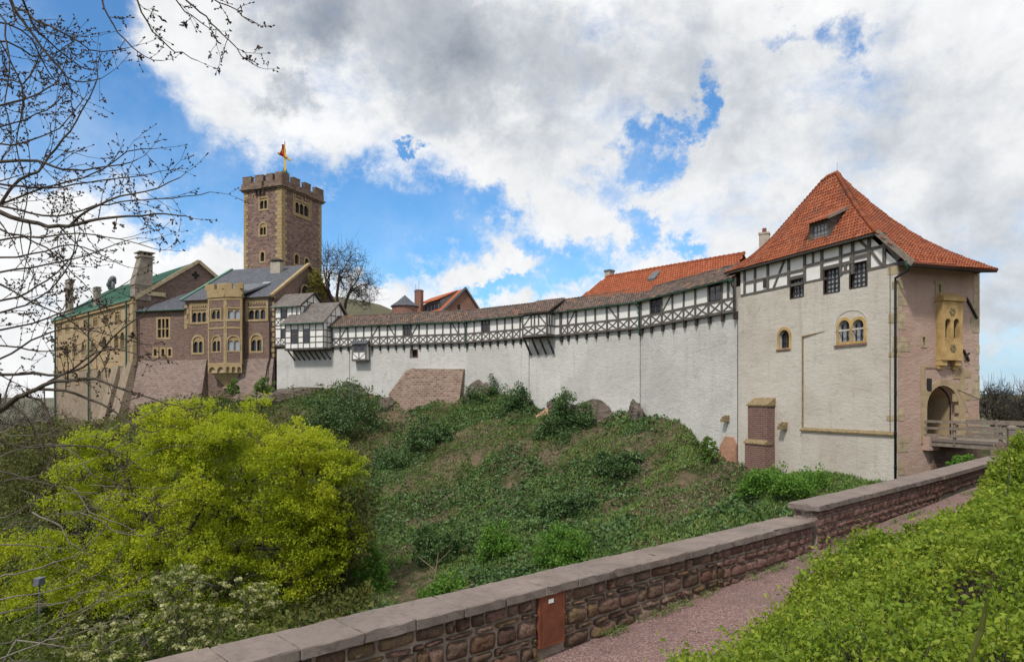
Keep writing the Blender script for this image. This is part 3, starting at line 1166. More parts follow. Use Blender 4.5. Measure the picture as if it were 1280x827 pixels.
# sandstone surround and drawbridge recess
sb = MB()
ar_out = arch(ga0 - .32, ga1 + .32, deck, gz_top + .36, 12)
sb.ring(RF, ar_out, arch(ga0, ga1, deck, gz_top, 12), -.05, .06)
fx0, fx1 = RF.px(1151, 0)[0], RF.px(1206, 0)[0]
fz1 = RF.px(1178, 458)[1]
sb.box(RF, fx0, fx0 + .34, deck - .3, fz1, -.05, .05)
sb.box(RF, fx1 - .45, fx1, deck - .3, fz1, -.05, .05)
sb.box(RF, fx0 + .34, fx1 - .45, fz1 - .10, fz1, -.05, .055)
for k in range(7):
    z = deck + .1 + k * .72
    sb.box(RF, fx1 - .85 - .2 * (k % 2), fx1 - .455, z, z + .5, -.05, .042)
    sb.box(RF, fx1 + .005, fx1 + .25 + .25 * (k % 2), z + .1, z + .5, -.05, .03)
sb.build('gate_surround', 'palace_stone', gate)
hb = MB()
hb.box(RF, fx0 + .5, fx0 + .85, fz1 - 1.55, fz1 - .75, -.02, .065)
hb.build('chain_slot', 'hollow', gate)
for (x0, y0, x1, y1) in [(1197.5, 487, 1222, 510)]:
    a, b = RF.px(x0, y0, .1), RF.px(x1, y1, .1)
    MB().tube([RF.at(a[0], a[1], .08), RF.at(a[0] + 1.6, a[1] - 1.4, 2.2), RF.at(a[0] + 1.75, -1.3, 3.4)], .025, 5).build('drawbridge_chain', 'iron', gate)
# quoins
qb = MB()
rg = random.Random(3)
z = -4.5
while z < 7.7:
    hgt = rg.uniform(.3, .6)
    if rg.random() < .62:
        w1, w2 = rg.uniform(.3, 1.0), rg.uniform(.2, .8)
        qb.box(RF, 0.01, w1, z, z + hgt - .03, -.05, .022)
        if rg.random() < .45: qb.box(LF, sL - w2, sL - .005, z, z + hgt - .03, -.05, .022)
    if rg.random() < .8:
        qb.box(RF, 7 - rg.uniform(.3, .8), 7.015, z, z + hgt - .03, -.05, .02)
    z += hgt
r = RF.rect(1168, 351, 1181, 355.5); qb.box(RF, r[0], r[1], r[2] + .0, r[3], -.05, .05)
qb.ring(RF, grow(rectp(*sl), .28, .2), rectp(*sl), -.05, .045)
qb.ring(RF, grow(rectp(*sw), .14, .14), rectp(*sw), -.05, .04)
qb.build('quoins', 'tuff', gate)
for q_ in (sw, sl): MB().poly([RF.at(s, z, -.4) for s, z in rectp(*q_)]).build('slit', 'hollow', gate)
# stone bracket left of the deck
MB().prism(RF, [(RF.px(1153, 0)[0], -3.05), (RF.px(1165, 0)[0], -3.05), (RF.px(1166.5, 0)[0], -2.75), (RF.px(1166.5, 0)[0], -2.2), (RF.px(1153, 0)[0], -2.2)], -.05, .45).build('bracket', 'plaster_pink', gate)
MB().box(RF, ga0 + .35, 6.97, -7.9, deck - .62, -.05, .16).build('rough_shade_footing', 'battlement_stone', gate)  # added rough masonry; shade under the deck is put into its dark colour
# yellow oriel
ob = MB()
dO = .46
o0, o1 = RF.px(1178.5, 0, dO)[0], RF.px(1203.5, 0, dO)[0]
oz0, oz1 = RF.px(1190, 450, dO)[1], RF.px(1190, 376, dO)[1]
FO = RF.off(dO)
wl = [arch(*FO.rect(1181.6, 398, 1188.6, 422)), arch(*FO.rect(1192.3, 398, 1199.3, 422.5))]
ob.wall(RF, [(o0, oz0), (o1, oz0), (o1, oz1), (o0, oz1)], wl, dO, .3)
ob.loft([RF.at(o0, oz0, dO), RF.at(o0, oz0, -.05), RF.at(o0, oz1, -.05), RF.at(o0, oz1, dO)], [RF.at(o0 + .02, oz0, dO - .01), RF.at(o0 + .02, oz0, -.05), RF.at(o0 + .02, oz1, -.05), RF.at(o0 + .02, oz1, dO - .01)])
ob.loft([RF.at(o1, oz0, dO), RF.at(o1, oz0, -.05), RF.at(o1, oz1, -.05), RF.at(o1, oz1, dO)], [RF.at(o1 - .02, oz0, dO - .01), RF.at(o1 - .02, oz0, -.05), RF.at(o1 - .02, oz1, -.05), RF.at(o1 - .02, oz1, dO - .01)])
ob.box(RF, o0 + .02, o1 - .02, oz0 + .002, oz0 + .12, -.05, dO - .02)
ob.box(RF, o0 - .1, o1 + .14, oz1, oz1 + .22, -.05, dO + .14)
ob.loft([RF.at(o0 - .05, oz1 + .222, dO + .1), RF.at(o1 + .1, oz1 + .222, dO + .1), RF.at(o1 + .1, oz1 + .222, -.05), RF.at(o0 - .05, oz1 + .222, -.05)],
        [RF.at(o0 + .1, oz1 + .55, .1), RF.at(o1 - .1, oz1 + .55, .1), RF.at(o1 - .1, oz1 + .55, -.05), RF.at(o0 + .1, oz1 + .55, -.05)])
for s in (o0 + .02, o1 - .5):
    ob.prism(RF.off(0), [(s, oz0 - .02), (s + .48, oz0 - .02), (s + .48, oz0 - .32), (s, oz0 - .32)], -.05, dO * .8)
    ob.prism(RF, [(s + .03, oz0 - .32), (s + .45, oz0 - .32), (s + .45, oz0 - .55), (s + .03, oz0 - .55)], -.05, dO * .4)
oriel = ob.build('oriel', 'yellow_plain', gate)
for h in wl:
    MB().poly([RF.at(s, z, dO - .3) for s, z in h]).build('pane', 'hollow', oriel)
for (x, y) in [(1190.3, 389), (1191, 434.5)]:
    s, z = FO.px(x, y)
    rb = MB()
    for k in range(6):
        a = math.pi * 2 * k / 6
        c = RF.at(s + .17 * math.cos(a), z + .17 * math.sin(a), dO + .03)
        rb.tube([c - Vector((BD.x, BD.y, 0)) * .06, c + Vector((BD.x, BD.y, 0)) * .03], .085, 7)
    rb.build('rosette', 'sill_moss_and_shade', oriel)
for (a, b) in [((1208, 372), (1221.5, 398)), ((1204.3, 437), (1211, 451))]:
    p, q = RF.px(*a, .08), RF.px(*b, .08)
    MB().beam(RF.at(*p, .08), RF.at(*q, .08), .12, .1).build('wall_anchor', 'iron', gate)
p, q = RF.px(1211, 441, .1), RF.px(1205.5, 447, .1)
MB().beam(RF.at(*p, .14), RF.at(*q, .14), .1, .08).build('wall_anchor', 'iron', gate)

# timber storey on the left face
tz0, tz1 = t_mid + .02, eave - .05
MB().wall(LF, [(.25, tz0)] + [p for q in sq for p in ((q[0][0] - .1, tz0), (q[0][0] - .1, q[2][1] + .06), (q[1][0] + .09, q[2][1] + .06), (q[1][0] + .09, tz0))] + [(sL - .02, tz0), (sL - .02, 8.3), (sL - 2.1, eave - .02), (.25, eave - .02)], [], -.06, .2).build('infill_panel', 'infill_white', gate)
tf = MB()


def sx(x): return LF.px(x, 0)[0]


def tv(x, z0=tz0, z1=tz1, w=.22): tf.box(LF, sx(x) - w / 2, sx(x) + w / 2, z0, z1, -.1, .025)


def th_(x0, x1, z, w=.17): tf.box(LF, sx(x0), sx(x1), z - w / 2, z + w / 2, -.1, .018)


def td(x0, z0, x1, z1, w=.17): tf.beam(LF.at(sx(x0), z0, -.03), LF.at(sx(x1), z1, -.03), w, .08, Vector((LF.n.x, LF.n.y, 0)))


zmid = 9.32
for x in (930.5, 943.5, 959.5, 985.5, 1005.5, 1027, 1050.5, 1065.5, 1086, 1105): tv(x)
th_(926, 1003, tz0 + .1, .2); th_(1003, 1032, tz0 + .08, .16); th_(1083, 1133, tz0 + .06, .2)
th_(930, 1005, zmid - .1); th_(1005, 1027, zmid + .1); th_(1027, 1050, zmid + .15); th_(1050, 1065, zmid + .2); th_(1065, 1105, zmid + .2)
th_(986, 1004, zmid - .55, .26); th_(1027, 1065, zmid - .35, .22); th_(1062, 1086, zmid - .12, .2); th_(1050, 1064, tz0 + .25, .16)
td(966, tz0 + .1, 981, tz1); td(1072, tz1, 1086, zmid + .2, .15); td(1088, zmid + .1, 1103, tz0 + .1, .15); 
tf.box(LF, sx(1016) - .07, sx(1016) + .07, zmid + .1, tz1, -.1, .02)
tf.box(LF, sx(1056.5) - .1, sx(1056.5) + .1, tz0 + .2, zmid - .3, -.1, .02)
th_(926, 1100, eave - .1, .18)
# raking beam under the verge
tf.beam(LF.at(sx(1103), eave - .35, -.02), LF.at(sL + .1, 8.45, -.02), .34, .12, Vector((LF.n.x, LF.n.y, 0)))
tf.build('timber_frame', 'timber', gate)
for q, bars in zip(sq, [(4, 4), (4, 5), (4, 5)]):
    w = window(gate, LF, q, .07, .03, 'timber_dark', 'glass_pale', .30, bars=bars, d=0)
r = LF.rect(954, 348, 958, 359)
MB().box(LF, r[0], r[1], r[2], r[3], -.05, .03).build('shutter', 'timber_dark', gate)
# arched windows
window(gate, LF, h_single, .22, .03, 'yellow_plain', 'glass', .32, bars=(2, 3))
window(gate, LF, h_d1, .2, .03, 'yellow_plain', 'glass_pale', .32, bars=(2, 1))
window(gate, LF, h_d2, .2, .034, 'yellow_plain', 'glass_pale', .32, bars=(2, 1))
r = LF.rect(1045, 388, 1083, 430)
tymp = arch(r[0], r[1], r[2] + 1.0, r[3], 12)
zt = r[2] + 1.0
MB().ring(LF, grow(tymp, .10), tymp, -.02, .03).build('blind_arch', 'plaster_warm', gate)
MB().box(LF, r[0] - .1, r[1] + .05, r[2] - .12, r[2], -.05, .10).build('window_sill', 'brick_dark', gate)
r = LF.rect(971, 408, 988, 436)
MB().box(LF, r[0], r[1], r[2] - .1, r[2], -.05, .09).build('window_sill', 'brick_dark', gate)
# setback, ledge
s3 = sx(1003.5)
zl = LF.px(1060, 539)[1]
MB().box(LF, s3, sL - .06, gz0, zl, -.1, .13).build('plinth', 'plaster_warm', gate)
lb = MB()
lb.loft([LF.at(s3 - .05, zl - .13, -.05), LF.at(s3 - .05, zl - .13, .24), LF.at(s3 - .05, zl - .03, .26), LF.at(s3 - .05, zl + .17, -.05)],
        [LF.at(sL - .08, zl - .13, -.05), LF.at(sL - .08, zl - .13, .24), LF.at(sL - .08, zl - .03, .26), LF.at(sL - .08, zl + .17, -.05)])
lb.build('ledge', 'sill_moss_and_shade', gate)
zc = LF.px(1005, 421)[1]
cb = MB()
cb.box(LF, s3 - .03, s3 + .07, zl + .2, zc, -.05, .07)  # dark strip painted in as the shadow line of the wall step
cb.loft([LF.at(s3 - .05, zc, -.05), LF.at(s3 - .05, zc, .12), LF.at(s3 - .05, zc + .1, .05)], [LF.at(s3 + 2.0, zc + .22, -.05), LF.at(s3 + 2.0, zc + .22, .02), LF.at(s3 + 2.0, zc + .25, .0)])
cb.build('wall_offset_shade', 'sill_moss_and_shade', gate)
# brick buttress in two stages with sloping caps
b0, b1 = sx(943.5), sx(968.5)
bz1, bzm = LF.px(955, 507)[1], LF.px(955, 553)[1]
bd1, bd2 = .75, .95
MB().box(LF, b0 + .1, b1, bzm, bz1, -.05, bd1).box(LF, b0, b1 + .015, -7.5, bzm - .08, -.05, bd2).build('buttress', 'brick_dark', gate)
cb = MB()
cb.loft([LF.at(b0, bz1, -.05), LF.at(b0, bz1, bd1 + .08), LF.at(b0, bz1 + .1, bd1 + .08), LF.at(b0, bz1 + .65, -.05)], [LF.at(b1 + .1, bz1, -.05), LF.at(b1 + .1, bz1, bd1 + .08), LF.at(b1 + .1, bz1 + .1, bd1 + .08), LF.at(b1 + .1, bz1 + .65, -.05)])
cb.build('buttress_cap', 'sill_moss_and_shade', gate)
cb = MB()
cb.loft([LF.at(b0 - .1, bzm - .08, .2), LF.at(b0 - .1, bzm - .08, bd2 + .08), LF.at(b0 - .1, bzm, bd2 + .08), LF.at(b0 - .1, bzm + .26, bd1 + .002)], [LF.at(b1 + .1, bzm - .08, .2), LF.at(b1 + .1, bzm - .08, bd2 + .08), LF.at(b1 + .1, bzm, bd2 + .08), LF.at(b1 + .1, bzm + .26, bd1 + .002)])
cb.build('buttress_cap', 'sill_moss_and_shade', gate)


def spout(parent, face, x, y):
    s, z = face.px(x, y)
    b = MB()
    b.box(face, s - .24, s + .24, z - .32, z - .08, -.1, .55)
    b.box(face, s - .24, s - .13, z - .078, z + .12, -.1, .42)
    b.box(face, s + .13, s + .24, z - .078, z + .12, -.1, .42)
    b.box(face, s - .26, s + .26, z + .122, z + .22, -.1, .18)
    return b.build('water_spout', 'sill_moss_and_shade', parent, bevel=.02)


spout(gate, LF, 981.5, 531)
# downpipe at the corner
pa = LF.at(sL + .95, 7.95, .25); pc = LF.at(sL - .02, 7.0, .16); pd_ = LF.at(sL - .02, -7, .16)
dp = MB()
dp.tube([pa + Vector((0, 0, .15)), pa - Vector((0, 0, .25)), pc + Vector((0, 0, .35)), pc, pd_], .075, 8)
for z in (5.5, 3, .5, -2, -4): dp.lathe((pc.x, pc.y, z), [(.1, 0), (.1, .06)], 8)
dp.build('downpipe', 'pipe_black', gate, True)
MB().lathe(pa + Vector((0, 0, -.1)), [(.09, -.1), (.2, .12), (.22, .3), (.24, .34)], 10).build('rainwater_head', 'copper_pipe', gate)
cbm = MB()
cbm.tube([LF.at(sx(1113), 8.1, .03), LF.at(sx(1113), -6, .03)], .018, 5)
cbm.tube([LF.at(.03, 7, .05), LF.at(.03, -5.5, .05)], .022, 5)
cbm.build('lightning_cable', 'iron', gate)

# roof of the gatehouse
mid = C + RFD * 3.5
bdir = -Vector((LF.u.x, LF.u.y))                            # away from the gate, along the wall


def ridge_at(t): return mid + bdir * t


R1 = Vector((*ridge_at(8.0), 16.5)); R2 = Vector((*ridge_at(9.1), 16.45)); R3 = Vector((*ridge_at(15.2), 12.85))


def grid_surf(mb, rows):
    """rows of points, faces between"""
    n = len(rows[0])
    vs = [p for r_ in rows for p in r_]
    fs = [(i * n + j, i * n + j + 1, (i + 1) * n + j + 1, (i + 1) * n + j) for i in range(len(rows) - 1) for j in range(n - 1)]
    return mb.add(vs, fs)


def lerp3(a, b, t): return a.lerp(b, t)


def roofpt(a, b, t, sag=.25):
    """point from ridge a to eave b with a slight bellcast"""
    p = a.lerp(b, t)
    p.z -= sag * math.sin(math.pi * t) * (b - a).length / 10
    return p


ov = .42
E_l = LF.at(-1.1, eave - .06, ov); E_r = LF.at(sx(1101), eave - .02, ov)
rb = MB()
N = 12
# left slope in two parts
rows = []
cols = [(0, R3), (.38, R3.lerp(R2, .62)), (.62, R2), (.68, R1)]
for k in range(13):
    t = k / 12
    rowp = []
    for (q, rp) in [(0.0, R3), (.16, R3.lerp(R2, .5)), (.33, R2), (.5, R2.lerp(R1, .5)), (.62, R1), (.8, R1), (1.0, R1)]:
        e = E_l.lerp(E_r, q)
        rowp.append(roofpt(rp, e, t, .28))
    rows.append(rowp)
grid_surf(rb, rows)
lay_tiles(rb, LF, -2, sL + 3, ov, -3.6, .31, .24, random.Random(61), .56, .05, .045)
# gable-side slope, with a flatter foot
V0 = LF.at(sL + 1.38, 8.02, ov)                             # lower end of the verge
V1 = RF.at(RF.px(1246.5, 0, 1.62)[0], 8.02, 1.62)
rows = []
R1b = R1
for k in range(13):
    t = k / 12
    L_ = roofpt(R1b, E_r, min(1, t / .66), .28) if t < .66 else E_r.lerp(V0, (t - .66) / .34)
    Rr0 = Vector((*(ridge_at(8.0) + RFD * .05), 16.5))
    Rr = roofpt(Rr0, V1, t, .75)
    rows.append([L_.lerp(Rr, j / 8) for j in range(9)])
rb2 = MB()
grid_surf(rb2, rows)
lay_tiles(rb2, RF, -1.5, 9, 1.62, -8.2, .31, .24, random.Random(62), .76, .06, .05)
rb.add(rb2.v, rb2.f)
# back slopes, seen only from the other side
E_bl = RF.at(8.1, 8.02, -15); 
_rs = Vector((*(ridge_at(8.0) + RFD * .05), 16.5))
rows = [[roofpt(_rs, V1, k / 12, .75), roofpt(R2, RF.at(8.1, 8.02, -8), k / 12, .75), roofpt(R3, E_bl, k / 12, .4)] for k in range(13)]
grid_surf(rb, rows)
rows = [[R3.lerp(E_l, k / 4), R3.lerp(E_bl, k / 4)] for k in range(5)]
grid_surf(rb, rows)
roof = rb.build('roof', 'red_clay', gate)
# eave thickness
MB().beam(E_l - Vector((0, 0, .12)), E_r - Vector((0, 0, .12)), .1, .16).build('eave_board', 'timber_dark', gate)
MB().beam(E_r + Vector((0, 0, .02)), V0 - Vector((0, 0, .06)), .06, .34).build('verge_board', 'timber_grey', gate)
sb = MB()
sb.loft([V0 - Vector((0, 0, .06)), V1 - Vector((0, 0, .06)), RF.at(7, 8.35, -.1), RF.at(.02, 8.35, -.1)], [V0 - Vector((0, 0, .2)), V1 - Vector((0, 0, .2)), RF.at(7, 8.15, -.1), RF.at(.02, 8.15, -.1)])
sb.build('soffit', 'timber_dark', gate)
MB().tube([V0 - Vector((0, 0, .02)), V1 - Vector((0, 0, .02))], .09, 8).build('gutter', 'rust', gate)
sg = MB()
sg.beam(V0.lerp(V1, .05) + Vector((-.1, .35, .42)), V0.lerp(V1, .62) + Vector((-.1, .35, .42)), .05, .16)
sg.build('snow_guard', 'red_tile', gate)
# hip tiles: overlapping half round caps down the hip
ht = MB()
hp = [roofpt(R1, E_r, k / 30, .28) for k in range(31)]
for a, b in zip(hp[:-1], hp[1:]):
    ht.tube([a + Vector((0, 0, .02)), b + (b - a) * .25 + Vector((0, 0, .08))], [.13, .19], 8)
for a, b in [(R2, R1), ]:
    for k in range(5): ht.tube([a.lerp(b, k / 5), a.lerp(b, (k + 1.2) / 5) + Vector((0, 0, .05))], [.14, .18], 8)
for k in range(22):
    ht.tube([R2.lerp(R3, k / 22), R2.lerp(R3, (k + 1.2) / 22) + Vector((0, 0, .05))], [.12, .17], 8)
ht.build('hip_tiles', 'red_clay', gate, True)
MB().tube([R1, R1 + Vector((0, 0, .8))], .012, 4).build('lightning_rod', 'iron', gate)
# dormer
dc, dz = sx(1023), 11.5
dn = Vector((LF.n.x, LF.n.y, 0))
dm = MB()
dpd = .02                                                   # dormer front plane behind the wall face
q = LF.rect(1013, 279, 1034, 303, dpd)
dm.wall(LF, rectp(q[0] - .12, q[1] + .2, q[2] - .35, q[3] + .18), [rectp(q[0] + .22, q[1] - .05, q[2] + .18, q[3] - .12)], dpd, .12)
dm.loft([LF.at(q[1] + .2, q[2] - .3, dpd), LF.at(q[1] + .2, q[3] + .18, dpd), LF.at(q[1] + .2, q[3] + 1.1, dpd - 2.2)], [LF.at(q[1] + .17, q[2] - .3, dpd), LF.at(q[1] + .17, q[3] + .18, dpd), LF.at(q[1] + .17, q[3] + 1.1, dpd - 2.2)])
dm.loft([LF.at(q[0] - .12, q[2] - .3, dpd), LF.at(q[0] - .12, q[3] + .18, dpd), LF.at(q[0] - .12, q[3] + 1.1, dpd - 2.2)], [LF.at(q[0] - .09, q[2] - .3, dpd), LF.at(q[0] - .09, q[3] + .18, dpd), LF.at(q[0] - .09, q[3] + 1.1, dpd - 2.2)])
dorm = dm.build('dormer', 'timber', gate)
MB().poly([LF.at(s, z, dpd - .1) for s, z in rectp(q[0] + .2, q[1], q[2] + .15, q[3] - .1)]).build('pane', 'glass_pale', dorm)
bb = MB()
for i in range(5): bb.box(LF, q[0] + .22 + (q[1] - q[0] - .27) * i / 4 - .02, q[0] + .22 + (q[1] - q[0] - .27) * i / 4 + .02, q[2] + .18, q[3] - .12, dpd - .09, dpd - .05)
for i in range(4): bb.box(LF, q[0] + .22, q[1] - .05, q[2] + .2 + i * .28, q[2] + .235 + i * .28, dpd - .088, dpd - .052)
bb.build('glazing_bars', 'timber_grey', dorm)
dr = MB()
dr.loft([LF.at(q[0] - .45, q[3] + .05, dpd + .4), LF.at(q[1] + .42, q[3] + .05, dpd + .4), LF.at(q[1] + .42, q[3] + 1.28, dpd - 2.3), LF.at(q[0] - .45, q[3] + 1.28, dpd - 2.3)],
        [LF.at(q[0] - .45, q[3] + .17, dpd + .4), LF.at(q[1] + .42, q[3] + .17, dpd + .4), LF.at(q[1] + .42, q[3] + 1.4, dpd - 2.3), LF.at(q[0] - .45, q[3] + 1.4, dpd - 2.3)])
dr.build('dormer_roof', 'red_tile', dorm)
MB().beam(LF.at(q[1] + .45, q[3] + .08, dpd + .42), LF.at(q[1] + .45, q[3] + 1.32, dpd - 2.3), .06, .2).build('dormer_verge', 'timber_grey', dorm)
# chimney on the lower ridge
c0 = Vector((*ridge_at(15.6), 0))
ch = MB()
ch.lathe((c0.x, c0.y, 12.2), [(.55, 0), (.55, 1.5), (.62, 1.5), (.62, 1.65)], 4, .35)
chm = ch.build('chimney', 'chimney_render', gate)
MB().lathe((c0.x, c0.y, 13.85), [(.2, 0), (.17, .4)], 8).build('chimney_pot', 'rust', chm)

# ------------------------------------------------------------------ curtain wall
zf = 7.05                                                    # top of the white wall
cw = thing('curtain_wall', 'long white rendered curtain wall bending up the hill under the timber gallery', 'castle wall', (4, 78, 0))


def miter(poly, d):
    out = []
    k = len(poly)
    fs = [Face(poly[i], poly[i + 1]) for i in range(k - 1)]
    for i in range(k):
        if i == 0: out.append(poly[0] + fs[0].n * d)
        elif i == k - 1: out.append(poly[-1] + fs[-1].n * d)
        else:
            n1, n2 = fs[i - 1].n, fs[i].n
            m_ = (n1 + n2).normalized()
            out.append(poly[i] + m_ * (d / max(.3, m_.dot(n1))))
    return out


wallb = MB()
outer, inner = miter(W, 0), miter(W, -1.6)
hole_rect = (513.5, 437, 521.5, 446)
for i in range(4):
    f = Face(outer[i], outer[i + 1])
    holes = []
    if i == 0:
        r = f.rect(*hole_rect)
        holes = [rectp(*r)]
        slit_f, slit_r = f, r
    wallb.wall(f, rectp(0, f.L, -8, zf), holes, 0, .5)
    wallb.add([Vector((*outer[i], zf)), Vector((*outer[i + 1], zf)), Vector((*inner[i + 1], zf)), Vector((*inner[i], zf))], [(0, 1, 2, 3)])
    wallb.add([Vector((*inner[i], zf)), Vector((*inner[i + 1], zf)), Vector((*inner[i + 1], -8)), Vector((*inner[i], -8))], [(0, 1, 2, 3)])
wallb.build('wall_face', 'plaster_white', cw)
MB().poly([slit_f.at(s, z, -.5) for s, z in rectp(*slit_r)]).build('opening', 'hollow', cw)
MB().ring(slit_f, grow(rectp(*slit_r), .14, .12), rectp(*slit_r), -.02, .02).build('opening_surround', 'brick_dark', cw)
FS = [Face(W[i], W[i + 1]) for i in range(4)]
spout(cw, FS[3], 909.5, 522)
cab = MB()
for f, x in ((FS[1], 661.5), (FS[3], 800.5), (FS[0], 437)):
    s = f.px(x, 0)[0]
    cab.tube([f.at(s, zf, .03), f.at(s, -3, .03)], .022, 5)
cab.build('lightning_cable', 'iron', cw)
# exposed masonry where the render ends: a battered brick patch and reddish footing
f = FS[0]
bp = MB()
A0 = f.px(516, 460.6); A1 = f.px(581, 461)
b0, b1 = f.px(512.5, 512), f.px(576, 505)
bp.loft([f.at(b0[0], b0[1] - 2, 1.3), f.at(b1[0], b1[1] - 2, 1.3), f.at(b1[0], b1[1] - 2, -.1), f.at(b0[0], b0[1] - 2, -.1)],
        [f.at(A0[0], A0[1], .35), f.at(A1[0], A1[1], .35), f.at(A1[0], A1[1], -.1), f.at(A0[0], A0[1], -.1)])
A2, B2, B3 = f.px(507, 463.5), f.px(486, 492), f.px(488, 518)
bp.add([f.at(A0[0] - .01, A0[1] - .01, .33), f.at(A2[0], A2[1], .02), f.at(B2[0], B2[1], .02), f.at(B3[0], B3[1] - 1, .1), f.at(b0[0], b0[1] - 2, 1.28)], [(0, 1, 2), (0, 2, 3), (0, 3, 4)])
bp.build('masonry_patch', 'brick_patch', cw)
# red stained footing by the gatehouse joint
f = FS[3]
rr = [f.px(905, 545), f.px(921, 549)]
fb = MB()
pts2 = [f.px(896, 582), f.px(922, 586), f.px(922, 556), f.px(918, 546), f.px(908, 545), f.px(902, 556)]
fb.loft([f.at(s, z - (.8 if i < 2 else 0), .32 if i < 2 else .16) for i, (s, z) in enumerate(pts2)], [f.at(s, z - (.8 if i < 2 else 0), -.1) for i, (s, z) in enumerate(pts2)])
fb.build('footing', 'rock_red', cw)

# ------------------------------------------------------------------ covered timber gallery on the wall
gal = thing('timber_gallery', 'long half-timbered covered gallery with dark tiled roof along the wall top', 'gallery', (4, 78, zf))
GD = .28
ez, rz = 9.88, 11.28
gout = miter(W, GD)
geave = miter(W, GD + .42)
gridge = miter(W, -1.65)
GF = [Face(gout[i], gout[i + 1]) for i in range(4)]
BEG0 = GF[0].px(413, 0)[0]                                   # gallery begins right of the timber house
roofb, under, infill, frame, beam = MB(), MB(), MB(), MB(), MB()
for i in range(4):
    a, b = geave[i], geave[i + 1]
    c, d = gridge[i + 1], gridge[i]
    if i == 0:
        t = (BEG0 - .6) / GF[0].L
        a = a.lerp(b, t); d = d.lerp(c, t)
    n_ = 24
    rows = []
    rr2 = random.Random(i)
    jit = [rr2.uniform(-.04, .04) for _ in range(n_ + 1)]
    for k in range(7):
        rows.append([Vector((*a.lerp(b, j / n_).lerp(d.lerp(c, j / n_), k / 6), ez - .2 + (rz - ez + .2) * k / 6 + jit[j] * (1 if 0 < j < n_ else 0) + .03 * math.sin(math.pi * k / 6) * -1.5)) for j in range(n_ + 1)])
    seg = MB()
    grid_surf(seg, rows)
    lay_tiles(seg, GF[i], -1.5, GF[i].L + 1.5, .42, -1.95, .30, .30, random.Random(70 + i), .80, .05, .04)
    roofb.add(seg.v, seg.f)
    back = gridge
    # far slope
    bb0, bb1 = miter(W, -3.4)[i], miter(W, -3.4)[i + 1]
    roofb.add([Vector((*d, rz)), Vector((*c, rz)), Vector((*bb1, ez)), Vector((*bb0, ez))], [(0, 1, 2, 3)])
    under.loft([Vector((*a, ez - .22)), Vector((*b, ez - .22)), Vector((*gout[i + 1], ez + .05)), Vector((*(gout[i] if i else gout[0].lerp(gout[1], BEG0 / GF[0].L)), ez + .05))],
               [Vector((*a, ez - .34)), Vector((*b, ez - .34)), Vector((*gout[i + 1], ez - .1)), Vector((*(gout[i] if i else gout[0].lerp(gout[1], BEG0 / GF[0].L)), ez - .1))])
roofb.build('roof', 'dark_clay', gal)
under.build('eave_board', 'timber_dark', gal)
rt = MB()
for i in range(4):
    a, b = gridge[i], gridge[i + 1]
    if i == 0: a = a.lerp(b, (BEG0 - .6) / GF[0].L)
    L = (b - a).length
    k = max(2, int(L / .45))
    for j in range(k):
        rt.tube([Vector((*a.lerp(b, j / k), rz + .0)), Vector((*a.lerp(b, (j + 1.15) / k), rz + .05))], [.11, .15], 6)
rt.build('ridge_tiles', 'dark_clay', gal)
zb, zr = zf + .08, 8.18                                      # sole plate and rail
seg_posts = {0: [GF[0].px(x, 0)[0] for x in np.linspace(415, 583, 18)],
             1: [GF[1].px(x, 0)[0] for x in list(np.linspace(583, 650, 8)) + [700]],
             2: [GF[2].px(x, 0)[0] for x in [701.5, 709.5, 720, 732, 744, 758.5, 772.5, 786, 799]],
             3: [GF[3].px(x, 0)[0] for x in [801, 813, 827, 840.5, 854.5, 869, 885.5, 902, 918.5]]}
gal_windows = {0: [9], 1: [2], 2: [], 3: [1, 6]}
brace = {0: {1: 1, 7: -1, 10: 1, 15: -1, 5: 1}, 1: {}, 2: {1: 1, 5: -1}, 3: {2: 1}}
brackets = []
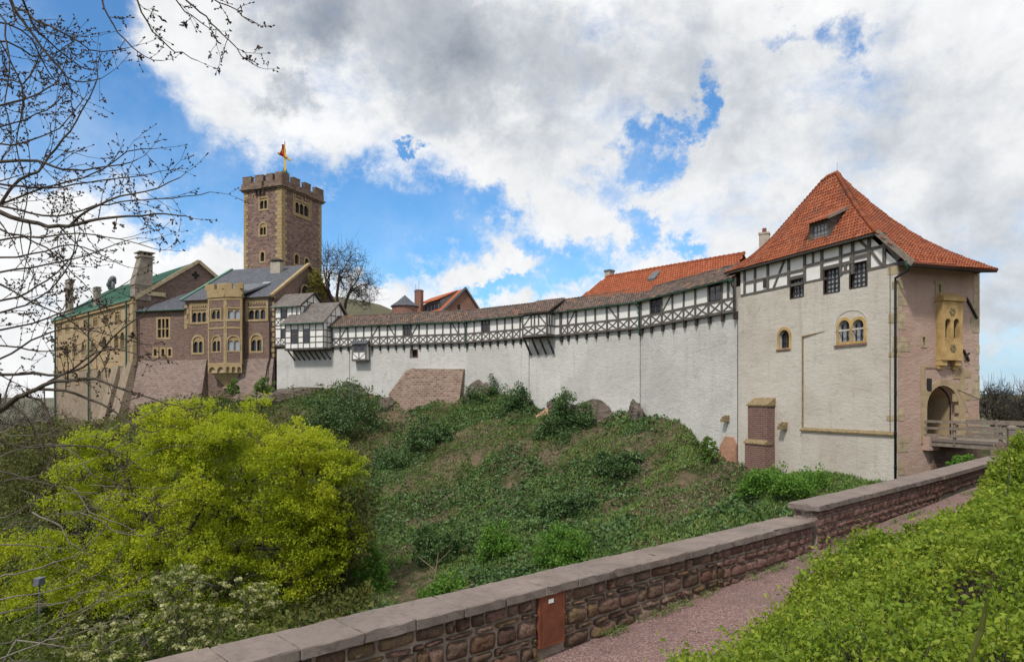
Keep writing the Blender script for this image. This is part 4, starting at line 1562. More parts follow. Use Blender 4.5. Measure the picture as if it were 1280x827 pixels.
for i in range(4):
    f = GF[i]
    ps = seg_posts[i]
    s_beg, s_end = ps[0], ps[-1]
    if i == 1: s_end = f.L
    if i == 2: s_beg = 0
    infill.add([f.at(s_beg, zb, -.05), f.at(s_end, zb, -.05), f.at(s_end, ez, -.05), f.at(s_beg, ez, -.05)], [(0, 1, 2, 3)])
    for (z, w) in ((zb + .02, .22), (zr, .16), (ez - .12, .2)):
        frame.box(f, s_beg, s_end, z - w / 2, z + w / 2, -.08, .03)
    for j, s in enumerate(ps):
        w = .17 if i in (0, 1) else .2
        jt = random.Random(i * 50 + j).uniform(-.045, .045)
        frame.beam(f.at(s + jt, zb, -.018), f.at(s - jt, ez, -.018), w * random.Random(j).uniform(.85, 1.15), .126, Vector((f.n.x, f.n.y, 0)))
        brackets.append((f, s))
        if j == len(ps) - 1: continue
        a, b = s + w / 2, ps[j + 1] - w / 2
        if i == 1 and j == len(ps) - 2: continue
        up = Vector((f.n.x, f.n.y, 0))
        for (p, q) in (((a, zb + .12), (b, zr - .08)), ((a, zr - .08), (b, zb + .12))):
            m1, m2 = ((p[0] * .6 + q[0] * .4), (p[1] * .6 + q[1] * .4) - .05 * (1 if i in (2, 3) else 0)), ((p[0] * .4 + q[0] * .6), (p[1] * .4 + q[1] * .6) - .05 * (1 if i in (2, 3) else 0))
            e = .0 if p[1] < q[1] else .008
            for u_, v_ in ((p, m1), (m1, m2), (m2, q)):
                frame.beam(f.at(u_[0], u_[1], -.02 + e), f.at(v_[0], v_[1], -.02 + e), .1, .05, up)
        br = brace[i].get(j)
        if br:
            p, q = ((a, zr + .1), (b, ez - .2)) if br > 0 else ((a, ez - .2), (b, zr + .1))
            frame.beam(f.at(*p, -.015), f.at(*q, -.015), .13, .06, up)
        if j in gal_windows[i]:
            hole = rectp(a + .06, b - .06, zr + .12, ez - .24)
            wn = MB().ring(f, grow(hole, .08, .06), hole, -.04, .05).build('window', 'timber_dark', gal)
            MB().poly([f.at(s_, z_, -.02) for s_, z_ in hole]).build('pane', 'glass', wn)
            bbx = MB(); sm = (a + b) / 2
            bbx.box(f, sm - .03, sm + .03, zr + .12, ez - .24, -.02, .03); bbx.box(f, a + .06, b - .06, (zr + ez) / 2, (zr + ez) / 2 + .05, -.02, .025)
            bbx.build('glazing_bars', 'timber', wn)
        if i == 3 and j == 7:
            wn = MB().box(f, (a + b) / 2 - .12, (a + b) / 2 + .12, zr + .1, ez - .25, -.04, .04).build('shutter', 'timber', gal)
infill.build('infill_panel', 'infill_white', gal)
frame.build('timber_frame', 'timber', gal)
for f, s in brackets:
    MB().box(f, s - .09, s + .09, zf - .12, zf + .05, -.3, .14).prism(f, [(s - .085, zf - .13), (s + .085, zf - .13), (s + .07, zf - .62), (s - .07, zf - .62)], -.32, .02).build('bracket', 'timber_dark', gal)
for i in range(4):
    f = GF[i]
    beam.box(f, seg_posts[i][0] if i == 0 else 0, f.L, zf - .02, zf + .0, -.3, .02)
beam.build('floor_beam', 'timber_dark', gal)
gt = MB()
pts_e = [Vector((*geave[0].lerp(geave[1], (BEG0 - .6) / GF[0].L), ez - .26))] + [Vector((*p, ez - .26)) for p in geave[1:]]
gt.tube(pts_e, .075, 6)
gt.build('gutter', 'copper_pipe', gal)
for f, x in ((GF[0], 583), (GF[3], 799.8), (GF[3], 920.5)):
    s = f.px(x, 0)[0]
    s = min(max(s, .05), f.L - .02)
    pb = MB()
    e_ = f.at(s, ez - .3, .4)
    pb.tube([e_, e_ - Vector((0, 0, .25)), f.at(s, ez - 1.0, .12), f.at(s, zf - .6, .12)], .07, 7)
    dpipe = pb.build('downpipe', 'copper_pipe' if x < 900 else 'timber_dark', gal)
    MB().lathe(e_ - Vector((0, 0, .2)), [(.08, -.1), (.19, .1), (.21, .26)], 8).build('rainwater_head', 'copper_pipe', dpipe)

# projecting bay on struts
f = GF[1]
by0, by1 = f.px(652.5, 0, 1.35)[0], f.px(697.5, 0, 1.35)[0]
by1 = f.px(684, 0, 1.35)[0]
q0, q1 = by0, by1
BDp = 1.35
bay_i, bay_f = MB(), MB()
FB = f.off(BDp)
bay_i.box(f, q0 + .05, q1 - .05, zf + .1, ez - .35, 0, BDp - .05)
bi = bay_i.build('bay', 'infill_white', gal)
for z, w in ((zf + .12, .24), (zr, .16), (ez - .42, .18)):
    bay_f.box(f, q0, q1, z - w / 2, z + w / 2, BDp - .12, BDp)
    bay_f.box(f, q1 - .08, q1 + .0, z - w / 2, z + w / 2, .05, BDp - .12)
for k in range(3):
    s = q0 + (q1 - q0) * k / 2
    bay_f.box(f, s - .09 + (.09 if k == 0 else (-.09 if k == 2 else 0)), s + .09 + (.09 if k == 0 else (-.09 if k == 2 else 0)), zf, ez - .35, BDp - .12, BDp + .02)
    if k < 2:
        a, b = s + .18, q0 + (q1 - q0) * (k + 1) / 2 - .14
        up = Vector((f.n.x, f.n.y, 0))
        bay_f.beam(f.at(a, zf + .24, BDp - .02), f.at(b, zr - .08, BDp - .02), .12, .06, up)
        bay_f.beam(f.at(a, zr - .08, BDp - .012), f.at(b, zf + .24, BDp - .012), .12, .06, up)
        pz, qz = (zr + .1, ez - .5) if k == 0 else (ez - .5, zr + .1)
        bay_f.beam(f.at(a + (0 if k == 0 else .4), pz, BDp - .02), f.at(b - (.4 if k == 0 else 0), qz, BDp - .02), .12, .06, up)
        bay_f.box(f, (a + b) / 2 + (.3 if k == 0 else -.45), (a + b) / 2 + (.5 if k == 0 else -.25), zr + .1, ez - .5, BDp - .1, BDp - .02)
for k in range(1, 3):
    d = BDp * k / 3
    bay_f.box(f, q1 - .075, q1 + .005, zr, ez - .35, d - .07, d + .07)
bay_f.box(f, q1 - .075, q1 + .005, zf + .1, zr, BDp * .5 - .06, BDp * .5 + .06)
bay_f.build('bay_frame', 'timber', bi)
bay_s = MB()
for k in range(4):
    s = q0 + .15 + (q1 - q0 - .3) * k / 3
    bay_s.beam(f.at(s, zf - .02, BDp - .1), f.at(s, zf - 1.9, -.1), .17, .17)
    bay_s.beam(f.at(s, zf + .0, BDp + .05), f.at(s, zf + .0, -.1), .16, .16)
bay_s.build('strut', 'timber_dark', bi)
brf = MB()
slope = (rz - ez) / 1.93
za, zbk = ez - .3, rz + .06
dA, dB = BDp + .35, -1.6
brf.loft([f.at(q0 - .25, za - .02, dA), f.at(q1 + .2, za - .02, dA), f.at(q1 + .2, zbk, dB), f.at(q0 - .25, zbk, dB)],
         [f.at(q0 - .25, za + .1, dA), f.at(q1 + .2, za + .1, dA), f.at(q1 + .2, zbk + .12, dB), f.at(q0 - .25, zbk + .12, dB)])
lay_tiles(brf, f, q0 - .2, q1 + .2, dA, dB, .30, .30, random.Random(81), .80, .05, .04)
brf.build('bay_roof', 'dark_clay', bi)
MB().beam(f.at(q1 + .23, za + .04, dA), f.at(q1 + .23, zbk + .06, dB), .05, .2).build('bay_verge', 'timber_grey', bi)
MB().prism(f.off(0), [(q1 - .05, ez - .36), (q1 + .0, ez - .36), (q1 + .0, ez + .1), (q1 - .05, ez + .1)], 0, BDp - .02).loft([f.at(q1, ez - .4, 0), f.at(q1, ez - .4, BDp), f.at(q1, ez - .25, BDp), f.at(q1, ez + .75, 0)], [f.at(q1 + .03, ez - .4, 0), f.at(q1 + .03, ez - .4, BDp), f.at(q1 + .03, ez - .25, BDp), f.at(q1 + .03, ez + .75, 0)]).build('bay_cheek', 'timber_dark', bi)

# small hanging closet under the gallery
f = FS[0]
r = f.rect(440.5, 430, 457, 449.5, .9)
cl = MB()
clo = MB().box(f, r[0], r[1], r[2], r[3], -.1, .9).build('closet', 'infill_white', gal)
for s in (r[0], (r[0] + r[1]) / 2, r[1]):
    cl.box(f, s - .07, s + .07, r[2], r[3], .82, .93)
zm = (r[2] + r[3]) / 2
for z in (r[2] + .05, zm, r[3] - .05): cl.box(f, r[0], r[1], z - .06, z + .06, .83, .925)
up = Vector((f.n.x, f.n.y, 0))
sm = (r[0] + r[1]) / 2
cl.beam(f.at(r[0], zm - .1, .9), f.at(sm - .05, r[2] + .1, .9), .08, .05, up)
cl.beam(f.at(r[1], zm - .1, .9), f.at(sm + .05, r[2] + .1, .9), .08, .05, up)
cl.box(f, r[1] - .04, r[1] + .04, r[2], r[3], -.1, .08)
cl.box(f, r[0] - .1, r[1] + .1, r[2] - .14, r[2] + .01, -.1, .98)
cl.build('closet_frame', 'timber', clo)
MB().poly([f.at(s, z, .905) for s, z in rectp(r[0] + .1, sm - .08, zm + .08, r[3] - .1)]).poly([f.at(s, z, .905) for s, z in rectp(sm + .08, r[1] - .1, zm + .08, r[3] - .1)]).build('pane', 'glass', clo)
MB().loft([f.at(r[0] - .25, r[3], 1.2), f.at(r[1] + .3, r[3], 1.2), f.at(r[1] + .3, r[3] + .55, -.05), f.at(r[0] - .25, r[3] + .55, -.05)], [f.at(r[0] - .25, r[3] + .1, 1.2), f.at(r[1] + .3, r[3] + .1, 1.2), f.at(r[1] + .3, r[3] + .65, -.05), f.at(r[0] - .25, r[3] + .65, -.05)]).build('closet_roof', 'slate', clo)
# ------------------------------------------------------------------ timber house at the upper end of the gallery
f = FS[0]
up = Vector((f.n.x, f.n.y, 0))


def timber_block(parent, face, s0, s1, z0, z1, d0, d1, posts, rails, crosses=(), side_posts=3, w=.13):
    b = MB()
    b.box(face, s0 + .03, s1 - .03, z0, z1, d0, d1 - .03)
    blk = b.build('infill_panel', 'infill_white', parent)
    t = MB()
    for s in posts:
        s = min(max(s, s0 + w / 2), s1 - w / 2)
        t.box(face, s - w / 2, s + w / 2, z0, z1, d1 - .06, d1 + .012)
    for z in rails:
        t.box(face, s0, s1, z - w / 2, z + w / 2, d1 - .055, d1)
        t.box(face, s1 - .055, s1, z - w / 2, z + w / 2, d0, d1 - .06)
    for k in range(side_posts):
        d = d0 + (d1 - d0) * (k + .5) / side_posts
        t.box(face, s1 - .06, s1 + .012, z0, z1, d - w / 2, d + w / 2)
    for (a, b_, za, zb_) in crosses:
        u_ = Vector((face.n.x, face.n.y, 0))
        t.beam(face.at(a, za, d1 - .02), face.at(b_, zb_, d1 - .02), .09, .05, u_)
        t.beam(face.at(a, zb_, d1 - .012), face.at(b_, za, d1 - .012), .09, .05, u_)
    t.build('timber_frame', 'timber', parent)
    return blk


th = thing('timber_house', 'half-timbered house with two grey tiled roofs projecting on struts beside the stone residence', 'timber house', (*f.at(3, 0).xy, 7))
D1 = 1.7
h0, h1 = f.px(356, 0, D1)[0], f.px(404.5, 0, D1)[0]
hz0, hz1 = f.px(380, 436, D1)[1], f.px(380, 403.5, D1)[1]
X = lambda x: f.px(x, 0, D1)[0]
Zp = lambda y: f.px(380, y, D1)[1]
timber_block(th, f, h0, h1, hz0, hz1 + .1, -3, D1, [h0, X(363.5), X(372.5), X(379), X(387), X(394.5), h1], [hz0 + .1, Zp(428), Zp(421), Zp(413), hz1])
for (x0, x1) in ((364.5, 371.5), (379.8, 386.3)):
    hole = rectp(X(x0), X(x1), Zp(428), Zp(411.5))
    wn = MB().ring(f, grow(hole, .06, .06), hole, D1 - .05, D1 + .05).build('window', 'timber_dark', th)
    MB().poly([f.at(s, z, D1 + .016) for s, z in hole]).build('pane', 'glass', wn)
    bb = MB(); sm = (X(x0) + X(x1)) / 2
    bb.box(f, sm - .03, sm + .03, Zp(428), Zp(411.5), D1 + .017, D1 + .05)
    bb.box(f, X(x0), X(x1), Zp(417.5), Zp(416.5), D1 + .018, D1 + .045)
    bb.build('glazing_bars', 'timber', wn)
st = MB()
for k in range(8):
    s = h0 + .3 + (h1 - h0 - .4) * k / 7
    st.beam(f.at(s, hz0 - .02, D1 - .1), f.at(s, hz0 - 1.35, .02), .14, .14)
st.box(f, h0 - .02, h1 + .02, hz0 - .14, hz0, -.05, D1 + .04)
st.build('strut', 'timber_dark', th)
# main roof: front slope, gable to the right
rf = MB()
e0, e1 = h0 - .35, h1 + .35
rd = -1.5
rz1 = f.px(421, 377.5, rd)[1]
sr = h1 + .35
rows = []
for k in range(6):
    t = k / 5
    d = (D1 + .45) + (rd - D1 - .45) * t
    z = (hz1 - .05) + (rz1 - hz1 + .05) * t - .12 * math.sin(math.pi * t)
    rows.append([f.at(e0 + (sr - e0) * j / 6, z, d) for j in range(7)])
grid_surf(rf, rows)
rf.add([f.at(e0, rz1, rd), f.at(sr, rz1, rd), f.at(sr, hz1 + .1, -5), f.at(e0, hz1 + .1, -5)], [(0, 1, 2, 3)])
rf.build('roof', 'grey_tile', th)
gb = MB()
gb.loft([f.at(h1 - .06, hz1, D1 - .05), f.at(h1 - .06, hz1, -4.6), f.at(h1 - .06, rz1 - .2, rd)], [f.at(h1, hz1, D1 - .05), f.at(h1, hz1, -4.6), f.at(h1, rz1 - .2, rd)])
gb.build('gable', 'infill_white', th)
gt_ = MB()
for d in (1.0, 0, -1.0, -2.2): 
    gt_.box(f, h1 - .05, h1 + .015, hz1, hz1 + max(.3, (rz1 - hz1) * (1 - abs(d - rd) / (D1 - rd)) - .2), d - .06, d + .06)
gt_.beam(f.at(h1 - .02, hz1 + 1.05, .55), f.at(h1 - .02, hz1 + 1.05, -3.4), .08, .12)
gt_.build('gable_frame', 'timber', th)
vb = MB()
vb.beam(f.at(sr + .02, hz1 - .08, D1 + .47), f.at(sr + .02, rz1 - .02, rd), .06, .22)
vb.beam(f.at(sr + .02, rz1 - .02, rd), f.at(sr + .02, hz1 + .1, -5), .06, .22)
vb.build('verge_board', 'timber_grey', th)
MB().tube([f.at(e0, hz1 - .12, D1 + .5), f.at(e1, hz1 - .12, D1 + .5)], .08, 6).build('gutter', 'copper_pipe', th)
# taller part behind, to the left
D2 = .35
l0, l1 = f.px(343.5, 0, D2)[0], f.px(376, 0, D2)[0]
X2 = lambda x: f.px(x, 0, D2)[0]
Z2 = lambda y: f.px(352, y, D2)[1]
lz0, lz1 = Z2(432), Z2(382.5)
timber_block(th, f, l0, l1, lz0, lz1, -4.5, D2, [l0, X2(351), X2(358.5), X2(365), l1], [lz0 + .1, Z2(422.5), Z2(411), Z2(407), Z2(398), Z2(393.5) if False else Z2(397.4), lz1 - .1],
             crosses=[(X2(345), X2(350.5), Z2(406), Z2(399)), (X2(345), X2(350.5), Z2(431), Z2(424)), (X2(352), X2(357.5), Z2(431), Z2(424)), (X2(352), X2(357.5), Z2(406), Z2(399))])
for (x0, y0, x1, y1) in ((352, 387, 357.8, 396.5), (351.6, 412, 356, 422)):
    hole = rectp(X2(x0), X2(x1), Z2(y1), Z2(y0))
    wn = MB().ring(f, grow(hole, .06, .06), hole, D2 - .05, D2 + .05).build('window', 'timber_dark', th)
    MB().poly([f.at(s, z, D2 + .016) for s, z in hole]).build('pane', 'glass', wn)
rd2 = -2.4
lr1 = f.px(386, 366, rd2)[1]
rf = MB()
rows = []
for k in range(6):
    t = k / 5
    d = (D2 + .4) + (rd2 - D2 - .4) * t
    z = (lz1 - .12) + (lr1 - lz1 + .12) * t - .12 * math.sin(math.pi * t)
    rows.append([f.at(l0 - .5 + (l1 + .3 - l0 + .5) * j / 6, z, d) for j in range(7)])
grid_surf(rf, rows)
rf.add([f.at(l0 - .5, lr1, rd2), f.at(l1 + .3, lr1, rd2), f.at(l1 + .3, lz1, -5.5), f.at(l0 - .5, lz1, -5.5)], [(0, 1, 2, 3)])
rf.build('roof', 'grey_tile', th)
gb = MB()
gb.loft([f.at(l1 - .06, lz1, D2), f.at(l1 - .06, lz1, -5.3), f.at(l1 - .06, lr1 - .15, rd2)], [f.at(l1, lz1, D2), f.at(l1, lz1, -5.3), f.at(l1, lr1 - .15, rd2)])
gb.build('gable', 'infill_white', th)
vb = MB()
vb.beam(f.at(l1 + .32, lz1 - .1, D2 + .4), f.at(l1 + .32, lr1, rd2), .07, .22)
vb.beam(f.at(l1 + .32, lr1, rd2), f.at(l1 + .32, lz1, -5.5), .07, .26)
vb.beam(f.at(l1 + .0, lz1 + .6, -.6), f.at(l1 + .0, lz1 + .6, -4.4), .07, .12)
vb.box(f, l1 - .05, l1 + .016, lz1, lr1 - .3, rd2 - .07, rd2 + .07); vb.box(f, l1 - .05, l1 + .016, lz1, lz1 + .9, rd2 + 1.2, rd2 + 1.34)
vb.build('verge_board', 'timber_dark', th)
MB().tube([f.at(l0 - .5, lz1 - .2, D2 + .45), f.at(l1 - .3, lz1 - .2, D2 + .45)], .08, 6).tube([f.at(l0 + 4.0 if l1 - l0 > 4 else l1 - .4, lz1 - .2, D2 + .4), f.at(l1 - .6, lz1 - .9, D2 + .12), f.at(l1 - .6, lz1 - 1.8, D2 + .12)], .06, 6).build('gutter', 'copper_pipe', th)

# ------------------------------------------------------------------ stone residence with the bay turret
KP1 = Vector((-33.3, 97.5))
KU = Vector((.965, -.262)).normalized()
KF = Face(KP1 - KU * 24.0, KP1)
kx = lambda x, d=0: KF.px(x, 0, d)[0]
kz = lambda y, x=285, d=0: KF.px(x, y, d)[1]
ke = kz(372.5, 300)                                           # main eave
kw = kz(386.5, 200)                                           # eave of the low wing
kb = kz(449, 280)                                             # band between wall and battered base
res = thing('stone_residence', 'reddish stone residence with slate roof and crenellated sandstone bay turret', 'stone house', (*KF.at(15, 0).xy, 1))
wing = thing('linking_wing', 'low reddish stone wing with dark lean-to slate roof beside the long palace', 'castle wing', (*KF.at(4, 0).xy, 1))
sA, sB, sC_ = kx(172) - .6, kx(231.5), KF.L
holes, wins = [], []


def kwin(x0, y0, x1, y1, arched, lights, fw, surround=None, pane='glass', bars=None, par=None, deep=.3):
    r = KF.rect(x0, y0, x1, y1)
    h = arch(*r) if arched else rectp(*r)
    return h, lights, fw, pane, bars


spec = [(240, 387, 258, 403.5, False, 3), (241.5, 420.5, 253.5, 440.5, True, 2), (310.5, 385, 332, 399.5, False, 3), (314, 418.5, 327, 438.5, True, 2)]
kh = [kwin(a, b_, c, d, ar, li, .22) for (a, b_, c, d, ar, li) in spec]
mb = MB()
ob0, ob1 = kx(263), kx(303)
mb.wall(KF, [(sB, kb), (sC_, kb), (sC_, ke), (sB, ke)], [h[0] for h in kh], 0, .35)
mb.build('wall_face', 'house_stone', res)
for (h, li, fw, pane, bars), sp in zip(kh, spec):
    window(res, KF, h, .28 if sp[4] else .2, .06, 'yellow_stone', pane, .32, lights=li)
# sandstone frames of the upper triple windows with blind arcade
for (x0, x1, y0, y1) in ((237.5, 261.5, 378.5, 405), (307, 335.5, 374.5, 401.5)):
    r = KF.rect(x0, y0, x1, y1)
    o_ = rectp(*r)
    i_ = rectp(r[0] + .38, r[1] - .3, r[2] + .3, r[3] - .28)
    b = MB().ring(KF, o_, i_, -.03, .09)
    k = 7
    for j in range(k):
        s = r[0] + .4 + (r[1] - r[0] - .75) * (j + .5) / k
        w_ = (r[1] - r[0] - .75) / k
        b.prism(KF, [(s - w_ / 2, r[3] - .28), (s - w_ / 2, r[3] - .62), (s - w_ / 2 + .08, r[3] - .66), (s - w_ * .3, r[3] - .42), (s + w_ * .3, r[3] - .42), (s + w_ / 2 - .08, r[3] - .66), (s + w_ / 2, r[3] - .62), (s + w_ / 2, r[3] - .28)], -.02, .075)
    b.build('arcade_frame', 'yellow_stone', res)
qb = MB()
for k in range(12):
    z = kb + .2 + k * .72
    if z > ke - 1: break
    if z > kz(410): qb.box(KF, sB - .12, sB + .35 + .3 * (k % 2), z, z + .68, -.3, .05)
    qb.box(KF, sC_ - .3 - .25 * (k % 2), sC_ + .03, z, z + .5, -.3, .03)
qb.box(KF, sB - .05, sC_ + .05, ke - .18, ke + .05, -.3, .13)
qb.build('quoins', 'yellow_stone', res)
# battered base in two pieces with the niche under the turret
nb0, nb1 = kx(259), kx(297)
for (a, b_) in ((sB - .0, nb0), (nb1, sC_)):
    MB().loft([KF.at(a, -6, 2.0), KF.at(b_ - (.5 if b_ < sC_ else 0), -6, 2.0), KF.at(b_ - (.5 if b_ < sC_ else 0), -6, -.2), KF.at(a, -6, -.2)], [KF.at(a, kb, .12), KF.at(b_, kb, .12), KF.at(b_, kb, -.2), KF.at(a, kb, -.2)]).build('battered_base', 'base_stone', res)
MB().poly([KF.at(nb0 - .6, -6, -.1), KF.at(nb1 + .6, -6, -.1), KF.at(nb1 + .6, kb, -.1), KF.at(nb0 - .6, kb, -.1)]).build('niche_wall', 'house_stone', res)
# bay turret: half hexagon
tb = kz(351, 283, 1.6)
d_ = 1.75
t0 = [(ob0, 0), (ob0 + (ob1 - ob0) * .12, d_ * .72), (kx(281.5, d_), d_), (kx(301.5, d_ * .7), d_ * .6), (ob1 + .1, 0)]
bay = MB()
zc0, zc1 = kz(456, 283, 1.5), kz(370, 283, 1.5)
btur = None


def side_face(i):
    a, b_ = KF.at(t0[i][0], 0, t0[i][1]), KF.at(t0[i + 1][0], 0, t0[i + 1][1])
    return Face((a.x, a.y), (b_.x, b_.y))


tw_specs = {1: [(264.5, 387, 275.5, 398.5, False), (265.8, 420, 275.5, 439, True)], 2: [(285, 385.5, 300.0, 398.5, False), (284.5, 420, 299.5, 438, True)]}
sub = []
for i in range(4):
    fc = side_face(i)
    hs = []
    if i in tw_specs:
        for (x0, y0, x1, y1, ar) in tw_specs[i]:
            sa, sb_ = fc.px(x0, 0)[0], fc.px(x1, 0)[0]
            sa, sb_ = max(sa, .22), min(sb_, fc.L - .22)
            zz0, zz1 = fc.px((x0 + x1) / 2, y1)[1], fc.px((x0 + x1) / 2, y0)[1]
            hs.append(arch(sa, sb_, zz0, zz1) if ar else rectp(sa, sb_, zz0, zz1))
    bay.wall(fc, rectp(0, fc.L, zc0, zc1), hs, 0, .3)
    sub.append((fc, hs))
bturret = bay.build('bay_turret', 'house_stone', res)
tr = MB()
for i, (fc, hs) in enumerate(sub):
    for h in hs:
        window(bturret, fc, h, .2, .05, 'yellow_stone', 'glass_pale' if i == 2 else 'glass', .25, lights=2)
    for s in (0, fc.L):
        tr.box(fc, max(0, s - .24) if s else 0, s if s else .24, zc0, zc1, -.2, .05)
    for z, h_ in ((zc0, .3), (kz(411, 283, 1.5), .28), (kz(375, 283, 1.5), .5), (zc1 - .15, .35), (kz(401.5, 283, 1.5), .16)):
        tr.box(fc, .0, fc.L, z, z + h_, -.2, .07 if h_ != .35 else .2)
    # parapet and merlons
    tr.box(fc, -.12, fc.L + .12, zc1 + .2, zc1 + 1.0, -.3, .16)
    n_ = max(1, int(round(fc.L / 1.5)))
    if fc.L > 1.2:
        for k in range(n_):
            s = fc.L * (k + .5) / n_
            tr.box(fc, s - fc.L / n_ * .32, s + fc.L / n_ * .32, zc1 + 1.0, zc1 + 1.75, -.3, .165)
    tr.box(fc, -.45 if i else 0, .4 if i else .3, zc1 + 1.002, zc1 + 1.8, -.28, .17)
tr.build('turret_trim', 'yellow_stone', bturret)
# corbel table and tapering foot
cf = MB()
ctr = (kx(283, .8), .3)


def ringz(z, k, drop=0):
    out = []
    for (s, d) in t0:
        out.append(KF.at(ctr[0] + (s - ctr[0]) * k, z, max(-.1, d * k)))
    return out


zt1, zt2, zt3 = zc0, kz(466, 283, 1.2), kz(483, 283, .4)
for (za, ka), (zb2, kb2) in (((zt2 - .05, .86), (zt2, .86)), ((zt3, .22), (zt2 - .05, .82)), ((zt3 - .25, .34), (zt3, .34))):
    cf.loft(ringz(za, ka), ringz(zb2, kb2))
for i in range(1, 3):
    fc = sub[i][0]
    n_ = 3 if i == 2 else 2
    w_ = fc.L / n_
    for k in range(n_):
        a_ = arch(k * w_ + .16, (k + 1) * w_ - .16, zt2 - .15, zt1 - .25, 6)
        # block with an arched hollow
        cf.wall(fc, rectp(k * w_, (k + 1) * w_, zt2 + .0, zt1 + .02), [[(s, max(z, zt2 + .03)) for s, z in a_]], .06, .4)
cf.build('turret_foot', 'yellow_stone', bturret)
hb_ = MB()
hb_.loft(ringz(zt2, .85), ringz(zt1, .85))
hb_.build('corbel_hollow', 'tuff', bturret)
# roof of the residence
KB = -KF.n
apx = KF.px(384, 331, -9.8)
ridge_d = -9.8
rk0, rk1 = KF.px(290, 0, ridge_d)[0], apx[0]
rzk = apx[1]
kr = MB()
A0_, A1_ = KF.at(sB - .5, ke - .1, .5), KF.at(kx(338.5, .5), ke + .0, .5)
rows = []
for k in range(7):
    t = k / 6
    a_, b_ = A0_.lerp(KF.at(rk0, rzk - .1, ridge_d), t), A1_.lerp(KF.at(rk1 + .2, rzk, ridge_d), t)
    rows.append([a_.lerp(b_, j / 8) for j in range(9)])
grid_surf(kr, rows)
kr.add([KF.at(rk0, rzk - .1, ridge_d), KF.at(rk1 + .2, rzk, ridge_d), KF.at(sC_ + .2, ke, -19.5), KF.at(sB, ke, -19.5)], [(0, 1, 2, 3)])
kr.add([A0_, KF.at(rk0, rzk - .1, ridge_d), KF.at(sB, ke, -19.5)], [(0, 1, 2)])
kr.build('roof', 'slate', res)
hp_ = MB()
hp_.beam(A0_ + Vector((0, 0, .1)), KF.at(rk0, rzk + .05, ridge_d), .5, .14)
hp_.build('hip_flashing', 'copper', res)
gs = MB()
gs.loft([KF.at(sC_ - .4, ke - 9, .0), KF.at(sC_ - .4, ke, .0), KF.at(rk1 - .4, rzk - .25, ridge_d), KF.at(sC_ - .4, ke, -19), KF.at(sC_ - .4, ke - 9, -19)],
        [KF.at(sC_, ke - 9, .0), KF.at(sC_, ke, .0), KF.at(rk1, rzk - .25, ridge_d), KF.at(sC_, ke, -19), KF.at(sC_, ke - 9, -19)])
gs.build('gable', 'house_stone', res)
vg = MB()
vg.beam(A1_ + Vector((0, 0, .05)), KF.at(rk1 + .25, rzk + .1, ridge_d), .5, .34)
vg.beam(KF.at(rk1 + .25, rzk + .1, ridge_d), KF.at(sC_ + .1, ke, -19), .5, .3)
vg.build('verge', 'yellow_stone', res)
GFc = Face(KF.at(sC_, 0, 0).xy, KF.at(sC_, 0, -19).xy)
g0 = GFc.px(381, 0)[0]
hole = arch(g0 - .9, g0 + 1.1, GFc.px(381, 372)[1], GFc.px(381, 357)[1])
MB().ring(GFc, grow(hole, .25), hole, -.02, .06).build('gable_window', 'yellow_stone', res)
MB().poly([GFc.at(s, z, .01) for s, z in hole]).build('pane', 'hollow', res)
# roof furniture: chimney, skylight
c_ = KF.at(kx(344, -7.5), 0, -7.5)
cz = kz(343, 344, -7.5)
chn = MB().box(KF, KF.px(338.5, 0, -7.5)[0], KF.px(350.5, 0, -7.5)[0], cz - 1.2, KF.px(344, 327, -7.5)[1], -8.3, -7.4).build('chimney', 'chimney_render', res)
a_ = KF.px(338, 326, -7.4); b_ = KF.px(352, 326, -7.4)
MB().loft([KF.at(a_[0], a_[1], -7.2), KF.at(b_[0], a_[1], -7.2), KF.at(b_[0], a_[1], -8.5), KF.at(a_[0], a_[1], -8.5)], [KF.at(a_[0] + .4, a_[1] + .25, -7.3), KF.at(b_[0] - .4, a_[1] + .25, -7.3), KF.at(b_[0] - .4, a_[1] + .25, -8.4), KF.at(a_[0] + .4, a_[1] + .25, -8.4)]).build('chimney_cap', 'iron', chn)
for (x, y, w_) in ((331.5, 356.5, .5),):
    t = .37
    d = .5 + (ridge_d - .5) * t
    s, z = KF.px(x, y, d)
    zz = ke + (rzk - ke) * t
    sk = MB().loft([KF.at(s - .6, zz - .2, d + .35), KF.at(s + .6, zz - .2, d + .35), KF.at(s + .6, zz + .35, d - .45), KF.at(s - .6, zz + .35, d - .45)], [KF.at(s - .6, zz - .02, d + .35), KF.at(s + .6, zz - .02, d + .35), KF.at(s + .6, zz + .5, d - .45), KF.at(s - .6, zz + .5, d - .45)])
    sk.build('skylight', 'glass_pale', res)
# turret roof valley of dark lead behind the merlons
MB().loft([KF.at(ob0 + .3, zc1 + .25, 1.2), KF.at(ob1 + .9, zc1 + .25, 1.0), KF.at(ob1 + 2.2, zc1 + 2.2, -3.4), KF.at(ob0 + 2.5, zc1 + 2.2, -3.4)], [KF.at(ob0 + .3, zc1 + .5, 1.2), KF.at(ob1 + .9, zc1 + .5, 1.0), KF.at(ob1 + 2.2, zc1 + 2.5, -3.4), KF.at(ob0 + 2.5, zc1 + 2.5, -3.4)]).build('turret_roof', 'lead', bturret)
# downpipe slanting down the base
dpx = kx(338.5)
MB().tube([KF.at(dpx, ke - .1, .3), KF.at(dpx, kb + .2, .2), KF.at(kx(335, .4), kb - 1, .5), KF.at(kx(330, 1.4), 1.0, 1.5)], .1, 7).build('downpipe', 'pipe_black', res)

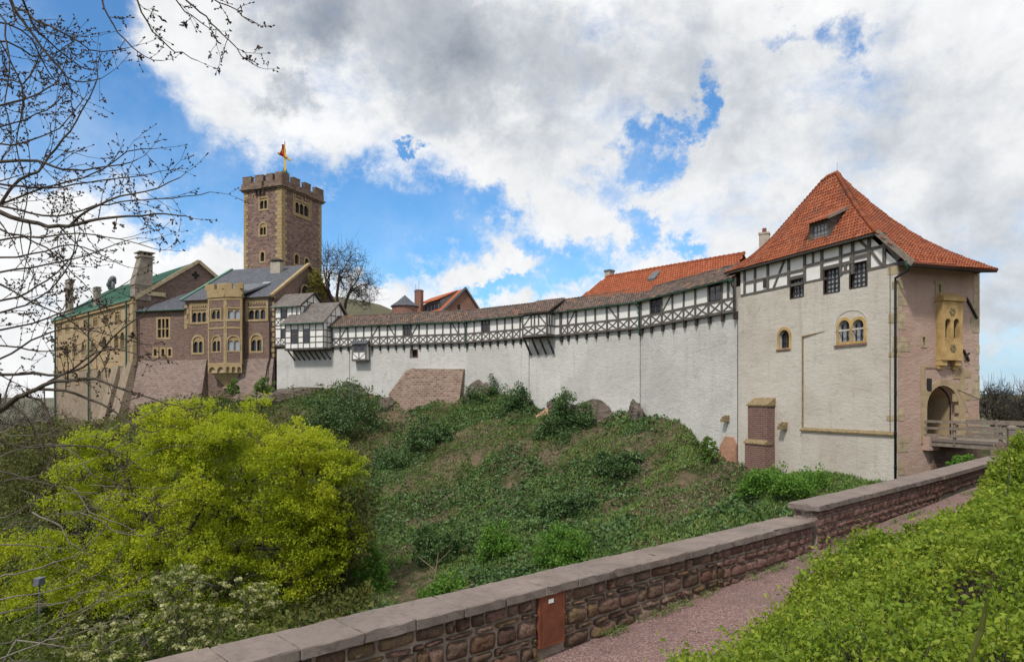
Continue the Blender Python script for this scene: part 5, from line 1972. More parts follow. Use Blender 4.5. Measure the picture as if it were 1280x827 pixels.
# low wing
wb_ = MB()
wh = []
r = KF.rect(197, 398.5, 210.5, 421.5); wh.append(rectp(*r))
for (x0, x1) in ((192, 195.5), (201.5, 205.0), (210, 213.5)):
    wh.append(rectp(*KF.rect(x0, 436, x1, 444.5)))
wb_.wall(KF, [(sA, kb), (sB - .01, kb), (sB - .01, kw), (sA, kw)], wh, -.06, .35)
wb_.build('wall_face', 'house_stone', wing)
w0 = window(wing, KF, wh[0], .3, .02, 'yellow_stone', 'glass', .3, d=-.06)
s0, s1, z0, z1 = wh[0][0][0], wh[0][1][0], wh[0][0][1], wh[0][2][1]
b = MB()
for k in (1, 2): b.box(KF, s0 + (s1 - s0) * k / 3 - .1, s0 + (s1 - s0) * k / 3 + .1, z0, z1, -.25, -.06)
b.box(KF, s0, s1, z0 + (z1 - z0) * .44, z0 + (z1 - z0) * .5, -.24, -.07)
b.build('mullions', 'yellow_stone', w0)
for h in wh[1:]: window(wing, KF, h, .28, .03, 'yellow_stone', 'hollow', .3, d=-.06)
MB().loft([KF.at(sA, -8, 2.3), KF.at(sB - .01, -8, 2.3), KF.at(sB - .01, -8, -.3), KF.at(sA, -8, -.3)], [KF.at(sA, kb, .1), KF.at(sB - .01, kb, .1), KF.at(sB - .01, kb, -.3), KF.at(sA, kb, -.3)]).build('battered_base', 'base_stone', wing)
wr = MB()
bk = KF.px(255, 357, -9)
wr.add([KF.at(sA - .2, kw - .15, .45), KF.at(sB + .2, kw - .15, .45), KF.at(bk[0] + 6, bk[1], -9), KF.at(bk[0] - 5, bk[1], -9)], [(0, 1, 2, 3)])
wr.add([KF.at(sA - .2, kw - .3, .45), KF.at(sB + .2, kw - .3, .45), KF.at(sB + .2, kw - .15, .45), KF.at(sA - .2, kw - .15, .45)], [(0, 1, 2, 3)])
wr.build('roof', 'slate', wing)
MB().tube([KF.at(sA, kw - .25, .5), KF.at(sB, kw - .25, .5)], .1, 6).tube([KF.at(sA + .7, kw - .3, .4), KF.at(sA + .7, kb, .2)], .1, 6).build('gutter', 'copper_pipe', wing)

# ------------------------------------------------------------------ long palace
PCn = Vector(((168 - HX) / F * 103, 103.0))                  # near corner
pe = (HY - 372.5) / F * 103
Yf = pe * F / (HY - 400.5)
PFar = Vector(((68 - HX) / F * Yf, Yf))
PF = Face(PFar, PCn)
PB_ = -PF.n
wid = 18.6
pal = thing('palace_building', 'long sandstone palace with green copper roof, round arched windows and lion on the ridge', 'palace', (PCn.x, PCn.y, -2))
pz = lambda x, y, d=0: PF.px(x, y, d)
holes = []
upper, lower, third = [], [], []
for x in (74.6, 84.5, 95.4, 107.3, 119.6, 132.6, 147.2):
    yc = np.interp(x, [74, 147], [412, 396.5])
    hh = np.interp(x, [74, 147], [4.2, 6.2])
    upper.append(rectp(*PF.rect(x - hh * .5, yc - hh, x + hh * .5, yc + hh)))
for x in (83, 94, 105.2, 117.2, 130.5, 145.6, 153.2):
    yc = np.interp(x, [83, 153], [439, 425.5])
    hh = np.interp(x, [83, 153], [7.5, 10.5])
    ww = 3.0 if x < 140 else 2.4
    lower.append(arch(*PF.rect(x - ww, yc - hh, x + ww, yc + hh)))
for x in (86.6, 98, 112, 126.5, 139.5):
    yc = np.interp(x, [86, 139], [474, 466])
    third.append(arch(*PF.rect(x - 1.9, yc - 6, x + 1.9, yc + 6)))
zbase = (HY - 455) / F * 103
pw = MB()
pw.wall(PF, rectp(0, PF.L, zbase, pe), upper + lower, 0, .5)
pw.build('wall_face', 'palace_stone', pal)
pw = MB()
pw.wall(PF, rectp(0, PF.L, -14, zbase), third, .12, .5)
pw.add([PF.at(0, zbase, 0), PF.at(PF.L, zbase, 0), PF.at(PF.L, zbase, .12), PF.at(0, zbase, .12)], [(0, 1, 2, 3)])
pw.build('wall_base', 'palace_base', pal)
for h in upper: window(pal, PF, h, .25, .06, 'yellow_stone', 'hollow', .45, lights=3)
for i, h in enumerate(lower): window(pal, PF, h, .3, .06, 'yellow_stone', 'glass_pale' if i in (1, 2, 3) else 'hollow', .45, lights=2 if i in (1, 2, 3) else 0)
for h in third: window(pal, PF, h, .25, .16, 'palace_stone', 'hollow', .45, d=.12)
pc_ = MB()
pc_.box(PF, -.2, PF.L + .15, pe - .75, pe - .1, -.2, .35)
pc_.box(PF, -.1, PF.L + .1, zbase - .15, zbase + .25, -.2, .2)
pc_.build('cornice', 'yellow_stone', pal)
# end gable and far gable
GW = Face(PCn, PCn + PB_ * wid)
apex_z = pe + 6.75
pg = MB()
pg.add([GW.at(0, -10), GW.at(wid, -10), GW.at(wid, pe), GW.at(wid / 2, apex_z), GW.at(0, pe)], [(0, 1, 2, 3, 4)])
pg.build('gable', 'house_stone', pal)
pg = MB()
pg.add([PF.at(0, -14, 0), PF.at(0, pe, 0), PF.at(0, apex_z, -wid / 2), PF.at(0, pe, -wid), PF.at(0, -14, -wid)], [(0, 1, 2, 3, 4)])
pg.build('gable', 'house_stone', pal)
gx = MB()
sx_, zx_ = GW.px(244.5, 344)
gx.box(GW, sx_ - .22, sx_ + .22, zx_ - .6, zx_ + .6, -.2, .012).box(GW, sx_ - .6, sx_ - .221, zx_ - .22, zx_ + .22, -.2, .011).box(GW, sx_ + .221, sx_ + .6, zx_ - .22, zx_ + .22, -.2, .011)
gx.build('cross_opening', 'hollow', pal)
gm = MB()
o_ = [(sx_ + 1.25 * math.cos(a), zx_ + 1.25 * math.sin(a)) for a in np.linspace(0, 2 * math.pi, 17)[:-1]]
i_ = [(sx_ + .95 * math.cos(a), zx_ + .95 * math.sin(a)) for a in np.linspace(0, 2 * math.pi, 17)[:-1]]
gm.beam(GW.at(-.1, pe - .1, .1), GW.at(wid / 2, apex_z + .05, .1), .5, .5)
gm.beam(GW.at(wid + .1, pe - .1, .1), GW.at(wid / 2, apex_z + .05, .1), .5, .5)
for (s, w_) in ((3.2, .9),):
    gm.box(GW, 1.2, 4.4, pe + .6, pe + 1.2, -.1, .3)
gm.build('gable_trim', 'tuff', pal)
pr = MB()
a0, a1 = PF.at(-.2, pe, .55), PF.at(PF.L - .05, pe, .55)
r0, r1 = PF.at(-.2, apex_z, -wid / 2), PF.at(PF.L - .05, apex_z, -wid / 2)
pr.add([a0, a1, r1, r0], [(0, 1, 2, 3)])
pr.add([r0, r1, PF.at(PF.L - .05, pe, -wid - .5), PF.at(-.2, pe, -wid - .5)], [(0, 1, 2, 3)])
for k in range(46):
    t = k / 45
    pr.beam(a0.lerp(a1, t) + Vector((0, 0, .04)), r0.lerp(r1, t) + Vector((0, 0, .04)), .06, .1)
pr.add([a0 - Vector((0, 0, .02)), a1 - Vector((0, 0, .02)), a1 - Vector((0, 0, .25)), a0 - Vector((0, 0, .25))], [(0, 1, 2, 3)])
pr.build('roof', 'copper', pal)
# chimneys on the eave and the stepped chimney stack on the corner


def stack(face, x0, x1, ytop, ybot, d, par, mat='grey_render', cap=True, dep=1.6):
    s0, s1 = face.px(x0, 0, d)[0], face.px(x1, 0, d)[0]
    xm = (x0 + x1) / 2
    z0, z1 = face.px(xm, ybot, d)[1], face.px(xm, ytop, d)[1]
    b = MB().box(face, s0, s1, z0, z1, d - dep, d)
    c = b.build('chimney', mat, par)
    if cap: MB().box(face, s0 - .12, s1 + .12, z1 - .55, z1 - .3, d - dep - .12, d + .12).box(face, s0 - .08, s1 + .08, z1 + .002, z1 + .12, d - dep - .08, d + .08).build('chimney_cap', mat, c)
    return c


stack(PF, 81.5, 86.5, 350, 400, -.3, pal, dep=.7)
stack(PF, 116.5, 120.5, 359.5, 392, -.6, pal, dep=.7)
cs = MB()
s0, s1 = GW.px(170, 0)[0], GW.px(190, 0)[0]
zt, zb_ = GW.px(182, 357)[1], GW.px(182, 322)[1]
sa_, sb2 = GW.px(175.5, 0)[0], GW.px(190.0, 0)[0]
cs.loft([GW.at(-.0, pe - .2, .2), GW.at(s1 - .2, pe - .2, .2), GW.at(s1 - .2, pe - .2, -1.7), GW.at(-.0, pe - .2, -1.7)], [GW.at(-.0, zt, .2), GW.at(s1 - .2, zt, .2), GW.at(s1 - .2, zt, -1.7), GW.at(-.0, zt, -1.7)])
cs.loft([GW.at(-.1, zt, .3), GW.at(s1 + .0, zt, .3), GW.at(s1 + .1, zt, -1.7), GW.at(-.2, zt, -1.7)], [GW.at(sa_, zb_, .3), GW.at(sb2, zb_, .3), GW.at(sb2, zb_, -1.6), GW.at(sa_, zb_, -1.6)])
ck = cs.build('chimney', 'grey_render', pal)
ckb = MB()
ckb.box(GW, sa_ - .2, sb2 + .2, zb_, zb_ + .3, -1.8, .5)
for k in range(3): ckb.box(GW, sa_ + .1 + k * (sb2 - sa_ - .4) / 2, sa_ + .4 + k * (sb2 - sa_ - .4) / 2 - .0, zb_ + .3, zb_ + .7, -1.5, .2)
ckb.box(GW, sa_ - .3, sb2 + .3, zb_ + .7, zb_ + .85, -1.9, .55)
ckb.build('chimney_cap', 'grey_render', ck)
# corner pilaster, buttress, pipes
MB().box(PF, PF.L - 1.3, PF.L + .04, zbase + .3, pe - .8, -.3, .25).build('corner_pilaster', 'palace_stone', pal)
for (x0, x1, yt) in ((143, 151, 457), (158, 168, 452)):
    s0, s1 = PF.px(x0, 0)[0], PF.px(x1, 0)[0]
    zt_ = PF.px((x0 + x1) / 2, yt)[1]
    MB().loft([PF.at(s0, -12, 4.6), PF.at(s1, -12, 4.6), PF.at(s1, -12, 0), PF.at(s0, -12, 0)], [PF.at(s0, zt_, .3), PF.at(s1, zt_, .3), PF.at(s1, zt_, 0), PF.at(s0, zt_, 0)]).build('buttress', 'palace_base', pal)
for x in (72, 114, 161.5):
    s = PF.px(x, 0)[0]
    MB().tube([PF.at(s, pe - .2, .5), PF.at(s, pe - 1.2, .4), PF.at(s, -8, .4)], .16, 6).build('downpipe', 'copper_pipe', pal)
# lion on the far end of the ridge
ln = MB()
lc = r0.lerp(r1, .015)
ax = (r1 - r0).normalized()
for (o1, z1, r1_, o2, z2, r2_) in ((.0, 1.0, .62, 2.0, 1.55, .75), (1.8, 1.6, .8, 2.5, 2.3, .6), (2.4, 2.2, .58, 3.1, 2.25, .36), (.1, 1.0, .5, .2, .1, .3), (.5, 1.0, .4, .9, .1, .28), (2.0, 1.4, .42, 2.3, .05, .28), (2.4, 1.4, .36, 2.7, .05, .26), (.0, 1.1, .15, -.7, 1.8, .12)):
    p, q = lc + ax * o1 * .9 + Vector((0, 0, z1 * .9 + .1)), lc + ax * o2 * .9 + Vector((0, 0, z2 * .9 + .1))
    ln.tube([p - (q - p) * .15, p, p.lerp(q, .5), q, q + (q - p) * .15], [r1_ * .5, r1_, (r1_ + r2_) / 2, r2_, r2_ * .5], 8)
ln.build('lion', 'lead', pal, True)

# ------------------------------------------------------------------ keep tower
TC = Vector(((352 - HX) / F * 122, 122.0))
TL, TRd = Vector((-.93, .37)).normalized(), Vector((.37, .93)).normalized()
TLF = Face(TC + TL * 8.4, TC)
TRF = Face(TC, TC + TRd * 11.2)
tz = (HY - 232.5) / F * 122                                   # cornice
tow = thing('keep_tower', 'square reddish stone keep tower with yellow quoins and battlements', 'tower', (TC.x, TC.y, 8))


def tw(face, specs):
    out = []
    for (x0, y0, x1, y1, ar, li) in specs:
        sm = face.px((x0 + x1) / 2, 0)[0]
        s0, s1 = face.px(x0, 0)[0], face.px(x1, 0)[0]
        z0, z1 = face.px((x0 + x1) / 2, y1)[1], face.px((x0 + x1) / 2, y0)[1]
        out.append((arch(s0, s1, z0, z1) if ar else rectp(s0, s1, z0, z1), li))
    return out


lw = tw(TLF, [(325, 247.5, 334, 261, False, 2), (325, 279, 332.5, 293.5, True, 2), (326, 315, 330.5, 326.5, True, 0), (316, 243.5, 317.5, 247.5, False, 0), (314.5, 332, 316, 336, False, 0)])
rw_ = tw(TRF, [(369, 253, 385.5, 268.5, False, 3), (368.3, 318, 373, 330, True, 0), (381, 323, 385.5, 333.5, True, 0)])
tm = MB()
tm.wall(TLF, rectp(0, TLF.L, 0, tz), [h for h, _ in lw], 0, .4)
tm.wall(TRF, rectp(0, TRF.L, 0, tz), [h for h, _ in rw_], 0, .4)
b1_ = TC + TRd * 11.2 + TL * 8.4
tm.add([Vector((*(TC + TRd * 11.2), 0)), Vector((*b1_, 0)), Vector((*b1_, tz)), Vector((*(TC + TRd * 11.2), tz))], [(0, 1, 2, 3)])
tm.add([Vector((*(TC + TL * 8.4), 0)), Vector((*b1_, 0)), Vector((*b1_, tz)), Vector((*(TC + TL * 8.4), tz))], [(0, 1, 2, 3)])
tm.build('wall_face', 'tower_stone', tow)
for fc, ws in ((TLF, lw), (TRF, rw_)):
    for h, li in ws:
        big = len(h) > 4 or li
        window(tow, fc, h, .32 if big else .15, .06, 'yellow_stone', 'hollow', .38, lights=li)
# framed panel round the triple window
h = rw_[0][0]
o_ = grow(h, .75, .6); o_ = [(s, z + (1.3 if z > h[0][1] + .5 else 0)) for s, z in o_]
i_ = grow(h, .45, .36); i_ = [(s, z + (1.2 if z > h[0][1] + .5 else 0)) for s, z in i_]
fr = MB().ring(TRF, o_, i_, -.02, .09)
for k in range(5):
    s = i_[0][0] + (i_[1][0] - i_[0][0]) * (k + .5) / 5
    fr.prism(TRF, arch(s - .16, s + .16, i_[2][1] - .9, i_[2][1] - .25, 5), -.02, .07)
fr.build('arcade_frame', 'yellow_stone', tow)
qb = MB()
z = 9.0
k = 0
while z < tz - .6:
    hgt = .62
    a_, b_ = (.95, 1.35) if k % 2 else (1.35, .95)
    qb.loft([TLF.at(TLF.L - a_, z, .04), TLF.at(TLF.L + .04, z, .04), TRF.at(b_, z, .04), TRF.at(b_, z, -.2), TLF.at(TLF.L - a_, z, -.2)], [TLF.at(TLF.L - a_, z + hgt - .03, .04), TLF.at(TLF.L + .04, z + hgt - .03, .04), TRF.at(b_, z + hgt - .03, .04), TRF.at(b_, z + hgt - .03, -.2), TLF.at(TLF.L - a_, z + hgt - .03, -.2)])
    qb.box(TLF, -.03, .6 if k % 2 else .95, z, z + hgt - .03, -.2, .035)
    qb.box(TRF, TRF.L - (.95 if k % 2 else .6), TRF.L + .03, z, z + hgt - .03, -.2, .035)
    z += hgt; k += 1
qb.build('quoins', 'yellow_stone', tow)
pp = MB()


def loopbox(o, i, z0, z1, mb):
    """square tube following the four tower sides, offset o outside and i inside"""
    def rg(d):
        return [TC - TL * d - TRd * d, TC + TL * (8.4 + d) - TRd * d, b1_ + TL * d + TRd * d, TC + TRd * (11.2 + d) - TL * d]
    a, b = rg(o), rg(i)
    vs = [Vector((*p, z)) for z in (z0, z1) for p in a] + [Vector((*p, z)) for z in (z0, z1) for p in b]
    fs = []
    for k in range(4):
        j = (k + 1) % 4
        fs += [(k, j, 4 + j, 4 + k), (8 + k, 8 + j, 12 + j, 12 + k), (4 + k, 4 + j, 12 + j, 12 + k), (k, j, 8 + j, 8 + k)]
    mb.add(vs, fs)


loopbox(.55, -.5, tz, tz + .3, pp); loopbox(.3, -.5, tz - .25, tz, pp)
loopbox(.32, -.4, tz + .3, tz + 1.15, pp)
pp.build('parapet', 'battlement_stone', tow)
for fc, spans in ((TLF, ((.0, 1.9), (2.7, 4.9) if False else (2.75, 4.6), (5.3, 6.7))), (TRF, ((2.7, 4.6), (5.9, 7.6), (9.0, 11.4)))):
    for (a, b_) in spans:
        mm = MB().box(fc, a, b_, tz + 1.15, tz + 2.25, -.4, .33).box(fc, a - .04, b_ + .04, tz + 2.25, tz + 2.4, -.44, .37)
        mm.build('merlon', 'battlement_stone', tow)
MB().loft([TLF.at(TLF.L - 1.2, tz + 1.15, .33), TRF.at(-.33, tz + 1.15, .33), TRF.at(1.6, tz + 1.15, .33), TRF.at(1.6, tz + 1.15, -.4), TLF.at(TLF.L - 1.2, tz + 1.15, -.4)], [TLF.at(TLF.L - 1.2, tz + 2.5, .33), TRF.at(-.33, tz + 2.5, .33), TRF.at(1.6, tz + 2.5, .33), TRF.at(1.6, tz + 2.5, -.4), TLF.at(TLF.L - 1.2, tz + 2.5, -.4)]).build('merlon', 'battlement_stone', tow)
for (d_, w_) in ((-7.6, 1.8), (-4.6, 1.8), (-1.6, 1.8)):
    MB().loft([Vector((*(TC + TL * 8.4 + TRd * (-d_)), tz + 1.15)), Vector((*(TC + TL * 8.8 + TRd * (-d_)), tz + 1.15)), Vector((*(TC + TL * 8.8 + TRd * (-d_ + w_)), tz + 1.15)), Vector((*(TC + TL * 8.4 + TRd * (-d_ + w_)), tz + 1.15))],
              [Vector((*(TC + TL * 8.4 + TRd * (-d_)), tz + 2.3)), Vector((*(TC + TL * 8.8 + TRd * (-d_)), tz + 2.3)), Vector((*(TC + TL * 8.8 + TRd * (-d_ + w_)), tz + 2.3)), Vector((*(TC + TL * 8.4 + TRd * (-d_ + w_)), tz + 2.3))]).build('merlon', 'battlement_stone', tow)
mc = MB()
mc.box(TLF, 2.6, 4.75, tz - .2, tz + 1.16, -.2, .9)
for s in (2.7, 3.55, 4.4): mc.prism(TLF, [(s, tz - .2), (s + .3, tz - .2), (s + .3, tz - 1.0), (s, tz - 1.0)], 0, .45)
mc.build('machicolation', 'battlement_stone', tow)
MB().add([Vector((*p, tz + .9)) for p in (TC, TC + TL * 8.4, b1_, TC + TRd * 11.2)], [(0, 1, 2, 3)]).build('roof_deck', 'lead', tow)
rail = MB()
for k in range(9):
    p = TC + TL * 8.4 * k / 8 + TRd * 2 + TL * 0
    rail.tube([Vector((*p, tz + .9)), Vector((*p, tz + 2.9))], .05, 4)
rail.tube([Vector((*(TC + TRd * 2), tz + 2.9)), Vector((*(TC + TL * 8.4 + TRd * 2), tz + 2.9))], .05, 4)
rail.build('handrail', 'copper_pipe', tow)
# flagpole with gilded cross and hanging flag
FP = TC + TRd * 1.6 + TL * 1.4
FP = Vector(((356 - HX) / F * 124.5, 124.5))
fp = thing('flagpole', 'pole with gilded cross and hanging black, red and gold flag on the tower top', 'flagpole', (FP.x, FP.y, tz + .9))
zt = (HY - 177) / F * 124.5
zb2 = tz + .9
pb = MB()
pb.lathe((FP.x, FP.y, zb2), [(.75, 0), (.7, 1.6), (.55, 2.2), (.3, 2.9), (.2, 3.1)], 10)
pb.build('pole_base', 'copper_pipe', fp, True)
MB().tube([(FP.x, FP.y, zb2 + 2.6), (FP.x, FP.y, zt)], [.17, .07], 7).build('pole', 'lamp_grey', fp, True)
zc = (HY - 196.5) / F * 124.5
cr = MB()
a_ = Vector((.98, .2, 0))
cv = Vector((FP.x, FP.y - .28, zc))
cr.beam(cv - a_ * .95 + Vector((0, 0, .55)), cv + a_ * .95 - Vector((0, 0, .55)), .3, .3)
cr.beam(cv + a_ * .1 + Vector((0, 0, 1.3)), cv + a_ * .15 - Vector((0, 0, 2.6)), .32, .32)
cr.tube([cv - a_ * .95 + Vector((0, 0, .55)), cv - a_ * 1.05 + Vector((0, 0, .6))], .25, 8)
cr.tube([cv + a_ * .95 - Vector((0, 0, .55)), cv + a_ * 1.05 - Vector((0, 0, .6))], .25, 8)
cr.build('cross', 'gold', fp)
zf1 = (HY - 182.5) / F * 124.5
for k, (mt, x0) in enumerate((('flag_black', -.30), ('flag_red', .0), ('flag_gold', .30))):
    b = MB()
    rows = []
    for i in range(9):
        t = i / 8
        w_ = .16 + .13 * t
        row_ = []
        for j in range(5):
            q_ = (x0 * (.35 + .75 * t) + (j / 4 - .5) * w_ * 2)
            row_.append(Vector((FP.x, FP.y, zf1)) + a_ * (q_ - .05 + .12 * math.sin(t * 5 + k)) + Vector((0, -.75 + .14 * math.sin(j * 1.8 + k * 2 + t * 3), -2.0 * t * (1.0 + .06 * k))))
        rows.append(row_)
    grid_surf(b, rows)
    b.build('flag', mt, fp, True)

# ------------------------------------------------------------------ houses behind the gallery
# long red roofed range behind the right half
rng_ = thing('range_building', 'long low range with plain orange-red tiled roof behind the right half of the gallery', 'range', (14, 72, 2))
zr_ = 13.6
L0 = Vector(((757.5 - HX) / F * (zr_ * F / (HY - 346.5)), zr_ * F / (HY - 346.5)))
R0 = Vector(((930 - HX) / F * (zr_ * F / (HY - 317.0)), zr_ * F / (HY - 317.0)))
RFc = Face(L0, R0)
b = MB()
fr_, bk_ = 3.0, -4.6
rows = []
for k in range(5):
    t = k / 4
    a_ = RFc.at(0, zr_, 0).lerp(RFc.at(-2.6, zr_ - 3.1, fr_), t)
    c_ = RFc.at(RFc.L, zr_, 0).lerp(RFc.at(RFc.L, zr_ - 3.1, fr_), t)
    rows.append([a_.lerp(c_, j / 10) for j in range(11)])
grid_surf(b, rows)
lay_tiles(b, RFc, -3.5, RFc.L, fr_, 0.05, .34, .28, random.Random(80), .70, .055, .045)
b.add([RFc.at(0, zr_, 0), RFc.at(-2.6, zr_ - 3.1, fr_), RFc.at(-2.6, zr_ - 4.6, bk_)], [(0, 1, 2)])
b.add([RFc.at(0, zr_, 0), RFc.at(RFc.L, zr_, 0), RFc.at(RFc.L, zr_ - 4.6, bk_), RFc.at(-2.6, zr_ - 4.6, bk_)], [(0, 1, 2, 3)])
b.build('roof', 'orange_clay', rng_)
MB().box(RFc, -.4, RFc.L, 0, zr_ - 2.4, -2.0, 2.0).build('wall_face', 'plaster_warm', rng_)
rt = MB()
n_ = int(RFc.L / .5)
for j in range(n_):
    rt.tube([RFc.at(RFc.L * j / n_, zr_ + .02), RFc.at(RFc.L * (j + 1.15) / n_, zr_ + .07)], [.13, .17], 6)
rt.build('ridge_tiles', 'orange_clay', rng_)
s = RFc.px(760.5, 0, -.3)[0]
cc = MB().box(RFc, s - .3, s + .42, zr_ - .8, zr_ + .62, -.8, 0.0).build('chimney', 'chimney_render', rng_)
MB().box(RFc, s - .36, s + .48, zr_ + .622, zr_ + .82, -.86, .06).build('chimney_cap', 'lead', cc)
t = .32
s, z = RFc.px(818, 345, fr_ * t)
zz = zr_ - 3.1 * t
MB().loft([RFc.at(s - .45, zz - .5, fr_ * t + .55), RFc.at(s + .45, zz - .5, fr_ * t + .55), RFc.at(s + .45, zz + .45, fr_ * t - .4), RFc.at(s - .45, zz + .45, fr_ * t - .4)], [RFc.at(s - .45, zz - .28, fr_ * t + .6), RFc.at(s + .45, zz - .28, fr_ * t + .6), RFc.at(s + .45, zz + .62, fr_ * t - .4), RFc.at(s - .45, zz + .62, fr_ * t - .4)]).build('skylight', 'lead', rng_)

# brick house with red roof behind the middle of the gallery
YB = 104
bh = thing('brick_house', 'red brick house with orange tiled roof, brick chimney and long dormer beyond the gallery', 'brick house', (*P(570, 400, YB).xy, 6))
gl, gr_ = P(551, 0, YB), P(597.5, 0, YB + 3.2)
BGF = Face(gl.xy, gr_.xy)
ba = BGF.px(581, 361.5)
bl, br_ = BGF.px(551, 390), BGF.px(597, 387)
b = MB().poly([BGF.at(bl[0], 0), BGF.at(br_[0], 0), BGF.at(*br_), BGF.at(*ba), BGF.at(*bl)])
b.build('gable', 'brick_red', bh)
bdep = -13
b = MB()
b.add([BGF.at(bl[0] - .6, bl[1] - .6, .25), BGF.at(ba[0], ba[1] + .15, .25), BGF.at(ba[0], ba[1] + .15, bdep), BGF.at(bl[0] - .6, bl[1] - .6, bdep)], [(0, 1, 2, 3)])
b.add([BGF.at(br_[0] + .4, br_[1] - .4, .25), BGF.at(ba[0], ba[1] + .15, .25), BGF.at(ba[0], ba[1] + .15, bdep), BGF.at(br_[0] + .4, br_[1] - .4, bdep)], [(0, 1, 2, 3)])
b.build('roof', 'red_tile_far', bh)
vb = MB()
vb.beam(BGF.at(bl[0] - .7, bl[1] - .6, .3), BGF.at(ba[0], ba[1] + .2, .3), .2, .3)
vb.beam(BGF.at(br_[0] + .5, br_[1] - .4, .3), BGF.at(ba[0], ba[1] + .2, .3), .2, .22)
vb.build('verge_board', 'lead', bh)
w1 = BGF.px(573.5, 384)
MB().box(BGF, w1[0] - .22, w1[0] + .22, w1[1] - .5, w1[1] + .4, -.2, .03).box(BGF, w1[0] + 1.2, w1[0] + 1.7, w1[1] - .8, w1[1] - .25, -.2, .03).build('window', 'hollow', bh)
# shed dormer: rising out of the left slope, glazed front facing left and to the viewer
hz_ = ba[1]
slp = (ba[1] - bl[1]) / (ba[0] - bl[0])
dx0, dx1 = ba[0] - 3.1, ba[0]
zA = hz_ - 1.45
dd0, dd1 = -2.2, -12.5
b = MB()
b.loft([BGF.at(dx1, hz_ + .1, dd0), BGF.at(dx1, hz_ + .1, dd1), BGF.at(dx0 - .4, zA - .1, dd1), BGF.at(dx0 - .4, zA - .1, dd0)], [BGF.at(dx1, hz_ + .25, dd0), BGF.at(dx1, hz_ + .25, dd1), BGF.at(dx0 - .4, zA + .05, dd1), BGF.at(dx0 - .4, zA + .05, dd0)])
dmr = b.build('dormer_roof', 'red_tile_far', bh)
b = MB()
b.loft([BGF.at(dx0, zA - 2.6, dd0 - .1), BGF.at(dx0, zA - .1, dd0 - .1), BGF.at(dx1, hz_ + .05, dd0 - .1)], [BGF.at(dx0, zA - 2.6, dd0 - .2), BGF.at(dx0, zA - .1, dd0 - .2), BGF.at(dx1, hz_ + .05, dd0 - .2)])
b.loft([BGF.at(dx0, zA - 2.6, dd0 - .1), BGF.at(dx0, zA - .1, dd0 - .1), BGF.at(dx0, zA - .1, dd1), BGF.at(dx0, zA - 2.6, dd1)], [BGF.at(dx0 + .1, zA - 2.6, dd0 - .1), BGF.at(dx0 + .1, zA - .1, dd0 - .1), BGF.at(dx0 + .1, zA - .1, dd1), BGF.at(dx0 + .1, zA - 2.6, dd1)])
b.build('dormer_cheek', 'lead', dmr)
b = MB()
for k in range(7):
    d = dd0 - .8 - k * 1.35
    b.loft([BGF.at(dx0 - .03, zA - 2.3, d), BGF.at(dx0 - .03, zA - .4, d), BGF.at(dx0 - .03, zA - .4, d - 1.0), BGF.at(dx0 - .03, zA - 2.3, d - 1.0)], [BGF.at(dx0 + .03, zA - 2.3, d), BGF.at(dx0 + .03, zA - .4, d), BGF.at(dx0 + .03, zA - .4, d - 1.0), BGF.at(dx0 + .03, zA - 2.3, d - 1.0)])
b.build('dormer_glazing', 'glass', dmr)
cp = P(523.7, 372, YB + 6)
cr_ = 5.6 * (YB + 6) / F
b = MB().lathe((cp.x, cp.y, cp.z - 3), [(cr_, 0), (cr_, 3 + 1.05), (cr_ * .85, 3 + 1.25)], 6)
bc = b.build('chimney', 'brick_red', bh)
MB().lathe((cp.x, cp.y, cp.z + .95), [(cr_ + .06, 0), (cr_ + .06, .18)], 6).build('chimney_cap', 'lead', bc)
MB().tube([(cp.x, cp.y, cp.z), (cp.x, cp.y, cp.z + 2.6)], .025, 4).tube([(cp.x - .5, cp.y, cp.z), (cp.x - .5, cp.y, cp.z + 2.2)], .025, 4).build('lightning_rod', 'iron', bc)
# round stair turret with slate cone
YT = 101
tcp = P(506, 383, YT)
rt_ = 17.2 / F * YT
tt = thing('stair_turret', 'round brick turret with low slate cone roof left of the brick house', 'turret', (tcp.x, tcp.y, 6))
MB().lathe((tcp.x, tcp.y, 5), [(rt_ * .92, 0), (rt_ * .92, tcp.z - 5)], 20).build('wall_face', 'brick_red', tt)
hh = (383 - 368.7) / F * YT
MB().lathe((tcp.x, tcp.y, tcp.z), [(rt_ * 1.04, -.08), (rt_ * 1.04, .02), (rt_ * .55, hh * .42), (.02, hh)], 14).build('roof', 'slate', tt)
# ------------------------------------------------------------------ parapet along the path
par = thing('parapet_wall', 'low rubble stone parapet with pale slab coping stepping up beside the gravel path', 'parapet', (*PA1, -3.3))


def chip(o, rng, amt=.006):
    """roughen a slab: extra cuts, then small uneven wear on every vertex"""
    bm = bmesh.new(); bm.from_mesh(o.data)
    bmesh.ops.subdivide_edges(bm, edges=[e for e in bm.edges if e.calc_length() > .2], cuts=4, use_grid_fill=True)
    for v in bm.verts:
        v.co += Vector((rng.gauss(0, 1), rng.gauss(0, 1), rng.gauss(0, .7))) * amt * (2.2 if rng.random() < .06 else .7)
    bm.to_mesh(o.data); bm.free()
    return o


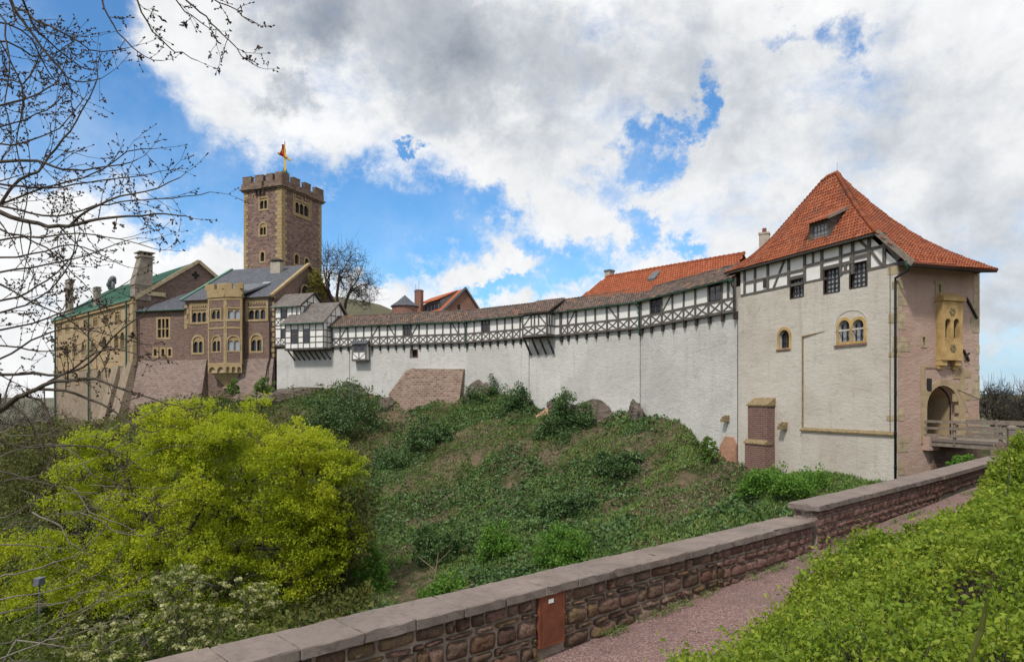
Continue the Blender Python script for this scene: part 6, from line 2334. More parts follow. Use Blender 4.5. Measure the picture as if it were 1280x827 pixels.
def rubble(face, s0, s1, ztop, zbot, mb, rng, rh=(.08, .24), sw=(.12, .50), skip=None, bulge=.04):
    """courses of rough stones, each its own pillow of faces"""
    z = ztop
    while True:
        h = rng.uniform(*rh)
        if z - h < min(zbot(s0), zbot(s1)) - .05: break
        s = s0 - rng.uniform(0, .2)
        while s < s1:
            w = rng.uniform(*sw) * (1.15 if h > .19 else 1)
            a, b = max(s, s0), min(s + w, s1)
            s += w
            zt, zb = z, z - h
            if b - a < .07: continue
            if zt < zbot((a + b) / 2) - .02: continue
            if skip and b > skip[0] and a < skip[1] and zt > skip[2] and zb < skip[3]:
                if a < skip[0] - .07: b = skip[0]
                elif b > skip[1] + .07: a = skip[1]
                else: continue
            gp = .005
            corners = [(a + gp + rng.uniform(0, .015), zb + gp + rng.uniform(-.012, .02)), (b - gp - rng.uniform(0, .015), zb + gp + rng.uniform(-.012, .02)),
                       (b - gp - rng.uniform(0, .02), zt - gp - rng.uniform(0, .025)), (a + gp + rng.uniform(0, .02), zt - gp - rng.uniform(0, .02))]
            nx, nz = (7, 6)
            bul = bulge * rng.uniform(.5, 1.25)
            ti, tj = rng.uniform(-.35, .35), rng.uniform(-.35, .35)
            vs = []
            for j in range(nz):
                v = j / (nz - 1)
                for i in range(nx):
                    u = i / (nx - 1)
                    # rounded corners
                    ue, ve = 2 * u - 1, 2 * v - 1
                    k = 1 - .10 * (ue * ue) * (ve * ve)
                    uu, vv = .5 + ue * k / 2, .5 + ve * k / 2
                    p = [(corners[0][q] * (1 - uu) + corners[1][q] * uu) * (1 - vv) + (corners[3][q] * (1 - uu) + corners[2][q] * uu) * vv for q in (0, 1)]
                    e = (1 - abs(ue) ** 7) * (1 - abs(ve) ** 7)
                    d = bul * e * (1 + ti * ue + tj * ve) + (rng.uniform(-.015, .015) if 0 < i < nx - 1 and 0 < j < nz - 1 else 0)
                    vs.append(face.at(p[0], p[1], -.02 + d + (.0 if e > 0 else -.02)))
            mb.add(vs, [(j * nx + i, j * nx + i + 1, (j + 1) * nx + i + 1, (j + 1) * nx + i) for j in range(nz - 1) for i in range(nx - 1)])
        z -= h


W1 = Face(PA0, PA1)
W2 = Face(PB0 - PD * .02, PB1)
W3 = Face(PB1, PC1)


def pzs(face):
    return lambda s: path_z((face.p0 + face.u * s).dot(PD)) - .06


plate = W1.rect(672.5, 742, 703, 806, .0)
zpl = (W1.px(688, 803)[1], W1.px(688, 742)[1])
r5 = random.Random(5)
sm = MB()
split = W1.px(905, 0)[0]
rubble(W1, 0, split, CAP1 - .122, pzs(W1), sm, r5, skip=(plate[0], plate[1], zpl[0] - .02, zpl[1] + .3))
sm.build('rubble_face', 'rubble', par, True)
sm = MB()
rubble(W1, split, W1.L - .0, CAP1 - .122, pzs(W1), sm, r5, (.14, .22), (.2, .5), bulge=.032)
sm.build('rubble_face', 'rubble_red', par, True)
sm = MB()
rubble(W2, 0, W2.L, CAP2 - .122, pzs(W2), sm, r5, (.13, .22), (.2, .46), bulge=.032)
rubble(W3, 0, W3.L, CAP2 - .122, pzs(W3), sm, r5, (.13, .24), (.2, .5), bulge=.03)
sm.build('rubble_face', 'rubble_red', par, True)
core = MB()
core.box(W1, 0, W1.L, -6.5, CAP1 - .125, -.52, -.045)
core.build('mortar_core', 'mortar', par)
core = MB()
core.box(W2, 0, W2.L, -6.5, CAP2 - .125, -.52, -.045)
core.box(W3, 0.02, W3.L, -6.5, CAP2 - .1255, -.52, -.045)
core.build('mortar_core', 'mortar', par)
# end face of the higher length, seen above the step
EF = Face(PB0 - PD * .02 - PN * .52, PB0 - PD * .02)
sm = MB()
rubble(EF, 0, .5, CAP2 - .122, lambda s: CAP1 - .05, sm, r5, (.1, .16), (.15, .3))
sm.build('rubble_face', 'rubble_red', par, True)
joints = [W1.px(x, 0, .05)[0] for x in (292, 376, 455, 521, 581, 633, 683, 724, 764)]
j0 = joints[0]
pre = []
while j0 > .4:
    j0 -= .70; pre.insert(0, j0)
joints = [max(0, x) for x in pre] + joints
while joints[-1] + .74 < W1.L + .03:
    joints.append(joints[-1] + r5.uniform(.58, .74))
joints[-1] = W1.L + .03
for a, b in zip(joints[:-1], joints[1:]):
    if b - a < .1: continue
    zz = CAP1 + r5.uniform(-.004, .004)
    MB().box(W1, a + .006, b - .006, zz - .12, zz, -.60 + r5.uniform(-.01, .01), .05 + r5.uniform(-.006, .006)).build('cap_slab', 'cap_stone', par, bevel=.012)
    chip(COL.objects[-1], r5)
core = MB().box(W1, 0, W1.L, CAP1 - .1245, CAP1 - .024, -.555, .022)
core.build('cap_joints', 'mortar', par)
s = -.12
while s < W2.L - .1:
    e = min(W2.L, s + r5.uniform(.62, .82))
    MB().box(W2, s + .005, e - .005, CAP2 - .12, CAP2 + r5.uniform(-.006, .006), -.6 + r5.uniform(-.01, .01), .05 + r5.uniform(-.008, .008)).build('cap_slab', 'cap_stone', par, bevel=.012)
    chip(COL.objects[-1], r5)
    s = e
s = .01
while s < W3.L - .1:
    e = min(W3.L, s + r5.uniform(.7, 1.1))
    MB().box(W3, s + .005, e - .005, CAP2 - .118, CAP2 + .012, -.62, .075).build('cap_slab', 'cap_stone', par, bevel=.008)
    s = e
pl = MB().box(W1, plate[0] + .02, plate[1] - .02, zpl[0], zpl[1], -.02, .028)
plo = pl.build('rusty_plate', 'rust', par, bevel=.004)
pf = MB().ring(W1, rectp(plate[0] - .005, plate[1] + .005, zpl[0] - .02, zpl[1] + .02), rectp(plate[0] + .02, plate[1] - .02, zpl[0], zpl[1]), -.02, .036)
pf.build('plate_frame', 'rust', plo)
l_ = W1.rect(686, 748, 692, 753, .03)
MB().box(W1, l_[0], l_[1], l_[2], l_[3], .028, .033).build('small_tag', 'plate_white', plo)

# fallen stones at the foot of the parapet
for i, (x, y, sz, lab) in enumerate([(724, 806, .15, 'loose mossy stone lying on the gravel under the gap in the parapet'), (764, 795, .17, 'larger loose block wedged under the parapet right of the gap')]):
    pass

# weeds along the foot of the parapet and the path edge, dry leaves on the gravel
def along(name, n, mat, size, d0, d1, lift, aspect, upright, label, lump=.5):
    t = 3 + 24 * NR.random(n) ** 1.2
    d = D_IN + d0 + (d1 - d0) * NR.random(n)
    keep = NR.random(n) < sstep0(fbm(t, d * 3, lump, 3, int(d0 * 100) + 5), .46, .62)
    t, d = t[keep], d[keep]
    z = path_z(t) + .02 + lift * NR.random(len(t))
    c = np.stack([PD.x * t + PN.x * d, PD.y * t + PN.y * d, z], 1)
    o = leaf_mesh(name, c, size * (.5 + NR.random(len(t))), mat, None, aspect=aspect, upright=upright)
    return tag(o, label, name.split('_')[-1], kind='stuff')


def sstep0(v, a, b): q = np.clip((v - a) / (b - a), 0, 1); return q * q * (3 - 2 * q)


along('wall_weeds', 5200, 'leaf_grass', .05, .0, .14, .09, .3, .6, 'small weeds growing along the foot of the parapet')
along('edge_grass', 7000, 'leaf_grass', .06, 1.3, 1.9, .08, .2, .8, 'sparse grass tufts at the hedge side of the gravel path')
along('leaf_litter', 1500, 'leaf_dry', .035, .05, 1.7, .012, .6, -.2, 'dry leaves scattered over the gravel path', 1.2)

# ------------------------------------------------------------------ wooden bridge to the gate
bl0 = ga0 - .12
bw_ = (ga1 - ga0) + .75
B0 = RF.at(bl0, 0, .02).xy
BL = Face(B0, B0 + Vector((BD.x, BD.y)) * 16)                  # runs from gate outwards; n points right-front or left
sgn = 1 if BL.n.dot(Vector((-1, -.4))) > 0 else -1
br_o = thing('wooden_bridge', 'wooden footbridge with three weathered rails leading to the gateway', 'bridge', (*B0, deck))


def bp_(l, w, z): 
    q = B0 + Vector((BD.x, BD.y)) * l + RFD * w
    return Vector((q.x, q.y, z))


rg2 = random.Random(9)
dk = MB()
l = .02
while l < 4.6:
    dk.loft([bp_(l, 0, deck - .11), bp_(l + .2, 0, deck - .11), bp_(l + .2, bw_, deck - .11), bp_(l, bw_, deck - .11)], [bp_(l, 0, deck), bp_(l + .2, 0, deck), bp_(l + .2, bw_, deck), bp_(l, bw_, deck)])
    l += .215
dk.build('deck', 'timber_grey', br_o)
gm_ = MB()
for w in (.1, bw_ * .5, bw_ - .1):
    gm_.beam(bp_(.0, w, deck - .27), bp_(4.9, w, deck - .27), .2, .3)
gm_.build('girder', 'timber_grey', br_o)
fasc = MB()
fasc.beam(bp_(.05, -.03, deck - .06), bp_(4.6, -.03, deck - .06), .05, .16)
fasc.build('edge_board', 'cap_stone', br_o)
for w in (-.02, bw_ + .02):
    for z in (deck + 1.07, deck + .66, deck + .26):
        rl = MB()
        for k in range(4):
            a, b = k * 4.0, (k + 1) * 4.0 + .15
            rl.beam(bp_(a, w - .05, z + rg2.uniform(-.02, .02)), bp_(min(b, 15.5), w - .05 - .012 * (k % 2), z + rg2.uniform(-.02, .02)), .06, .15)
        rl.build('rail', 'timber_grey', br_o)
    for l in (1.9, 4.6, 7.4, 10.2, 13.0):
        MB().beam(bp_(l, w + .04, deck - .3), bp_(l, w + .04, deck + 1.16), .13, .13).build('post', 'timber_grey', br_o)
ab = thing('bridge_abutment', 'rough reddish stone abutment carrying the outer end of the footbridge', 'abutment', (*bp_(6, bw_ / 2, 0).xy, deck - .4))
MB().loft([bp_(4.2, -.5, -8), bp_(16, -.5, -8), bp_(16, bw_ + .5, -8), bp_(4.2, bw_ + .5, -8)], [bp_(4.3, -.35, deck - .42), bp_(16, -.35, deck - .42), bp_(16, bw_ + .35, deck - .42), bp_(4.3, bw_ + .35, deck - .42)]).build('masonry', 'house_stone', ab)
MB().loft([bp_(4.6, -.3, deck - .42), bp_(16, -.3, deck - .42), bp_(16, bw_ + .3, deck - .42), bp_(4.6, bw_ + .3, deck - .42)], [bp_(4.6, -.3, deck - .02), bp_(16, -.3, deck - .1), bp_(16, bw_ + .3, deck - .1), bp_(4.6, bw_ + .3, deck - .02)]).build('roadway', 'gravel', ab)
pp_ = bp_(10.5, -1.3, 0)
gpost = thing('gate_pillar', 'squat stone pillar standing by the far end of the bridge railing', 'pillar', (pp_.x, pp_.y, -3))

for o_ in [gpost]:
    q = P(1265, 533, 36)
    o_.location = (q.x, q.y, -3.5)
    MB().lathe((q.x, q.y, -3.6), [(.26, 0), (.26, 2.1), (.31, 2.1), (.31, 2.22), (.1, 2.3)], 4, .4).build('shaft', 'cap_stone', o_)

# ------------------------------------------------------------------ ground cover on the slope
def wall_y(x):
    return np.interp(x, [-80, -56, -32.4, -5.6, 5.3, 12.7, 18.04, 23.27, 23.9], [130, 104, 95.7, 86, 76.9, 68.9, 55.6, 42, 41])


def hit(px, py):
    lo = None
    for Y in np.arange(18, 130, .25):
        p = P(px, py, Y)
        g = float(ground(np.array(p.x), np.array(Y)))
        if p.z <= g:
            return Vector((p.x, Y, g))
    p = P(px, py, 80)
    return Vector((p.x, 80, float(ground(np.array(p.x), np.array(80.)))))


def scatter(n, near=24):
    """random ground points seen from the path side, denser where near"""
    Y = near + (104 - near) * NR.random(n * 3) ** 1.1
    X = (-.78 + 1.36 * NR.random(n * 3)) * Y
    dp = (X - PA0.x) * PN.x + (Y - PA0.y) * PN.y
    ok = (Y < wall_y(X) - .15) & (dp < -2.0) & (X < 27)
    X, Y = X[ok][:n], Y[ok][:n]
    return X, Y


def cover(name, n, mat, size, mask, lift, aspect, upright, label):
    X, Y = scatter(n)
    m = mask(X, Y)
    for (hx_, hy_, hr_) in bare:
        m = m * (.04 + .96 * sstep(np.hypot((X - hx_), (Y - hy_)), hr_ * .6, hr_ * 1.3))
    keep = NR.random(len(X)) < m
    X, Y = X[keep], Y[keep]
    Z = ground(X, Y) + lift * NR.random(len(X)) + .02
    s = size * (.5 + NR.random(len(X)))
    o = leaf_mesh(name, np.stack([X, Y, Z], 1), s, mat, None, aspect=aspect, upright=upright)
    return tag(o, label, name.split('_')[-1], kind='stuff')


def mA(X, Y): return fbm(X, Y, 6, 4, 31)
def mB(X, Y): return fbm(X, Y, 3.5, 4, 57)
def sstep(v, a, b): t = np.clip((v - a) / (b - a), 0, 1); return t * t * (3 - 2 * t)


bare = [(q_.x, q_.y, r_) for q_, r_ in ((hit(500, 728), 3.0), (hit(530, 742), 2.4), (hit(860, 600), .9), (hit(640, 600), 1.2), (hit(600, 575), 1.0))]
cover('ivy_cover', 300000, 'leaf_ivy', .25, lambda X, Y: .10 + .9 * sstep(mA(X, Y), .44, .56), .30, .75, .2, 'dark green ivy creeping over the slope below the wall')
cover('grass_cover', 460000, 'leaf_grass', .28, lambda X, Y: .10 + .90 * sstep(mB(X, Y), .42, .58) * np.where(X > .22 * Y, 1, .75), .30, .26, .8, 'rough green grass growing on the slope')
cover('dry_stems', 210000, 'leaf_dry', .30, lambda X, Y: .08 + .55 * sstep(1 - mA(X, Y), .50, .60) * (.35 + sstep(mB(X + 40, Y), .40, .58)), .16, .16, .0, 'dead straw coloured stems and cuttings littering the slope')
cover('undergrowth', 120000, 'leaf_olive', .34, lambda X, Y: np.where(X < -.2 * Y, .9, 0.0), 1.3, .5, .3, 'olive green undergrowth on the slope below the palace')

# ------------------------------------------------------------------ rocks and shrubs at the wall foot
ICO = None


def rock(label, px, py0, py1, wpx, Y, mat='rock', seed=0, depth=1.6, kind='rock_outcrop', cat='rock'):
    rng = np.random.default_rng(seed + 100)
    bm = bmesh.new()
    bmesh.ops.create_icosphere(bm, subdivisions=4, radius=1)
    w = wpx / F * Y / 2
    h = (py1 - py0) / F * Y
    c = P(px, py1, Y)
    nrm = rng.normal(size=(16, 3)); nrm /= np.linalg.norm(nrm, axis=1)[:, None]
    off = rng.uniform(.42, .80, 16)
    for v in bm.verts:
        p = np.array(v.co)
        for n_, o_ in zip(nrm, off):                                  # flat broken faces
            d = p @ n_ - o_
            if d > 0: p = p - n_ * d
        p = p * 1.25 + rng.normal(size=3) * .014 + .09 * math.sin(p[0] * 7 + seed) * math.sin(p[2] * 6 + p[1] * 5)
        v.co = (p[0] * w * 1.15, p[1] * depth, p[2] * h * .8 + h * .25)
    me = bpy.data.meshes.new(kind); bm.to_mesh(me); bm.free()
    me.materials.append(M(mat))
    o = bpy.data.objects.new(kind, me); COL.objects.link(o)
    o.location = (c.x, c.y, c.z)
    auto_uv(me)
    return tag(o, label, cat)


rock('small rounded grey boulder standing against the wall foot', 795.5, 498, 522, 17, 68.0, seed=1, depth=.9)
rock('broad brown rock ledge against the wall, right above the big ivy clump', 728, 503, 528, 60, 72.0, seed=2, depth=1.4)
rock('squared rock block poking up above the big ivy clump', 700, 491, 512, 24, 75.0, seed=3, depth=1.0)
rock('tall narrow rock draped in ivy with a sprig on top', 654, 482, 532, 28, 80.0, seed=4, depth=1.2)
rock('low rock ledge just right of the battered brick patch', 597, 473, 515, 30, 84.0, seed=5, depth=1.2)
rock('reddish rock face between the two ivy clumps', 678, 507, 560, 30, 76.0, 'rock_red', seed=6, depth=1.0)
rock('long low rock base under the timber house', 380, 486, 512, 86, 93.5, seed=7, depth=1.6)
rock('rock shelf under the white wall left of the brick patch', 446, 476, 508, 62, 91.0, seed=8, depth=1.4)
rock('dark rounded rock at the left foot of the brick patch', 481, 489, 522, 22, 88.8, seed=9, depth=1.2)


def shrub(name, label, cat, px, py, wpx, hpx, mat, n=70, per=26, leaf=.2, Y=None, stems=7, group=None, round_=.75, aspect=.6, upright=.3):
    """a bush of many leaf clumps on stems, its foot at the pixel (px, py) of the slope"""
    b = hit(px, py) if Y is None else P(px, py, Y)
    Y = b.y
    w, h = wpx / F * Y / 2, hpx / F * Y
    rng = random.Random(int(px * 7 + py))
    o = thing(name, label, cat, b, group)
    pts = []
    while len(pts) < n:
        x, y, z = rng.uniform(-1, 1), rng.uniform(-1, 1), rng.uniform(0, 1)
        k = x * x + y * y + (z * z if z > .1 else 0)
        bump_ = .70 + .55 * math.sin(x * 5 + px) * math.cos(y * 4 + z * 3 + py)
        if cat == 'ivy' and hpx < 46: bump_ *= 1.25 - .75 * z
        if k < bump_ and k > .18 * rng.random():
            pts.append((b.x + x * w * (1.3 if cat == 'ivy' else 1.05), b.y + y * w * round_, b.z + z * h * 1.02 + .05))
    c, s = clump_leaves(pts, per, max(.16, min(w, h) * .24), leaf)
    leaf_mesh('foliage', c, s, mat, o, aspect=aspect, upright=upright)
    st = MB()
    for p in rng.sample(pts, min(stems, len(pts))):
        st.tube(curve_pts(b - Vector((0, 0, .3)) + Vector((rng.uniform(-.2, .2) * w, rng.uniform(-.2, .2) * w, 0)), p, .05, rng, 4, .05), [.04, .034, .027, .02, .012], 5)
    st.build('stems', 'bark_grey', o)
    return o


shrub('ivy_mound', 'large dark ivy mass hanging over the rock shelf under the white wall', 'ivy', 432, 540, 92, 62, 'leaf_ivy', 170, 40, .26)
shrub('ivy_mound', 'rounded dark green clump below the brick patch', 'ivy', 536, 556, 54, 42, 'leaf_ivy', 90, 40, .24)
shrub('ivy_mound', 'ivy clump climbing the ledge right of the brick patch', 'ivy', 606, 522, 46, 50, 'leaf_ivy', 180, 40, .22, Y=82.6)
shrub('ivy_mound', 'ivy covering the tall narrow rock', 'ivy', 645, 536, 52, 56, 'leaf_ivy', 240, 40, .22, Y=78.6)
shrub('ivy_mound', 'biggest ivy clump against the middle of the white wall', 'ivy', 709, 578, 68, 90, 'leaf_ivy', 420, 44, .21, Y=70.6)
shrub('ivy_mound', 'dark trailing ivy bank halfway down the slope, right of centre', 'ivy', 778, 594, 64, 38, 'leaf_ivy', 100, 40, .2)
shrub('ivy_mound', 'dark trailing ivy hollow in the middle of the slope', 'ivy', 712, 648, 66, 44, 'leaf_ivy', 110, 40, .2)
shrub('ivy_mound', 'dark ivy patch above the bare brown earth', 'ivy', 548, 704, 62, 48, 'leaf_ivy', 100, 40, .19)
shrub('ivy_mound', 'faint dark ivy patch high on the slope under the brick patch', 'ivy', 490, 585, 60, 30, 'leaf_ivy', 80, 36, .22)
shrub('green_shrub', 'bright green feathery shrub left of the other at the bottom of the slope', 'shrub', 622, 700, 62, 48, 'leaf_bright', 110, 40, .17, upright=.6)
shrub('green_shrub', 'bright green shrub spreading to the right near the parapet', 'shrub', 706, 706, 84, 46, 'leaf_bright', 130, 40, .16, upright=.6)
shrub('green_shrub', 'low bright green bush peeping over the parapet beside the brown earth', 'shrub', 560, 752, 70, 34, 'leaf_bright', 90, 40, .16)
shrub('green_shrub', 'low green shrubs lining the foot of the gatehouse wall', 'shrub', 985, 620, 118, 36, 'leaf_bright', 220, 40, .15)
shrub('green_shrub', 'leafy plant hanging at the wall foot left of the red footing', 'shrub', 884, 578, 24, 36, 'leaf_grass', 60, 40, .18)
shrub('green_shrub', 'small bright bush beside the maple above the bare earth', 'shrub', 462, 742, 58, 62, 'leaf_bright', 110, 36, .18)
shrub('green_shrub', 'dark green bush against the battered base right of the bay turret', 'shrub', 331, 492, 26, 24, 'leaf_grass', 50, 36, .25, Y=93)
shrub('green_shrub', 'small dark bush in the niche under the bay turret', 'shrub', 292, 492, 18, 20, 'leaf_grass', 40, 36, .25, Y=95)
shrub('green_shrub', 'green weeds sprouting on the moat floor under the bridge', 'shrub', 1212, 584, 60, 14, 'leaf_bright', 60, 30, .12, Y=34)
# pale cut branches on the bare earth
for (pts_, lab) in [([(548, 690, 0), (545, 715, .5), (540, 745, .2)], 'pale forked branch standing on the bare brown earth'), ([(575, 735, 0), (555, 748, .3), (540, 752, .1)], 'pale cut branch lying on the bare earth by the parapet')]:
    h0_ = hit(*pts_[-1][:2])
    o = MB()
    q = [P(x, y, h0_.y - .5) + Vector((0, 0, k * .2)) for x, y, k in pts_]
    o.tube(q, [.03, .045, .06], 6).tube([q[1], q[1] + Vector((-1.2, .2, .9))], [.035, .015], 5).tube([q[1].lerp(q[0], .4), q[0] + Vector((.9, 0, .3))], [.03, .012], 5)
    ob_ = o.build('dead_branch', 'leaf_dry')
    tag(ob_, lab, 'branch')

# ------------------------------------------------------------------ trees
rng = random.Random(21)
# young maple in fresh yellow-green leaf
YM = 45
mk = YM / F
mb_ = P(238, 815, YM); mb_.z = float(ground(np.array(mb_.x), np.array(mb_.y)))
mp = thing('maple_tree', 'broad tree in bright yellow-green spring leaf below the stone residence', 'tree', mb_)


def ell(px, py, rx, ry, Y, ryd=None):
    k = Y / F
    c = P(px, py, Y)
    return ((c.x, c.y, c.z), (rx * k, (ryd or rx * .8) * k, ry * k))


ells = [ell(310, 590, 118, 92, YM, 105), ell(310, 590, 118, 92, YM, 105), ell(385, 590, 55, 62, YM - 1, 70), ell(190, 640, 130, 105, YM, 110), ell(90, 700, 90, 85, YM + 1, 80), ell(330, 690, 100, 70, YM, 90), ell(255, 545, 70, 45, YM, 70), ell(140, 590, 70, 50, YM + 3, 70), ell(110, 745, 120, 55, YM - 2, 80), ell(395, 665, 45, 55, YM, 60), ell(230, 720, 120, 60, YM - 3, 70)]
lumps = ellipsoid_points(ells, 270, rng, .5) + ellipsoid_points(ells, 120, rng, .1)
pts = []
for l_ in lumps:
    a_, b_ = rng.uniform(.9, 1.9), rng.uniform(.45, .95)
    for q in range(19):
        v_ = Vector((rng.gauss(0, 1), rng.gauss(0, 1), rng.gauss(0, 1))).normalized() * rng.random() ** .4
        pts.append((l_[0] + v_.x * a_, l_[1] + v_.y * a_, l_[2] + v_.z * b_ - .12 * (v_.x ** 2 + v_.y ** 2) * a_))
pts = [p for p in pts if p[2] > mb_.z + 1.2]
tk = MB()
tree_skeleton(tk, mb_ - Vector((0, 0, .4)), 3.2, pts, 18, 240, .24, rng, wob=.06)
tk.build('trunk', 'bark_dark', mp, True)
c, s = clump_leaves(pts, 26, .45, .14, .75)
leaf_mesh('crown', c, s, 'leaf_maple', mp, aspect=.8, upright=0)

# thinner olive trees further back on the left
for (px, py, rx, ry, Y, n, lab, mt, per) in [(90, 590, 110, 70, 62, 520, 'thin olive leaved tree left of the yellow-green maple under the palace', 'leaf_olive', 30),
                                             (215, 560, 75, 45, 70, 380, 'dull green bush-like tree between maple and palace base', 'leaf_olive', 30),
                                             (430, 655, 40, 60, 46, 240, 'sparse twiggy sapling on the right flank of the maple', 'leaf_olive', 10)]:
    b = P(px, py + ry, Y); b.z = float(ground(np.array(b.x), np.array(b.y)))
    t_ = thing('young_tree', lab, 'tree', b)
    pts = ellipsoid_points([ell(px, py, rx, ry, Y)], n, rng, .2)
    pts = [(p[0], p[1], max(p[2], b.z + .6)) for p in pts]
    tk = MB()
    tree_skeleton(tk, b - Vector((0, 0, .4)), max(.8, (pts[0][2] - b.z) * .3), pts, 8, 60, .16, rng)
    tk.build('trunk', 'bark_dark', t_, True)
    c, s = clump_leaves(pts, per, .8, .26, .7)
    leaf_mesh('crown', c, s, mt, t_, aspect=.6)

# bare tree with several stems behind the timber house
YB_ = 110
b = P(425, 400, YB_); b.z = 3.5
bt = thing('bare_tree', 'tall bare tree with several stems rising behind the timber house roof', 'tree', b)
tk = MB()
stems = [((418, 392), (409, 350), [ell(412, 330, 17, 24, YB_)], 90), ((420, 392), (424, 345), [ell(436, 330, 18, 24, YB_), ell(430, 350, 20, 20, YB_)], 150), ((428, 392), (438, 362), [ell(452, 345, 24, 28, YB_), ell(458, 365, 16, 18, YB_), ell(447, 375, 24, 12, YB_)], 200)]
for k, (a, m_, es, n) in enumerate(stems):
    pts = ellipsoid_points(es, n, rng, .3)
    a_ = P(a[0], a[1], YB_ + k * .5); m2 = P(m_[0], m_[1], YB_ + k * .5)
    tk.tube([Vector((a_.x, a_.y, b.z - 1)), a_], [.42, .34], 8)
    tree_skeleton(tk, a_, m2.z - a_.z, pts, 5, 36, .22, rng, lean=(m2.x - a_.x, 0), wob=.08, sag=.05)
    for p in pts:                                                     # fine outer twigs
        p = Vector(p)
        for q in range(4):
            d = Vector((rng.gauss(0, .6), rng.gauss(0, .6), rng.gauss(.25, .6)))
            tk.tube([p, p + d * .7, p + d * 1.5 + Vector((rng.uniform(-.3, .3), 0, rng.uniform(0, .35)))], [.022, .017, .010], 3, caps=False)
tk.build('trunk', 'bark_dark', bt, True)
# lichen-green climber on the residence gable
pts = []
while len(pts) < 120:
    x, y = rng.uniform(380, 402), rng.uniform(337, 388)
    if (x - 393) ** 2 / 110 + (y - 366) ** 2 / 760 < 1 and x > 384 - (y - 337) * .08:
        s_, z_ = GFc.px(x, y, .3)
        if 0 < s_ < 19: pts.append(tuple(GFc.at(s_, z_, rng.uniform(.2, 1.2))))
cp_ = thing('climbing_plant', 'yellowish green climber covering the right gable of the stone residence', 'climber', Vector(pts[0]))
c, s = clump_leaves(pts, 20, .7, .3)
leaf_mesh('foliage', c, s, 'leaf_climber', cp_)
st = MB()
g_ = GFc.at(GFc.px(392, 380)[0], 4, .3)
for p in pts[::4]: st.tube(curve_pts(g_, p, 0, rng, 4, .05), [.1, .08, .06, .04, .03], 4)
st.build('stems', 'bark_dark', cp_)

# brushwood beyond the bridge
for i, (px, py, rx, ry, Y, lab) in enumerate([(1245, 508, 24, 28, 66, 'bare brushwood tree rising just right of the gatehouse corner'), (1292, 506, 34, 27, 60, 'bare brushwood tree at the right edge beyond the bridge rails'), (1268, 522, 30, 18, 80, 'low distant bare thicket between the two brushwood trees'), (8, 520, 62, 38, 84, 'bare grey brush at the left edge below the palace, in front of the far hills'), (50, 545, 50, 36, 74, 'bare brush with a few olive leaves at the foot of the palace corner')]):
    b = P(px, py + ry, Y); b.z = float(ground(np.array(b.x), np.array(b.y)))
    t_ = thing('brushwood_tree', lab, 'tree', b)
    pts = ellipsoid_points([ell(px, py, rx, ry, Y)], 170, rng, .2)
    tk = MB()
    tree_skeleton(tk, b - Vector((0, 0, .3)), max(1.0, (P(px, py + ry, Y).z - b.z)), pts, 8, 50, .12, rng, wob=.09)
    for p in pts:
        p = Vector(p)
        for q in range(7):
            d = Vector((rng.gauss(0, .4), rng.gauss(0, .4), rng.gauss(.2, .4)))
            tk.tube([p, p + d * .6, p + d * 1.2 + Vector((0, 0, .2))], [.018, .014, .008], 3, caps=False)
    tk.build('trunk', 'bark_dark', t_, True)
    c, s = clump_leaves(pts[::2], 6, .6, .16)
    leaf_mesh('crown', c, s, 'leaf_olive', t_)

# ------------------------------------------------------------------ the near bare tree reaching in from the left
NY = 8.0
nb = Vector((-8.4, 8.2, -6.2))
nt = thing('budding_tree', 'near bare tree reaching in from the left with dark budding twigs', 'tree', nb)
wood, buds = MB(), MB()
rng = random.Random(77)


def bud(p, d, r=.016):
    d = d.normalized()
    r *= .85
    buds.tube([p - d * r * .3, p + d * r * .9, p + d * r * 2.4], [r * .35, r * .85, r * .1], 4)


def twig(p, d, L, r, level):
    n = max(4, int(L / .11))
    pts = [p]
    d = d.normalized()
    bend = Vector((rng.gauss(0, .10), rng.gauss(0, .07), rng.gauss(.035, .08)))
    for i in range(n):
        d = (d + bend * .8 + Vector((rng.gauss(0, .16), rng.gauss(0, .12), rng.gauss(0, .16)))).normalized()
        pts.append(pts[-1] + d * (L / n))
    rad = [max(.0021, r * .85 * (1 - .74 * i / n)) for i in range(n + 1)]
    wood.tube(pts, rad, 5 if level < 2 else 4, caps=False)
    bud(pts[-1], d, .013)
    for i in range(1, n + 1):
        if rng.random() < .62:
            bud(pts[i] + Vector((rng.gauss(0, .004),) * 3), Vector((rng.gauss(0, 1), rng.gauss(0, .6), rng.gauss(.3, 1))), .0115)
        if level < 3 and rng.random() < (.62 if level == 1 else .42) and i < n:
            side = Vector((rng.gauss(0, 1), rng.gauss(0, .55), rng.gauss(0, 1)))
            dd = (d * 1.0 + side.normalized() * .95).normalized()
            twig(pts[i], dd, L * rng.uniform(.28, .6) * (1 - .45 * i / n), rad[i] * .68, level + 1)


